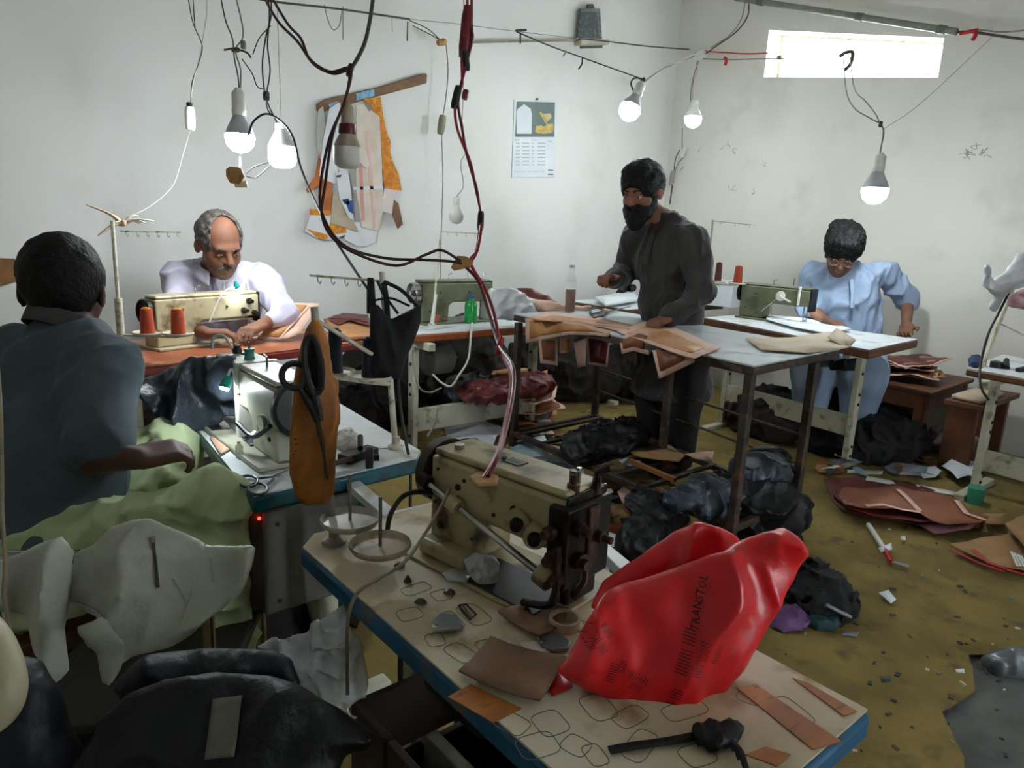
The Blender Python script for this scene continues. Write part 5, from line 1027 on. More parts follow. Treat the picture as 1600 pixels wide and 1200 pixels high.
def bag_text(body, px, py, ang, size):
    cu = bpy.data.curves.new('print', 'FONT'); cu.body = body; cu.size = size; cu.align_x = 'CENTER'; cu.align_y = 'CENTER'; cu.resolution_u = 1
    tmp = bpy.data.objects.new('tmp', cu); COL.objects.link(tmp); me = bpy.data.meshes.new_from_object(tmp); bpy.data.objects.remove(tmp)
    a = math.radians(-ang); c, s = math.cos(a), math.sin(a); o = bpl.px(px, py) + bpl.n * .2
    for v in me.vertices:
        x, y = v.co.x * c - v.co.y * s, v.co.x * s + v.co.y * c; p = o + bpl.X * x + bpl.Y * y; v.co = p
    ob = link('print', me, pr_m, rb)
    bv = BV; dn = -bpl.n
    for v in me.vertices:
        h = bv.ray_cast(v.co, dn)
        if h[0] is not None: v.co = h[0] + bpl.n * .0012
        else: v.co = v.co - bpl.n * .2
    return ob
from mathutils.bvhtree import BVHTree
BV = BVHTree.FromPolygons([v.co[:] for v in bcore.data.vertices], [tuple(p.vertices) for p in bcore.data.polygons])
for b in bag_lines: bag_text(*b)
# small things on the foreground table
brown_card = mat('brown_card', '8c6a50', '7a5a42', .75, 9, c3='6a4b36', s3=7)
t = sheet('leather_square', brown_card, None, [PZ(*q, .722) for q in ((716, 1062), (766, 1008), (884, 1040), (842, 1113))], .003, .004, 3, .03, 9, .012); setp(t, 'square piece of brown leather lying beside the red bag', 'leather piece')
t = sheet('leather_fan', brown_card, None, [PZ(*q, .722) for q in ((777, 966), (798, 955), (830, 950), (862, 952), (888, 960), (875, 985), (842, 1004), (810, 985))], .003, .003, 5, .03, 9, .008); setp(t, 'fan-shaped brown leather piece in front of the machine head', 'leather piece')
t = sheet('paper_scrap', mat('red_white_paper', 'd8cfc8', 'c9beb6', .7, 9), None, [PZ(*q, .7225) for q in ((812, 1005), (842, 1002), (860, 1020), (838, 1030))], .001, .001, 6, .03); setp(t, 'scrap of white paper by the grey cutter', 'paper')
t = sheet('red_scrap', red_pl, None, [PZ(*q, .7215) for q in ((842, 1040), (888, 1046), (895, 1075), (862, 1090), (850, 1060))], .001, .002, 6, .03); setp(t, 'flat red plastic scrap between the leather square and the bag', 'plastic scrap')
def cutter(label, pts, m, z=.7225, hole=None):
    t = thing('thread_cutter', label, 'cutter', PZ(*pts[0], z)); MB().prism([tuple(PZ(*q, z)[:2]) for q in pts], .006, (0, 0, z)).build('blade_body', m, t, bevel=.002)
    c = PZ(*hole, z + .006); MB().lathe([(.004, 0), (.005, .002), (.001, .003)], c, n=10).build('rivet', chrome, t); return t
galv = mat('galvanised', '8f979b', '737b80', .35, 16, metal=.7)
c1 = cutter('folding grey metal cutter near the middle of the foreground table', [(675, 975), (688, 962), (715, 965), (724, 982), (712, 988), (676, 988)], galv, hole=(680, 980)); MB().bar(PZ(676, 985, .73), PZ(720, 981, .73), .008, .003).build('blade', chrome, c1)
cutter('oval grey metal tool touching the red bag', [(838, 1000), (850, 994), (880, 998), (892, 1008), (888, 1018), (862, 1020), (845, 1012)], galv, hole=(848, 1004))
coin = mat('dark_nickel', '5a5648', '413d33', .35, 20, metal=.8)
for k, (x, y, lab) in enumerate(((657, 942, 'dark snap button nearest the grey cutter'), (702, 927, 'shiny snap button by the machine base'), (624, 884, 'snap button near the spool plate'))):
    t = thing('snap_button', lab, 'button', PZ(x, y, .72)); MB().lathe([(.001, 0), (.0085, 0), (.009, .002), (.006, .005), (.001, .006)], PZ(x, y, .7205), n=14).build('cap', coin, t); MB().lathe([(.009, 0), (.0098, .001), (.009, .002)], PZ(x, y, .7204), n=14).build('rim', chrome, t)
bk = thing('buckle', 'small rectangular wire buckle on the foreground table', 'buckle', PZ(730, 955, .72)); MB().tube([PZ(*q, .7235) for q in ((717, 946), (728, 944), (744, 960), (735, 968), (720, 950), (717, 946))], .0016, 6).build('frame', coin, bk); MB().tube([PZ(722, 945, .7245), PZ(738, 966, .7245)], .0013, 6).build('tongue', chrome, bk)
t = MB().lathe([(.001, 0), (.007, 0), (.001, .011)], PZ(637, 908, .7205), n=8).build('rivet_cone', coin); setp(t, 'tiny dark cone rivet among the pen outlines', 'rivet')
tr = thing('tape_ring', 'half hidden ring of pale tape behind the fan-shaped leather', 'tape roll', PZ(890, 980, .72)); MB().lathe([(.019, 0), (.024, 0), (.024, .014), (.019, .014), (.019, 0)], PZ(882, 978, .7205), n=24).build('tape', mat('pale_tape', 'bfae92'), tr)
pb = thing('polythene_scrap', 'crumpled clear plastic lump leaning on the machine base', 'plastic scrap', PZ(755, 915, .72)); pillow('film', plastic_w, pb, [(724, 876), (742, 864), (770, 868), (781, 880), (776, 914), (758, 921), (738, 905)], vplane(755, 895, depth(PZ(757, 915, .72)), 0, .4), .012, .02, (.007, 40, (1, 1), 7), .0035)
pb = thing('polythene_scrap', 'flat crinkled clear plastic in front of the machine pillar', 'plastic scrap', PZ(715, 905, .72)); sheet('film', plastic, pb, [PZ(*q, .722) for q in ((690, 905), (715, 893), (740, 900), (728, 918), (700, 918))], .001, .014, 8, .012, 40)
zp = thing('zipper', 'black zipper strip lying at the front edge of the foreground table', 'zipper', PZ(1020, 1165, .72)); MB().tube(spline([PZ(*q, .7245) for q in ((953, 1172), (985, 1166), (1030, 1160), (1075, 1152), (1100, 1146))], 5), .0065, 6, flat=.5).build('tape', lea_k, zp)
pillow('folded_end', lea_k, zp, [(1080, 1142), (1105, 1130), (1150, 1132), (1162, 1142), (1150, 1162), (1120, 1172), (1092, 1160)], Plane(PZ(1120, 1150, .730), (0, 0, 1)), .006, .012, (.005, 40, (1, 1), 3), .003)
for k in range(5): MB().tube(spline([PZ(1095 + k * 4, 1146 - k * 2, .727), PZ(1120 + k * 8, 1135 + k * 8, .734), PZ(1130 + k * 9, 1145 + k * 14, .724)], 5), .004, 6, flat=.6).build('strap_end', lea_k, zp)
# board frame and green bottle between the two front tables
bf = thing('white_board', 'white boards with blue edge bridging the gap behind the foreground table', 'board', PZ(620, 810, 0))
MB().prism([tuple(PZ(*q, .70)[:2]) for q in ((519, 735), (540, 732), (618, 797), (600, 806))], .018, (0, 0, .682)).build('plank', laminate, bf, bevel=.002)
MB().prism([tuple(PZ(*q, .70)[:2]) for q in ((600, 806), (618, 797), (760, 765), (760, 800), (622, 838))], .018, (0, 0, .682)).build('plank', laminate, bf, bevel=.002)
MB().prism([tuple(PZ(*q, .70)[:2]) for q in ((930, 850), (945, 845), (1000, 890), (985, 905))], .02, (0, 0, .68)).build('plank', laminate, bf, bevel=.002)
MB().prism([tuple(PZ(*q, .70)[:2]) for q in ((622, 838), (760, 800), (765, 806), (624, 846))], .02, (0, 0, .677)).build('edge_band', blue_edge, bf)
for q in ((640, 815), (735, 790)): c = PZ(*q, .70); MB().box((c.x, c.y, .34), (.03, .03, .68)).build('leg', rust, bf)
gb = thing('green_bottle', 'large green plastic bottle lying under the white board', 'bottle', PZ(560, 780, .6)); pillow('body', mat('green_plastic', '1c7a2a', '14601f', .2, 6, alpha=.9, spec=.8), gb, [(524, 744), (540, 752), (575, 780), (602, 805), (590, 815), (560, 800), (535, 778)], Plane(PZ(560, 780, .64), (-.2, -.3, 1)), .02, .03, (.003, 20, (1, 1), 4), .006)
MB().lathe([(.02, 0), (.02, .03), (.001, .03)], PZ(598, 812, .63), (.5, -.6, .1), 14).build('cap', black, gb)

# orange pouch hanging on the steel stand, shears tucked in
op = thing('tool_pouch', 'yellow-orange leather pouch hanging on the steel stand with shears inside', 'pouch', PD(490, 780, 1.2)); och = mat('ochre_leather', 'a8691f', '8f5518', .5, 6, bump=.2, bscale=80, c3='6d3c12', s3=9)
ppl = vplane(490, 650, 1.19, .25, .02)
pillow('pouch_body', och, op, [(489, 497), (500, 500), (512, 525), (518, 570), (530, 640), (526, 690), (522, 770), (510, 785), (482, 790), (462, 775), (452, 740), (453, 690), (458, 600), (468, 545), (480, 510)], ppl, .016, .03, (.006, 14, (2.2, .4), 3), .0045, smooth=2)
pillow('side_flap', och, op, [(515, 575), (528, 600), (531, 660), (527, 672), (517, 660), (512, 610)], vplane(520, 620, 1.20, -.4), .008, .02, (.004, 18, (2, .5), 8), .0045)
pillow('pouch_mouth', mat('pouch_mouth_shade', '33200f', '241608', .7, 9), op, [(478, 535), (492, 522), (503, 540), (509, 580), (506, 612), (480, 612), (470, 580)], Plane(ppl.o + ppl.n * .012, ppl.n), .008, .02, (.003, 16, (2, .5), 4), .0045)  # dark patch paints the shaded opening of the pouch
f2 = ppl.n * .026
def pf(x, y, o=.026): return ppl.px(x, y) + ppl.n * o
pen_r = mat('red_ink', '5f1a12')
for x, y in ((460, 682), (462, 690), (461, 700), (458, 705), (463, 706)): MB().tube([pf(x, y, .018), pf(x + 4, y - 1, .018)], .0012, 4).build('ink_mark', pen_r, op)
sh_ = thing('tailor_shears', 'large black-handled shears stuck in the orange pouch', 'scissors', PD(490, 600, 1.15))
def loop(cx, cy, rx, ry, rot, o): return [pf(cx + rx * math.cos(a) * math.cos(rot) - ry * math.sin(a) * math.sin(rot), cy + rx * math.cos(a) * math.sin(rot) + ry * math.sin(a) * math.cos(rot), o) for a in np.linspace(0, 2 * math.pi, 25)]
MB().tube(loop(462, 582, 20, 19, .3, .03), .0052, 8, cap=False).build('thumb_loop', black, sh_); MB().tube(loop(490, 565, 12, 44, -.12, .034), .0055, 8, cap=False).build('finger_loop', black, sh_)
MB().tube([pf(470, 600, .03), pf(488, 628, .032), pf(498, 650, .032)], [.006, .008, .007], 8).build('shank', black, sh_); MB().tube([pf(492, 608, .034), pf(497, 630, .032), pf(500, 650, .032)], [.006, .008, .007], 8).build('shank', black, sh_)
MB().tube([pf(494, 640, .031), pf(505, 690, .028), pf(512, 742, .024)], [.010, .008, .002], 6, flat=.3).build('blade', mat('dark_blade', '5a4c42', '463a32', .35, 12, metal=.6), sh_)
# black mesh bag on the corner stand
nb_ = thing('mesh_bag', 'black mesh bag hanging from the arm of the corner thread stand', 'bag', PD(612, 590, 1.78)); bkc = mat('black_cloth', '0f0f12', '17171b', .8, 12)
pillow('bag_body', bkc, nb_, [(578, 480), (590, 475), (610, 500), (658, 475), (658, 500), (648, 530), (634, 562), (626, 592), (577, 588)], vplane(612, 540, 1.76, .2), .022, .04, (.006, 12, (1.5, .5), 6), .006)
for pts in (((579, 434), (578, 460), (578, 490)), ((600, 440), (625, 452), (645, 470), (656, 482)), ((582, 440), (584, 470), (586, 490)), ((600, 442), (604, 470), (606, 500)), ((582, 470), (610, 466), (640, 478)), ((590, 440), (600, 460), (622, 490))):
    MB().tube(W([(x, y, 1.755) for x, y in pts]), .005 if pts[0][0] not in (579, 600) else .008, 6, flat=.6).build('strap', bkc, nb_)
# black leather jacket on the teal-edged table
lj = thing('leather_jacket', 'slate black leather jacket spilling off the teal-edged table', 'garment', PZ(300, 640, .72))
pillow('jacket_body', denim, lj, [(222, 612), (228, 590), (255, 574), (300, 566), (330, 560), (352, 550), (388, 556), (392, 600), (388, 650), (355, 655), (320, 668), (285, 680), (262, 695), (252, 668), (240, 640), (228, 628)], vplane(310, 620, 1.86, .15, .5), .025, .06, (.036, 8, (1, .7), 4), .0055, smooth=2)
pillow('sleeve', denim, lj, [(320, 590), (335, 562), (368, 553), (378, 590), (370, 625), (345, 628), (322, 610)], vplane(350, 590, 1.80, .15, .4), .03, .04, (.008, 12, (1, 1), 7), .006, smooth=2)
sheet('hem', denim, lj, [PZ(*q, .726) for q in ((345, 655), (375, 645), (410, 668), (412, 695), (392, 702))], .004, .01, 4, .03, 12)

# jackets at lower left
wj = thing('leather_jacket', 'off-white leather jacket with a chest zip draped over a chair rail at lower left', 'garment', PD(200, 950, 1.05)); cream_l = mat('offwhite_leather', 'aeb0a0', '989b8b', .5, 5, bump=.25, bscale=70, c3='b8bcb2', s3=4)
wp = vplane(200, 920, 1.08, .1, .55)
pillow('jacket_body', cream_l, wj, [(95, 920), (120, 862), (150, 852), (175, 825), (215, 812), (250, 814), (285, 832), (325, 852), (403, 853), (398, 885), (382, 925), (345, 958), (310, 990), (270, 1012), (215, 1024), (190, 1040), (165, 1000), (158, 968), (103, 940)], wp, .016, .05, (.028, 6, (1, .8), 3), .0055, smooth=2)
pillow('sleeve', cream_l, wj, [(-30, 880), (20, 870), (55, 850), (108, 835), (118, 860), (112, 920), (105, 985), (112, 1050), (95, 1065), (60, 1020), (30, 960), (-30, 950)], vplane(60, 940, 1.06, .1, .3), .022, .05, (.022, 7, (1.6, .4), 9), .0065, smooth=2)
pillow('lapel', cream_l, wj, [(118, 980), (160, 962), (198, 1005), (190, 1040), (175, 1072), (158, 1065), (150, 1020)], vplane(160, 1010, .985, .1, .4), .008, .02, (.006, 14, (1, 1), 12), .006, smooth=2)
wbv = BVHTree.FromPolygons([v.co[:] for o in wj.children for v in o.data.vertices][:len(wj.children[0].data.vertices)], [tuple(p.vertices) for p in wj.children[0].data.polygons])
def onj(x, y, off=.003):
    c = Vector(CC); d = Vector(ray(x, y)); h = wbv.ray_cast(c, d); return (h[0] - d.normalized() * off) if h[0] is not None else wp.px(x, y)
zz = MB().tube([onj(239, 838), onj(241, 860), onj(244, 885), onj(247, 918)], .0022, 6).build('chest_zip', mat('dark_zip', '2d2c28', '55524a', .4, 80, metal=.5), wj); MB().bar(onj(239, 838, .006), onj(240, 848, .006), .006, .003).build('zip_pull', chrome, zz)
seam = mat('seam', 'a0a293')
for pts in (((300, 920), (285, 960), (268, 995)), ((270, 905), (290, 940), (285, 965)), ((105, 938), (140, 950), (160, 962)), ((320, 850), (330, 880), (335, 910))): MB().tube(spline([onj(*q, .001) for q in pts], 5), .0016, 5).build('seam', seam, wj)
ch = thing('tube_chair', 'chair with a chrome tube rail behind the off-white jacket', 'chair', (PD(30, 900, 1.1).x, PD(30, 900, 1.1).y, 0))
MB().tube([PD(-60, 905, 1.12), PD(16, 870, 1.12), PD(200, 870, 1.14), PD(330, 880, 1.16)], .011, 10).build('back_rail', chrome, ch)
for p in (PD(-20, 887, 1.12), PD(320, 880, 1.16)): MB().tube([p, (p.x, p.y, 0.012)], .011, 10).build('leg', chrome, ch)
a_, b_ = PD(-20, 887, 1.12), PD(320, 880, 1.16); s_ = (b_ - a_).cross(Vector((0, 0, 1))).normalized() * -.36
for p in (a_, b_): MB().tube([(p.x + s_.x, p.y + s_.y, .42), (p.x + s_.x, p.y + s_.y, .012)], .011, 10).build('leg', chrome, ch)
MB().raw([(a_.x, a_.y, .40), (b_.x, b_.y, .40), (b_.x + s_.x, b_.y + s_.y, .40), (a_.x + s_.x, a_.y + s_.y, .40), (a_.x, a_.y, .43), (b_.x, b_.y, .43), (b_.x + s_.x, b_.y + s_.y, .43), (a_.x + s_.x, a_.y + s_.y, .43)], [(3, 2, 1, 0), (4, 5, 6, 7), (0, 1, 5, 4), (1, 2, 6, 5), (2, 3, 7, 6), (3, 0, 4, 7)]).build('seat', mat('seat_dark', '2a2624'), ch, bevel=.01)
nj = mat('navy_leather', '141821', '0d1016', .5, 6, spec=.35, bump=.3, bscale=60)
bj = thing('leather_jacket', 'black leather jacket with a grey patch piled at the lower left corner', 'garment', PD(300, 1180, .8))
pillow('jacket_body', lea_k, bj, [(160, 1130), (200, 1085), (260, 1062), (340, 1050), (420, 1055), (470, 1068), (530, 1105), (585, 1150), (578, 1172), (540, 1178), (520, 1230), (150, 1260), (110, 1200)], vplane(350, 1150, .86, .1, .7), .03, .06, (.022, 7, (1, .8), 5), .006, smooth=2)
bjv = BVHTree.FromPolygons([v.co[:] for v in bj.children[0].data.vertices], [tuple(p.vertices) for p in bj.children[0].data.polygons])
def onb(x, y, off=.002):
    c = Vector(CC); d = Vector(ray(x, y)); h = bjv.ray_cast(c, d); return (h[0] - d.normalized() * off) if h[0] is not None else PD(x, y, .85)
g_ = MB(); g_.grid(lambda u, v: onb(332 + 46 * u - 12 * v, 1092 - 5 * u + 95 * v, .004), 6, 10); g_.build('grey_patch', mat('grey_patch', '6a6a5c', '5c5c50', .8, 60), bj, solid=.002)
nv_ = thing('leather_jacket', 'navy leather jacket lying under the off-white one', 'garment', PD(300, 1060, .98))
pillow('jacket_body', nj, nv_, [(175, 1075), (205, 1040), (250, 1020), (320, 1012), (430, 1016), (460, 1030), (472, 1075), (440, 1085), (330, 1080), (200, 1110)], vplane(320, 1050, .94, .1, .7), .03, .05, (.02, 7, (1, .8), 15), .006, smooth=2)
pillow('sleeve', nj, nv_, [(15, 1020), (60, 1030), (95, 1070), (100, 1140), (140, 1200), (120, 1240), (-40, 1240), (-40, 1040)], vplane(60, 1130, .86, .1, .5), .04, .05, (.012, 9, (1.4, .5), 25), .007, smooth=2)
ck = thing('chair_arm', 'smooth cream chair arm at the left edge below the jacket sleeve', 'chair', PD(0, 1100, .80)); MB().tube(spline([PD(-60, 960, .82), PD(-15, 1010, .8), PD(5, 1070, .78), PD(-10, 1110, .78), PD(-60, 1140, .78)], 6), .024, 12).build('arm_pad', mat('cream_arm', 'b5ae90', 'a49d80', .4, 8), ck)
# clear bag next to the foreground table
cb = thing('polythene_bag', 'crumpled clear polythene bag hanging beside the foreground table leg', 'plastic bag', PD(500, 1100, 1.15))
pillow('film', mat('clear_bag_film', 'e2e6ea', 'ccd2d8', .22, 14, alpha=.6, spec=1), cb, [(400, 1012), (440, 990), (480, 992), (486, 972), (510, 958), (536, 946), (545, 958), (565, 1000), (578, 1060), (575, 1080), (545, 1095), (560, 1130), (520, 1110), (470, 1075), (450, 1035)], vplane(500, 1040, 1.12, .1, .3), .016, .05, (.026, 19, (1, .6), 8), .005)
# lamps on two of the machines: small gooseneck lights
def worklamp(label, base, head, aim, power, r=.012):
    t = thing('work_lamp', label, 'lamp', base); base, head = Vector(base), Vector(head); a = Vector(aim).normalized()
    mid = (base + head) / 2 + Vector((0, 0, .05)); MB().tube(spline([base, mid, head], 6), .0035, 7).build('gooseneck', white_pl, t); MB().lathe([(.001, -.004), (.006, -.004), (.006, 0)], base, n=10).build('foot', black, t)
    MB().lathe([(.006, -.025), (r * 1.2, -.01), (r * 1.25, .008), (r * .9, .009)], head, a, 14).build('hood', mat('teal_lamp_hood', '2fb7b0', '25a29c', .4, 9), t)
    MB().lathe([(.001, 0), (r, 0), (r, .004), (.001, .005)], head + a * .0092, a, 12).build('lamp_disc', mat('white_led', 'ffffff', emit=(.85, .95, 1), es=power), t)

# crate of brown planks and motor, added to darken under the foreground table
cr = thing('wooden_crate', 'dark wooden crate standing under the foreground table', 'crate', (.66, .75, 0)); dkw = mat('dark_crate_wood', '3a2a1e', '2a1e15', .8, 6, bump=.3)
for k in range(4): MB().bb((.50, .50 + k * .125, .02), (.515, .615 + k * .125, .46)).build('plank', dkw, cr, bevel=.002)
for k in range(3): MB().bb((.515, .50, .03 + k * .15), (.80, .515, .16 + k * .15)).build('plank', dkw, cr, bevel=.002); MB().bb((.515, .975, .03 + k * .15), (.80, .99, .16 + k * .15)).build('plank', dkw, cr, bevel=.002)
MB().bb((.515, .515, .03), (.80, .975, .05)).build('bottom', dkw, cr); MB().bb((.80, .50, .02), (.815, .99, .46)).build('plank', dkw, cr)
motor('clutch_motor', 'dark motor added to darken the space under the foreground table', (.62, .78, .58), mat('motor_black', '1f1d1b', '161413', .6, 9), (0, 1, 0), .07, .18)
# ------------------------------------------------------------------ things on the other tables
def lpiece(name, label, outer, inner, plane_z, m_in=lea_b, m_out=lea_p, wav=.006, seed=1, cat='leather piece', th=.003, curl=0, group=None):
    t = thing(name, label, cat, PZ(*outer[0], plane_z), group=group)
    sheet('border', m_out, t, [PZ(*q, plane_z) for q in outer], th, wav, seed, .05, 6, curl)
    sheet('panel', m_in, t, [PZ(*q, plane_z + .0035) for q in inner], th, wav, seed, .05, 6, curl * .8); return t
def vpiece(t, pl, outer, inner, m_in=lea_b, m_out=lea_p, wav=.004, seed=1):
    sheet('hanging_border', m_out, t, [pl.px(*q) for q in outer], .003, wav, seed, .05, 6); sheet('hanging_panel', m_in, t, [pl.px(*q) + pl.n * .005 for q in inner], .003, wav, seed, .05, 6)
# cutting table: two bordered leather pieces draped over the near edge, paper pattern, bottle, scissors
edge = Plane((2.325, 1.4, .8), (-1, .07, .12)); edge2 = Plane((2.31, 1.4, .8), (-1, .07, .12))
t = lpiece('bordered_leather', 'long tan leather piece with pale border over the left edge of the cutting table', [(822, 497), (862, 488), (935, 497), (1010, 515), (985, 524), (940, 512)], [(830, 500), (862, 494), (930, 502), (985, 516), (940, 510)], .826, lea_t)
e1 = Plane((2.47, 2.9, .8), (-1, .10, .1))
vpiece(t, e1, [(821, 497), (870, 500), (910, 505), (954, 518), (950, 527), (930, 524), (890, 523), (850, 530), (822, 536)], [(829, 501), (870, 504), (910, 509), (945, 520), (930, 518), (890, 517), (850, 524), (829, 529)], lea_t)
t = lpiece('bordered_leather', 'brown leather piece with pale zigzag border in the standing man\'s hand', [(965, 520), (1005, 505), (1050, 512), (1125, 545), (1085, 562), (1040, 548)], [(980, 522), (1005, 512), (1045, 519), (1100, 545), (1080, 553), (1040, 541)], .827, lea_t)
e2 = Plane((2.40, 2.05, .8), (-1, .10, .15))
vpiece(t, e2, [(968, 528), (1000, 515), (1022, 520), (1014, 555), (990, 548), (972, 553)], [(973, 532), (1000, 521), (1012, 525), (1006, 546), (990, 541), (975, 545)], lea_b, seed=3)
vpiece(t, e2, [(1018, 540), (1050, 545), (1085, 556), (1086, 566), (1030, 592)], [(1026, 545), (1050, 552), (1072, 558), (1070, 563), (1033, 580)], lea_b, seed=4)
pp_m = mat('kraft_pattern', 'c9b9a0', 'bcaa90', .75, 6)
t = thing('paper_pattern', 'large kraft paper pattern with a curled corner on the cutting table', 'paper', PZ(1250, 540, .83))
sheet('paper', pp_m, t, [PZ(*q, .827) for q in ((1165, 530), (1235, 528), (1295, 520), (1338, 533), (1325, 545), (1260, 553), (1190, 549))], .0012, .006, 6, .05, 4)
sheet('curled_corner', pp_m, t, [PD(*q) for q in ((1292, 528, 3.28), (1307, 513, 3.4), (1338, 532, 3.28), (1322, 544, 3.12))], .0012, .004, 8, .05)
bo = thing('soda_bottle', 'clear bottle half full of brown liquid at the far end of the cutting table', 'bottle', PZ(890, 487, .823)); c = PZ(890, 487, .824); s = .032
MB().lathe([(.001, 0), (s, 0), (s, .004), (s * .92, .05), (s, .10), (s, .17), (s * .95, .185), (s * .45, .225), (s * .42, .25), (s * .38, .251), (s * .40, .226), (s * .88, .183), (s * .93, .17)], c, n=22).build('bottle_shell', mat('bottle_plastic', 'e6eae9', None, .08, alpha=.14, spec=.7), bo)
MB().lathe([(.001, .003), (s * .9, .004), (s * .85, .05), (s * .92, .10), (s * .92, .128), (.001, .128)], c, n=22).build('brown_liquid', mat('brown_tea', '7a3a1a', '642d12', .15, 5), bo); MB().lathe([(s * .46, .25), (s * .46, .265), (.001, .266)], c, n=16).build('neck_ring', mat('bottle_neck', 'b9bdbc', None, .2, alpha=.6), bo)
sc2 = thing('scissors', 'black scissors with a yellow rivet lying near the standing man', 'scissors', PZ(945, 488, .83)); q0 = PZ(947, 487, .832)
MB().tube([PZ(985, 479, .832), PZ(950, 487, .834), PZ(925, 492, .832)], [.004, .009, .008], 8, flat=.5).build('blade', black, sc2); MB().tube([PZ(930, 480, .834), PZ(922, 484, .834), PZ(924, 491, .834), PZ(934, 489, .834), PZ(944, 484, .834), PZ(930, 480, .834)], .006, 7).build('handle_loop', black, sc2); MB().tube([PZ(924, 492, .834), PZ(928, 497, .834), PZ(942, 494, .834), PZ(950, 488, .834)], .006, 7).build('handle_loop', black, sc2); MB().lathe([(.001, 0), (.016, 0), (.012, .01), (.001, .012)], q0, n=12).build('rivet', mat('yellow_rivet', 'd39a1c'), sc2)
# back table (orange edge)
def bottle(name, label, c, r, h, m, capm, cat='bottle', neck=.4):
    t = thing(name, label, cat, c); MB().lathe([(.001, 0), (r, 0), (r, h * .62), (r * .9, h * .72), (r * neck, h * .86), (r * neck, h * .93), (.001, h * .93)], c, n=18).build('body', m, t); MB().lathe([(r * neck * 1.15, h * .9), (r * neck * 1.15, h), (.001, h)], c, n=14).build('cap', capm, t); return t
bottle('oil_bottle', 'small bright green bottle in front of the green sewing machine', PZ(735, 504, .722), .038, .16, mat('bright_green_plastic', '1fa04a', '158238', .2, 8, spec=.8), mat('blue_cap', '2b5aa8'))
bottle('oil_bottle', 'white plastic can with a blue cap beside the green bottle', PZ(762, 500, .722), .048, .24, white_pl, mat('blue_cap', '2b5aa8'), neck=.3)
MB_ = thing('polythene_bag', 'white plastic bag of papers at the end of the orange-edged table', 'plastic bag', PZ(795, 500, .72)); pillow('film', plastic_w, MB_, [(768, 455), (790, 448), (812, 455), (830, 468), (838, 490), (815, 502), (775, 500), (766, 480)], vplane(800, 478, 4.0, .2, .3), .05, .06, (.02, 12, (1, 1), 3), .012)
t = thing('leather_bundle', 'red-brown leather pieces heaped behind the cutting table', 'leather', PZ(880, 480, .72)); pillow('fold', lea_r, t, [(800, 452), (825, 450), (850, 460), (880, 478), (862, 488), (835, 478), (812, 465)], vplane(840, 470, 4.15, .2, .5), .02, .03, (.015, 9, (1, 1), 5), .012); pillow('lining', lea_p, t, [(815, 465), (845, 468), (880, 478), (925, 478), (918, 490), (850, 492), (825, 480)], vplane(860, 480, 4.12, .2, .6), .02, .03, (.015, 9, (1, 1), 7), .012)
kb = thing('rust_lid', 'small rust-coloured cap at the foot of the slim thread stand', 'lid', PZ(681, 505, .72)); MB().lathe([(.001, 0), (.022, 0), (.02, .05), (.012, .055), (.001, .055)], PZ(682, 506, .722), n=12).build('shell', mat('rust_cap', '8a4630'), kb)
# leather hanging below the orange-edged table
for k, (lab, out, inn, mm, dd) in enumerate((('dark brown leather strip hanging left under the cutting table', [(842, 530), (872, 530), (872, 572), (845, 568)], [(846, 532), (868, 532), (868, 565), (849, 562)], lea_b, 4.0), ('brown leather strip hanging in the middle under the cutting table', [(876, 528), (893, 528), (893, 552), (876, 553)], [(878, 530), (891, 530), (891, 548), (878, 549)], lea_t, 3.98), ('white-edged leather strip hanging right under the cutting table', [(895, 535), (915, 528), (914, 572), (902, 574)], [(900, 536), (911, 532), (910, 562), (903, 564)], lea_p, 3.96), ('oxblood leather strip hanging beside the far leg of the cutting table', [(917, 528), (955, 530), (950, 575), (920, 570)], [(920, 530), (952, 532), (947, 570), (923, 566)], lea_r, 4.05))):
    t = thing('leather_strip', lab, 'leather piece', PD(*out[0], dd)); pl = vplane(*out[0], dd, .2, 0); vpiece(t, pl, out, inn, mm, lea_p, .02, k + 2)
# red table pieces
t = thing('bordered_leather', 'tan leather panel with pink border lying on the red table by the machine', 'leather piece', PZ(440, 520, .72)); pl = vplane(425, 532, depth(PZ(425, 532, .726)), .1, 1.1)
vpiece(t, pl, [(402, 531), (425, 478), (455, 474), (500, 476), (482, 505), (470, 521), (450, 531), (438, 533)], [(409, 527), (430, 482), (455, 478), (480, 480), (455, 512), (437, 530)], lea_t, lea_p, .02, 3); MB().tube([pl.px(437, 531) + pl.n * .012, pl.px(460, 508) + pl.n * .02, pl.px(484, 480) + pl.n * .012], .007, 6, flat=.4).build('pink_band', lea_p, t)
t = lpiece('bordered_leather', 'flat tan leather sheet at the right end of the red table', [(505, 500), (545, 497), (580, 512), (585, 530), (520, 534)], [(510, 503), (545, 500), (577, 513), (580, 527), (522, 530)], .724, lea_t, lea_b); t = lpiece('bordered_leather', 'dark oxblood leather folded at the back of the red table', [(512, 502), (535, 493), (575, 496), (582, 515), (545, 503), (528, 509)], [(516, 502), (535, 496), (570, 498), (575, 508), (545, 501)], .735, lea_r, lea_r, .02)
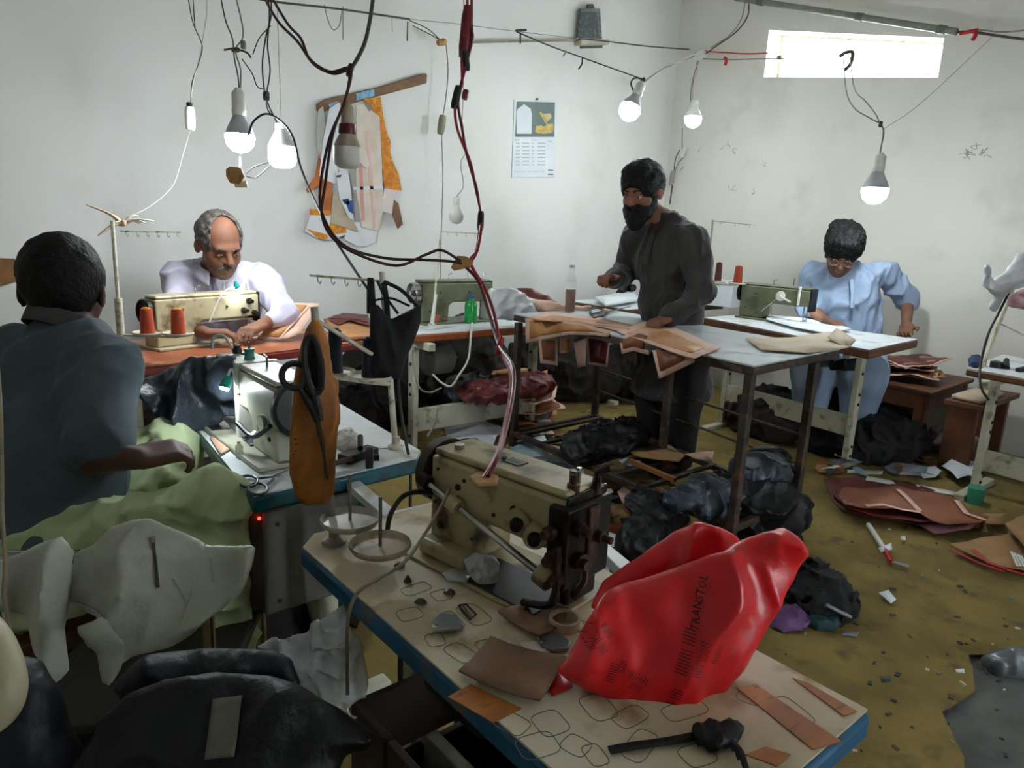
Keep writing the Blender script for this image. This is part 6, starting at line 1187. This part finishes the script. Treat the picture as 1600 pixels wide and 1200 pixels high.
# teal-edged table
sz = thing('scissors', 'scissors with dark teal ring handles at the corner of the teal-edged table', 'scissors', PZ(400, 760, .72)); tealp = mat('teal_handles', '2c4a52', '223a41', .4, 9)
for cx, cy in ((388, 752), (403, 764)): MB().tube([PZ(cx + 15 * math.cos(a), cy + 9 * math.sin(a), .726) for a in np.linspace(0, 2 * math.pi, 21)], .0032, 7, cap=False).build('ring_handle', tealp, sz)
MB().tube([PZ(400, 748, .727), PZ(425, 745, .727)], [.005, .004], 7, flat=.5).build('shank', tealp, sz); MB().tube([PZ(415, 760, .726), PZ(428, 748, .726)], [.005, .004], 7, flat=.5).build('shank', tealp, sz); MB().tube([PZ(424, 746, .727), PZ(462, 728, .726)], [.006, .001], 6, flat=.3).build('blade', chrome, sz)
bottle('glass_vial', 'tiny clear vial standing on the teal-edged table', PZ(374, 712, .722), .009, .035, mat('vial_glass', 'b9c9b0', None, .1, alpha=.5, spec=.9), mat('vial_cap', '7d8a5a'))
for lab, pts, mm, z in (('brown leather scrap under the pale grey machine', ((418, 700), (448, 690), (470, 705), (440, 715)), lea_b, .733), ('dark grey leather offcut lying along the pale grey machine', ((355, 655), (405, 640), (430, 690), (405, 705)), denim, .724), ('peach leather scrap on the teal-edged table', ((328, 685), (350, 680), (365, 700), (345, 712)), mat('peach_scrap', 'c9a58c'), .722)): setp(sheet('leather_scrap', mm, None, [PZ(*q, z) for q in pts], .002, .003, 5, .03), lab, 'leather scrap')
bw_ = thing('bobbin_winder', 'black bobbin winder beside the corner thread stand', 'bobbin winder', PZ(560, 715, .72)); c = PZ(560, 716, .722)
MB().box((c.x, c.y, .732), (.10, .04, .02), rz=.3).build('base', darkmetal, bw_, bevel=.003); MB().lathe([(.001, 0), (.026, 0), (.026, .016), (.008, .018), (.008, .03), (.001, .03)], PZ(572, 715, .745), (.8, -.5, 0), 16).build('wheel', black, bw_); MB().tube([PZ(563, 700, .745), PZ(563, 682, .76)], .007, 8).build('spindle', black, bw_); MB().tube([PZ(520, 725, .735), PZ(550, 716, .74)], .007, 8).build('lever', mat('dark_wood_lever', '3d2418'), bw_)
MB().tube([PZ(580, 702, .735), PZ(612, 700, .73)], .002, 6).build('wire', chrome, bw_)
t = thing('cloth_scrap', 'crumpled white rag behind the orange pouch', 'rag', PZ(540, 690, .72)); pillow('cloth', mat('white_rag', 'c9c7c0', 'b7b4ac', .85, 12), t, [(524, 680), (545, 675), (566, 684), (562, 700), (535, 704), (524, 696)], Plane(PZ(545, 690, .725), (0, 0, 1)), .012, .03, (.008, 30, (1, 1), 4), .006)
can = thing('thread_reel', 'small teal and green thread reel on top of the pale grey machine', 'thread reel', PD(418, 565, 1.7)); tm = M2.matrix_basis @ Vector((.10, 0, .201)); MB().lathe([(.001, 0), (.014, 0), (.014, .003), (.012, .005), (.012, .02), (.014, .022), (.014, .026), (.001, .026)], tm, n=14).build('reel', mat('teal_reel', '2f7d78', '4a9a50', .5, 40), can)
# tailor's lamp lights
h2 = M2.matrix_basis @ Vector((.17, -.085, .155)); worklamp('small lit lamp at the head of the pale grey machine', M2.matrix_basis @ Vector((.17, -.053, .13)), h2, (-.45, -.2, -1), 260, .011)
hr = MR.matrix_basis @ Vector((.10, .07, .30)); worklamp('turquoise gooseneck lamp over the cream machine on the red table', MR.matrix_basis @ Vector((.24, .06, .10)), hr - Vector((0, 0, .05)), (.35, .1, -1), 60, .010)
hb = MBl.matrix_basis @ Vector((.06, -.07, .17)); worklamp('small lit lamp under the arm of the machine on the right', MBl.matrix_basis @ Vector((.12, -.055, .12)), hb, (0, -.1, -1), 150, .012)
# white cloth under the needle on the right-hand machine
t = sheet('white_cloth', paper, None, [PZ(*q, .775) for q in ((1195, 492), (1250, 497), (1300, 505), (1330, 515), (1290, 522), (1240, 512), (1198, 500))], .002, .006, 9, .05); setp(t, 'white cloth being sewn by the tailor in light blue', 'cloth')
# bits on the corner table behind the standing man
t = sheet('paper_stack', paper, None, [PZ(*q, .78) for q in ((930, 468), (985, 458), (1000, 470), (945, 480))], .02, .004, 3, .08); setp(t, 'white papers on the table left of the standing man', 'paper')
t = thing('carton', 'white carton standing on the corner table right of the standing man', 'box', PZ(1130, 480, .76)); q = PZ(1128, 474, .77); MB().box((q.x - .05, q.y - .05, .85), (.34, .30, .17), rz=.1).build('box_body', paper, t, bevel=.004); MB().box((q.x - .05, q.y - .05, .944), (.36, .32, .015), rz=.1).build('lid', laminate, t, bevel=.003)
t = thing('black_tool', 'black machine part on papers left of the standing man', 'tool', PZ(980, 460, .8)); MB().tube([PZ(968, 458, .80), PZ(978, 448, .84), PZ(990, 450, .84)], [.03, .04, .03], 10).build('part_body', black, t)

# right-hand cropped table
t = thing('polythene_bag', 'clear plastic bag wrapped round the slanting stand at the right edge', 'plastic bag', PD(1570, 430, 3.5)); pillow('film', plastic_w, t, [(1536, 415), (1542, 412), (1550, 440), (1570, 425), (1592, 395), (1615, 385), (1620, 440), (1575, 455), (1560, 470), (1552, 490), (1546, 480), (1552, 462), (1538, 450)], vplane(1570, 435, 3.5, .2), .025, .04, (.012, 14, (1, 1), 3), .009)
t = thing('polythene_bag', 'reddish mottled plastic bag hanging at the right edge', 'plastic bag', PD(1595, 470, 3.4)); pillow('film', mat('mottled_red_film', 'b9949a', '9a6d76', .4, 40), t, [(1575, 462), (1600, 450), (1640, 455), (1640, 485), (1600, 484), (1578, 480)], vplane(1600, 468, 3.4), .03, .04, (.008, 16, (1, 1), 5), .009)
cable('hanging_flex', 'black cord running down the slanting stand on the right-hand table', [([(1590, 430, 3.5), (1565, 480, 3.5), (1545, 520, 3.5), (1533, 565, 3.5), (1531, 590, 3.4), (1535, 610, 3.4), (1545, 625, 3.4)], .006, w_blk)])
t = thing('machine_parts', 'small black machine parts on the right-hand table', 'machine parts', PZ(1570, 572, .68))
MB().lathe([(.001, 0), (.03, 0), (.03, .03), (.012, .035), (.001, .035)], PZ(1556, 574, .682), n=12).build('cap', black, t); MB().tube([PZ(1571, 575, .685), PZ(1573, 562, .72)], [.02, .012], 10).build('knob', black, t); MB().tube([PZ(1590, 578, .69), PZ(1625, 570, .69)], .012, 8).build('rod', black, t)
t = thing('blue_rag', 'blue rag at the corner of the right-hand table', 'rag', PZ(1522, 568, .68)); pillow('cloth', mat('blue_cloth', '26385e', '1b2846', .8, 12), t, [(1512, 562), (1525, 556), (1536, 562), (1532, 572), (1514, 572)], Plane(PZ(1524, 568, .69), (0, 0, 1)), .015, .04, (.01, 14, (1, 1), 4), .009)
gbx = MB().box(PZ(1521, 790, .0) + Vector((0, 0, .05)), (.09, .07, .10), rz=.3).build('green_box', mat('green_carton', '1f6a52', '2b8a6c', .6, 9), None, bevel=.004); setp(gbx, 'small green and white carton at the foot of the right-hand table', 'box')
# low shelf by the bench
t = thing('low_shelf', 'low brown shelf with papers between the bench and the right-hand table', 'shelf', (4.6, 1.33, 0)); MB().bb((4.45, 1.22, .40), (5.1, 1.42, .43)).build('board', woodbr, t, bevel=.003); MB().bb((4.47, 1.25, 0.02), (4.51, 1.4, .40)).build('side_panel', woodbr, t); MB().bb((5.0, 1.25, 0.02), (5.04, 1.4, .40)).build('side_panel', woodbr, t)
setp(sheet('paper_stack', pp_m, None, [(4.47, 1.24, .432), (4.9, 1.25, .432), (4.88, 1.4, .432), (4.5, 1.4, .432)], .02, .006, 2, .1), 'stack of kraft papers on the low shelf', 'paper')
# bench pile: bordered leather pieces one on another
r_ = random.Random(21)
def blob(c, rx, ry, rot, seed, n=11):
    r = random.Random(seed); out = []
    for k in range(n):
        a = 2 * math.pi * k / n; q = r.uniform(.72, 1.1); x, y = rx * q * math.cos(a), ry * q * math.sin(a); out.append((c[0] + x * math.cos(rot) - y * math.sin(rot), c[1] + x * math.sin(rot) + y * math.cos(rot)))
    return out
def pile(labels, cx, cy, z0, rx, ry, mats, dz, seed, wav=.02, jit=.05, name='leather_piece', grp=None, th=.004, curl=.02):
    r = random.Random(seed); z = z0
    for k, lab in enumerate(labels):
        c = (cx + r.uniform(-jit, jit), cy + r.uniform(-jit, jit)); rot = r.uniform(0, 3); P = blob(c, rx * r.uniform(.8, 1.05), ry * r.uniform(.8, 1.05), rot * .3, seed * 31 + k)
        t = thing(name, lab, 'leather piece', (c[0], c[1], z), group=grp); mm = mats[k % len(mats)]; I = [(c[0] + (x - c[0]) * .87, c[1] + (y - c[1]) * .87) for x, y in P]
        cl = curl * r.uniform(.3, 1.2); sheet('border', lea_p if k % 3 else lea_t, t, [(x, y, z) for x, y in P], th, wav, seed + k, .06, 5, cl); sheet('panel', mm, t, [(x, y, z + th + .001) for x, y in I], th * .7, wav, seed + k, .06, 5, cl * .8); z += dz
pile(['bottom leather piece of the pile on the bench', 'second leather piece from the bottom of the bench pile', 'third leather piece from the bottom of the bench pile', 'leather piece just under the top one of the bench pile', 'top leather piece with pale pink lining on the bench pile'], 4.78, 1.78, .462, .30, .24, [lea_r, lea_b, lea_r, lea_p, lea_r], .018, 5, .06)
t = thing('blue_rag', 'dark navy rag hanging at the end of the bench near the tailor', 'rag', (4.5, 2.0, .47)); pillow('cloth', mat('navy_cloth', '1d2433', '141925', .8, 9), t, [(1290, 566), (1330, 560), (1375, 563), (1380, 575), (1350, 582), (1300, 578)], vplane(1335, 570, 4.2, .3, .8), .03, .05, (.02, 9, (1, 1), 3), .012)

# ------------------------------------------------------------------ floor litter
def fl(lab, outer, m, z, wav=.012, seed=1, line=None, lm=None):
    t = thing('leather_piece', lab, 'leather piece', PZ(*outer[0], z)); sheet('panel', m, t, [PZ(*q, z) for q in outer], .004, wav, seed, .06, 4)
    for pts in (line or ()): MB().tube([PZ(*q, z + wav * 1.1 + .004) for q in pts], .012, 6, flat=.25).build('pale_edge', lm or lea_p, t)
fl('maroon leather spread under the big floor pile', [(1286, 752), (1340, 748), (1420, 756), (1470, 775), (1535, 812), (1530, 830), (1450, 826), (1380, 815), (1318, 803), (1300, 785)], lea_r, .022, .02, 3)
fl('oxblood leather layer folded out at the left of the big floor pile', [(1298, 772), (1320, 757), (1400, 762), (1440, 790), (1500, 820), (1440, 822), (1370, 812), (1320, 800)], lea_r, .045, .025, 5)
fl('large brown leather sheet on top of the big floor pile', [(1308, 778), (1318, 766), (1350, 768), (1402, 764), (1425, 772), (1470, 776), (1500, 788), (1512, 803), (1545, 812), (1530, 822), (1480, 824), (1455, 818), (1430, 806), (1400, 800), (1345, 797), (1318, 792)], lea_b, .075, .022, 7, [((1352, 790), (1380, 788), (1410, 796), (1438, 800)), ((1404, 765), (1420, 780), (1437, 798)), ((1495, 782), (1510, 802), (1540, 812))])
t = thing('leather_piece', 'mauve leather tongue at the right end of the big floor pile', 'leather piece', PZ(1480, 825, .03)); sheet('panel', mat('mauve_lining', '8a5a60', '7a4d53', .6, 9), t, [PZ(*q, .04) for q in ((1430, 818), (1490, 808), (1532, 815), (1515, 832), (1460, 834))], .004, .02, 4, .06)
def floorsheet(name, lab, cat, px, m, z=.03, wav=.01, th=.002, seed=1, curl=0): return setp(sheet(name, m, None, [PZ(*q, z) for q in px], th, wav, seed, .06, 5, curl), lab, cat)
kraft = mat('kraft_board', 'a07a50', '8d6a44', .8, 8)
floorsheet('cardboard_sheet', 'brown cardboard flap above the red-printed one at the right edge', 'cardboard', ((1570, 820), (1640, 800), (1640, 870), (1600, 865)), kraft, .09, .03, .004, 3)
t = thing('cardboard_box', 'flattened cardboard box with red print on the floor at the right edge', 'cardboard', PZ(1550, 870, .03)); sheet('board', kraft, t, [PZ(*q, .04) for q in ((1483, 856), (1530, 845), (1590, 840), (1650, 870), (1650, 905), (1560, 890))], .005, .02, 5, .06)
for pts in (((1520, 858), (1545, 880), (1590, 895), (1640, 905)), ((1485, 858), (1530, 880), (1570, 893))): MB().tube([PZ(*q, .062) for q in pts], .006, 6, flat=.5).build('red_print', tape_r, t)
for k in range(4): MB().bar(PZ(1580 + k * 5, 862 + k * 2, .068), PZ(1590 + k * 5, 885, .068), .008, .003).build('white_strip', white_pl, t)
floorsheet('cardboard_scrap', 'small tan cardboard square by the green carton', 'cardboard', ((1535, 805), (1570, 805), (1568, 822), (1540, 820)), kraft, .05, .006, .004)
floorsheet('paper_sheet', 'white paper sheet on the floor before the bench', 'paper', ((1385, 722), (1410, 718), (1470, 738), (1460, 746), (1405, 742)), mat('lilac_paper', 'b9b6c2', 'aaa7b4', .8, 8), .03, .01); floorsheet('paper_sheet', 'crumpled white plastic and paper by the shelf', 'paper', ((1470, 735), (1500, 720), (1530, 722), (1530, 750), (1495, 752)), paper, .05, .06, .002, 7)
floorsheet('paper_strip', 'long white strip of lining across the floor behind the leather pile', 'strip', ((1355, 746), (1420, 756), (1500, 772), (1495, 777), (1420, 764), (1352, 752)), white_pl, .03, .01); floorsheet('paper_strip', 'short white strip of lining under the bench front', 'strip', ((1324, 735), (1380, 736), (1378, 741), (1324, 740)), white_pl, .03, .008)
wt = thing('wooden_stick', 'white stick with red and grey end lying on the mat', 'stick', PZ(1385, 855, .03)); MB().tube([PZ(1357, 820, .035), PZ(1383, 860, .035)], .011, 8).build('white_end', white_pl, wt); MB().tube([PZ(1383, 860, .035), PZ(1393, 878, .035)], .010, 8).build('red_band', tape_r, wt); MB().tube([PZ(1393, 878, .035), PZ(1420, 886, .03)], [.010, .012], 8, flat=.5).build('grey_tip', galv, wt)
floorsheet('paper_scrap', 'torn white scrap in the middle of the bare mat', 'paper scrap', ((1373, 928), (1388, 924), (1400, 938), (1392, 944)), paper, .03, .01); floorsheet('paper_scrap', 'white scrap beside the stick on the mat', 'paper scrap', ((1372, 860), (1392, 853), (1394, 862), (1376, 866)), paper, .03, .02); floorsheet('paper_scrap', 'round white scrap near the leather pile', 'paper scrap', ((1407, 840), (1414, 839), (1415, 845), (1408, 846)), paper, .03, .006)
floorsheet('paper_scrap', 'small pale scrap at the right of the bare mat', 'paper scrap', ((1492, 1048), (1506, 1047), (1507, 1054), (1494, 1053)), paper, .03, .006); floorsheet('fabric_scrap', 'small dark green scrap on the mat', 'fabric scrap', ((1374, 1060), (1390, 1057), (1392, 1066), (1378, 1068)), mat('dark_green_scrap', '2b3a34'), .03, .006); floorsheet('fabric_scrap', 'grey scrap below the black bundle', 'fabric scrap', ((1315, 988), (1342, 990), (1338, 996), (1317, 994)), galv, .03, .006)
r_ = random.Random(77); dk = [mat('scrap_dark', '1f2422'), mat('scrap_brown', '4a2f22'), mat('scrap_grey', '6d6f6c'), mat('scrap_pale', 'c9c4b8')]
scr = [MB() for _ in dk]
for k in range(90):
    x, y = r_.uniform(1180, 1590), r_.uniform(800, 1180)
    if x < 1330 and y > 1000 and x < 1100 + (y - 900): continue
    p = PZ(x, y, .028); i = r_.choice((0, 0, 1, 1, 2, 3)); a = r_.uniform(0, 3); l = r_.uniform(.004, .022)
    scr[i].box(p, (l, l * r_.uniform(.3, .8), .004), rz=a)
dust = thing('floor_lint', 'tiny lint and thread scraps strewn over the bare mat', 'lint', PZ(1400, 1000, 0))
for i, m_ in enumerate(dk): setp(scr[i].build('lint', m_, dust), kind='stuff')
dust['kind'] = 'stuff'
# black bundle with purple and teal bits on the mat
t = thing('fabric_bundle', 'black fabric bundle with purple and teal bits by the cutting table leg', 'bundle', PZ(1265, 960, .02)); fo = crumple(.018 * 1.8, 14, 41)
c = PZ(1268, 930, .04); heap('black_cloth', bkc, t, [(c + Vector((0, 0, .03)), (.10, .12, .08)), (c + Vector((-.04, -.06, .01)), (.10, .10, .05)), (c + Vector((.05, .03, .02)), (.08, .07, .06))], fo, .009, .018)
c = PZ(1235, 968, .03); heap('purple_cloth', mat('purple_cloth', '6d4a78', '5b3c66', .8, 12), t, [(c, (.09, .05, .035))], crumple(.010 * 1.8, 16, 42), .009, .018); c = PZ(1290, 965, .03); heap('teal_cloth', mat('teal_cloth', '2a4a4c', '20393b', .8, 12), t, [(c, (.09, .06, .03))], crumple(.010 * 1.8, 16, 43), .009, .018); MB().tube([PZ(1290, 945, .10), PZ(1330, 965, .07)], .007, 7).build('grey_rod', galv, t)
# grey plastic bag at right edge
t = thing('polythene_bag', 'grey plastic bag lying at the right edge of the mat', 'plastic bag', PZ(1575, 1045, 0)); pillow('film', mat('grey_film', '70787c', '596064', .3, 12, spec=.8), t, [(1533, 1030), (1545, 1018), (1575, 1012), (1610, 1010), (1640, 1050), (1600, 1062), (1560, 1058), (1540, 1045)], vplane(1580, 1040, 2.18, 0, 1.0), .05, .05, (.02, 14, (1, 1), 4), .009)
# under the cutting table: black jackets, brown pieces, rods
def jacketheap(label, spots, m, seed, amp=.03, lining=None, rack=.0):
    t = thing('garment_heap', label, 'garment', PZ(*spots[0][0], 0)); bl = []
    for (px, py), z, r in spots: c = PZ(px, py, z); bl.append((c, r))
    heap('cloth', m, t, bl, crumple(amp * 1.45, 6.5, seed), .009, .015, 1, .06); return t
jacketheap('black jackets bundled at the near end of the cutting table rack', [((1175, 785), .16, (.17, .20, .14)), ((1195, 750), .22, (.13, .15, .13)), ((1210, 800), .12, (.12, .13, .14))], lea_k, 51)
jacketheap('blue-grey shiny jacket on top of the black bundle', [((1185, 735), .30, (.12, .10, .06)), ((1205, 745), .27, (.09, .09, .06))], denim, 52, .02)
jacketheap('dark jacket with red-brown lining on the rack', [((1090, 770), .24, (.22, .08, .06)), ((1120, 780), .22, (.15, .08, .06))], denim, 53, .02)
jacketheap('black garment hanging through the rack behind the foreground machine', [((1015, 800), .16, (.08, .10, .09)), ((1035, 808), .15, (.07, .08, .08))], lea_k, 54)
jacketheap('black garment heaped at the far end of the rack', [((940, 690), .24, (.18, .14, .07)), ((975, 680), .25, (.14, .10, .08)), ((915, 705), .22, (.12, .10, .05))], lea_k, 55, .025)
jacketheap('dark jacket with a white piped edge beside the foreground machine', [((855, 755), .2, (.12, .12, .12)), ((880, 765), .2, (.10, .10, .10))], mat('charcoal_leather', '22272a', '191d20', .5, 8, bump=.2), 56, .02)
jacketheap('black pouch under the rack near the red bag', [((1005, 845), .10, (.12, .10, .09))], lea_k, 57, .02)
floorsheet('cardboard_sheet', 'large brown cardboard sheet under the cutting table', 'cardboard', ((970, 705), (1040, 690), (1070, 715), (1060, 725), (1000, 720)), kraft, .20, .02, .004); floorsheet('leather_piece', 'pale tan piece on the rack near the man\'s feet', 'leather piece', ((1070, 715), (1115, 712), (1112, 725), (1085, 722)), lea_p, .21, .02, .004, 6)
floorsheet('leather_piece', 'orange leather offcut on the floor behind the foreground machine head', 'leather piece', ((920, 835), (970, 825), (990, 860), (960, 868)), mat('orange_leather', 'a0481e', '8a3a15', .5, 9), .03, .03, .004, 4); floorsheet('polythene_sheet', 'shiny white polythene on the floor behind the foreground machine head', 'plastic sheet', ((915, 870), (955, 880), (950, 905), (918, 895)), mat('glossy_white_film', 'd4d8da', 'bfc4c7', .2, 14, spec=.9), .03, .03, .002, 3)
floorsheet('polythene_sheet', 'pale blue polythene under the far corner of the cutting table', 'plastic sheet', ((795, 700), (835, 700), (860, 730), (840, 738), (800, 735)), mat('pale_blue_film', '9fb4bf', '87a0ad', .25, 12, spec=.9), .05, .06, .002, 3); floorsheet('paper_sheet', 'pink paper under the rack slats', 'paper', ((850, 705), (895, 695), (905, 705), (860, 715)), lea_p, .04, .03, .002, 4); floorsheet('paper_sheet', 'white paper scrap under the rack near the far leg', 'paper', ((815, 690), (850, 685), (855, 695), (820, 700)), paper, .04, .03, .002, 5)
floorsheet('polythene_sheet', 'clear crumpled polythene under the orange-edged table', 'plastic sheet', ((690, 670), (750, 665), (790, 690), (770, 710), (700, 700)), plastic_w, .06, .10, .002, 6); floorsheet('paper_sheet', 'white rag by the right stand leg of the orange-edged table', 'rag', ((825, 652), (850, 650), (860, 668), (838, 672)), paper, .05, .06, .003, 7)
st_ = MB().bar(PZ(985, 720, .23), PZ(1055, 750, .22), .02, .02).build('wooden_stick', mat('orange_stick', '8a5a2c', '74491f', .6, 8)); setp(st_, 'orange-brown wooden stick across the rack slats', 'stick')
rs_ = random.Random(31); lm = [paper, lea_b, lea_r, lea_p, denim, mat('pale_blue_film', '9fb4bf'), kraft, bkc]
lit = thing('floor_offcuts', 'mixed offcuts of leather and paper strewn under and around the cutting table', 'offcuts', PZ(960, 720, 0)); lit['kind'] = 'stuff'
acc = [MB() for _ in lm]
for k in range(150):
    x, y = rs_.choice(((rs_.uniform(690, 1000), rs_.uniform(655, 760)), (rs_.uniform(900, 1060), rs_.uniform(760, 880)), (rs_.uniform(1280, 1520), rs_.uniform(690, 745)))); p = PZ(x, y, .022 + rs_.uniform(0, .02)); i = rs_.randrange(len(lm)); P = blob((0, 0), rs_.uniform(.03, .10), rs_.uniform(.02, .06), rs_.uniform(0, 3), k, 6)
    n_ = Vector((rs_.uniform(-.35, .35), rs_.uniform(-.35, .35), 1)).normalized(); X_ = Vector((0, 1, 0)).cross(n_).normalized(); acc[i].prism(P, .003, p + Vector((0, 0, .02)), tuple(X_), tuple(n_.cross(X_)))
for a_, m_ in zip(acc, lm): setp(a_.build('offcut', m_, lit), kind='stuff')
# leather and dark piles under the back tables
pile(['bottom oxblood leather roll under the orange-edged table', 'brown leather folded over the oxblood roll', 'pale lined leather near the top of the pile under the back table', 'top leather piece of the pile under the back table'], 3.0, 3.35, .05, .32, .25, [lea_r, lea_b, lea_r, lea_b], .07, 13, .06, .08, curl=.05)
jacketheap('oxblood leather bundle on the cross beam of the orange-edged table', [((770, 610), .36, (.22, .14, .06)), ((820, 600), .36, (.2, .14, .06))], lea_r, 61, .02); jacketheap('dark blue plastic bundle under the orange-edged table', [((735, 605), .36, (.14, .12, .08))], denim, 62, .03)
jacketheap('dark clothes heaped against the wall under the bench', [((1340, 690), .10, (.22, .26, .12)), ((1380, 680), .14, (.2, .25, .16)), ((1310, 690), .08, (.18, .2, .1))], mat('dark_cloth_heap', '232426', '1a1b1d', .85, 8), 63, .03); jacketheap('olive sack standing under the bench', [((1350, 640), .22, (.2, .2, .2)), ((1385, 645), .2, (.18, .2, .18))], mat('olive_sack', '3c3a2c', '302e23', .9, 8), 64, .02)
jacketheap('pink and white plastic clutter beside the bench leg', [((1490, 690), .10, (.10, .14, .10)), ((1510, 670), .14, (.1, .1, .08))], mat('pinkish_clutter', '7d5560', 'b0a6aa', .5, 14), 65, .03)
jacketheap('dark clutter under the red sewing table', [((260, 680), .18, (.3, .25, .16)), ((420, 660), .18, (.35, .25, .16)), ((540, 640), .18, (.25, .25, .18))], mat('dark_clutter', '2a2422', '1b1817', .85, 7, c3='3a1f1c', s3=5), 66, .04)
jacketheap('orange cloth scraps on the floor under the teal-edged table', [((420, 880), .04, (.14, .10, .05)), ((455, 920), .03, (.10, .08, .04))], mat('rust_orange_cloth', '8f3a20', '752c17', .8, 12), 67, .02); jacketheap('dark clutter on the floor below the lower left garments', [((380, 940), .10, (.40, .30, .18)), ((470, 890), .10, (.15, .2, .16)), ((300, 1000), .15, (.35, .4, .22))], mat('dark_clutter', '2a2422'), 68, .03)
def darkheap(label, bl, m, seed, name='clutter_shade_heap'):
    t = thing(name, label, 'dark heap', (bl[0][0][0], bl[0][0][1], 0)); heap('heap_body', m, t, [(Vector(c), r) for c, r in bl], crumple(.05, 4.5, seed), .014, .015, 1, .08)
dsk = mat('clutter_shade', '2c2723', '1e1b19', .9, 6, c3='3a2a26', s3=5)  # dark heaps added for clutter and shade below the tables
darkheap('dark heap for clutter and shade against the back wall left under the orange-edged table', [((2.25, 3.92, .28), (.30, .22, .34)), ((2.1, 3.85, .15), (.3, .2, .2))], dsk, 71)
darkheap('dark heap for clutter and shade against the back wall right under the orange-edged table', [((2.85, 3.92, .30), (.34, .22, .36)), ((3.05, 3.85, .14), (.3, .2, .18))], dsk, 72)
darkheap('brown-black heap for clutter and shade under the corner table behind the standing man', [((3.6, 3.85, .28), (.3, .28, .34)), ((3.9, 3.75, .2), (.3, .3, .26))], dsk, 73)
darkheap('low black heap for clutter and shade on the floor behind the standing man', [((4.4, 3.6, .2), (.4, .3, .26))], dsk, 74)
darkheap('dark sack pushed under the far end of the right-hand tailor\'s table', [((4.25, 2.35, .14), (.25, .3, .18))], dsk, 75)
# cords at the front and left
cable('thread_line', 'beige cord running from the foreground machine over the blue table edge', [([(703, 762, 1.15), (690, 790, 1.12), (660, 840, 1.06), (630, 880, 1.0), (590, 905, .98), (560, 925, .98), (546, 955, .98), (542, 1000, 1.0), (543, 1085, 1.02)], .0028, mat('beige_cord', '8a7f66', '746a54', .7, 20))], cat='cord')
cable('hanging_flex', 'beige cord hanging down along the left edge', [([(-40, -250, 1.0), (-25, 300, 1.0), (-2, 600, 1.0), (2, 720, 1.0), (3, 800, 1.0), (8, 880, .99), (6, 930, .98), (14, 980, .97), (10, 1040, .95)], .003, mat('beige_cord', '8a7f66'))], cat='cord')
cable('hanging_flex', 'white cable looping below the orange-edged table', [([(738, 505, 3.9), (736, 520, 3.84), (732, 560, 3.8), (718, 585, 3.78), (705, 603, 3.78), (690, 598, 3.76), (676, 585, 3.76)], .006, w_wht), ([(645, 545, 3.7), (646, 570, 3.7), (655, 605, 3.7), (672, 613, 3.74), (690, 606, 3.76)], .005, w_grey), ([(684, 640, 3.5), (678, 665, 3.5), (668, 682, 3.5)], .005, w_grey)])
cable('hanging_flex', 'black cable hanging from the mesh bag down past the teal-edged table', [([(622, 590, 1.8), (626, 640, 1.8), (634, 690, 1.75), (641, 730, 1.75), (641, 795, 1.75)], .004, w_blk)])
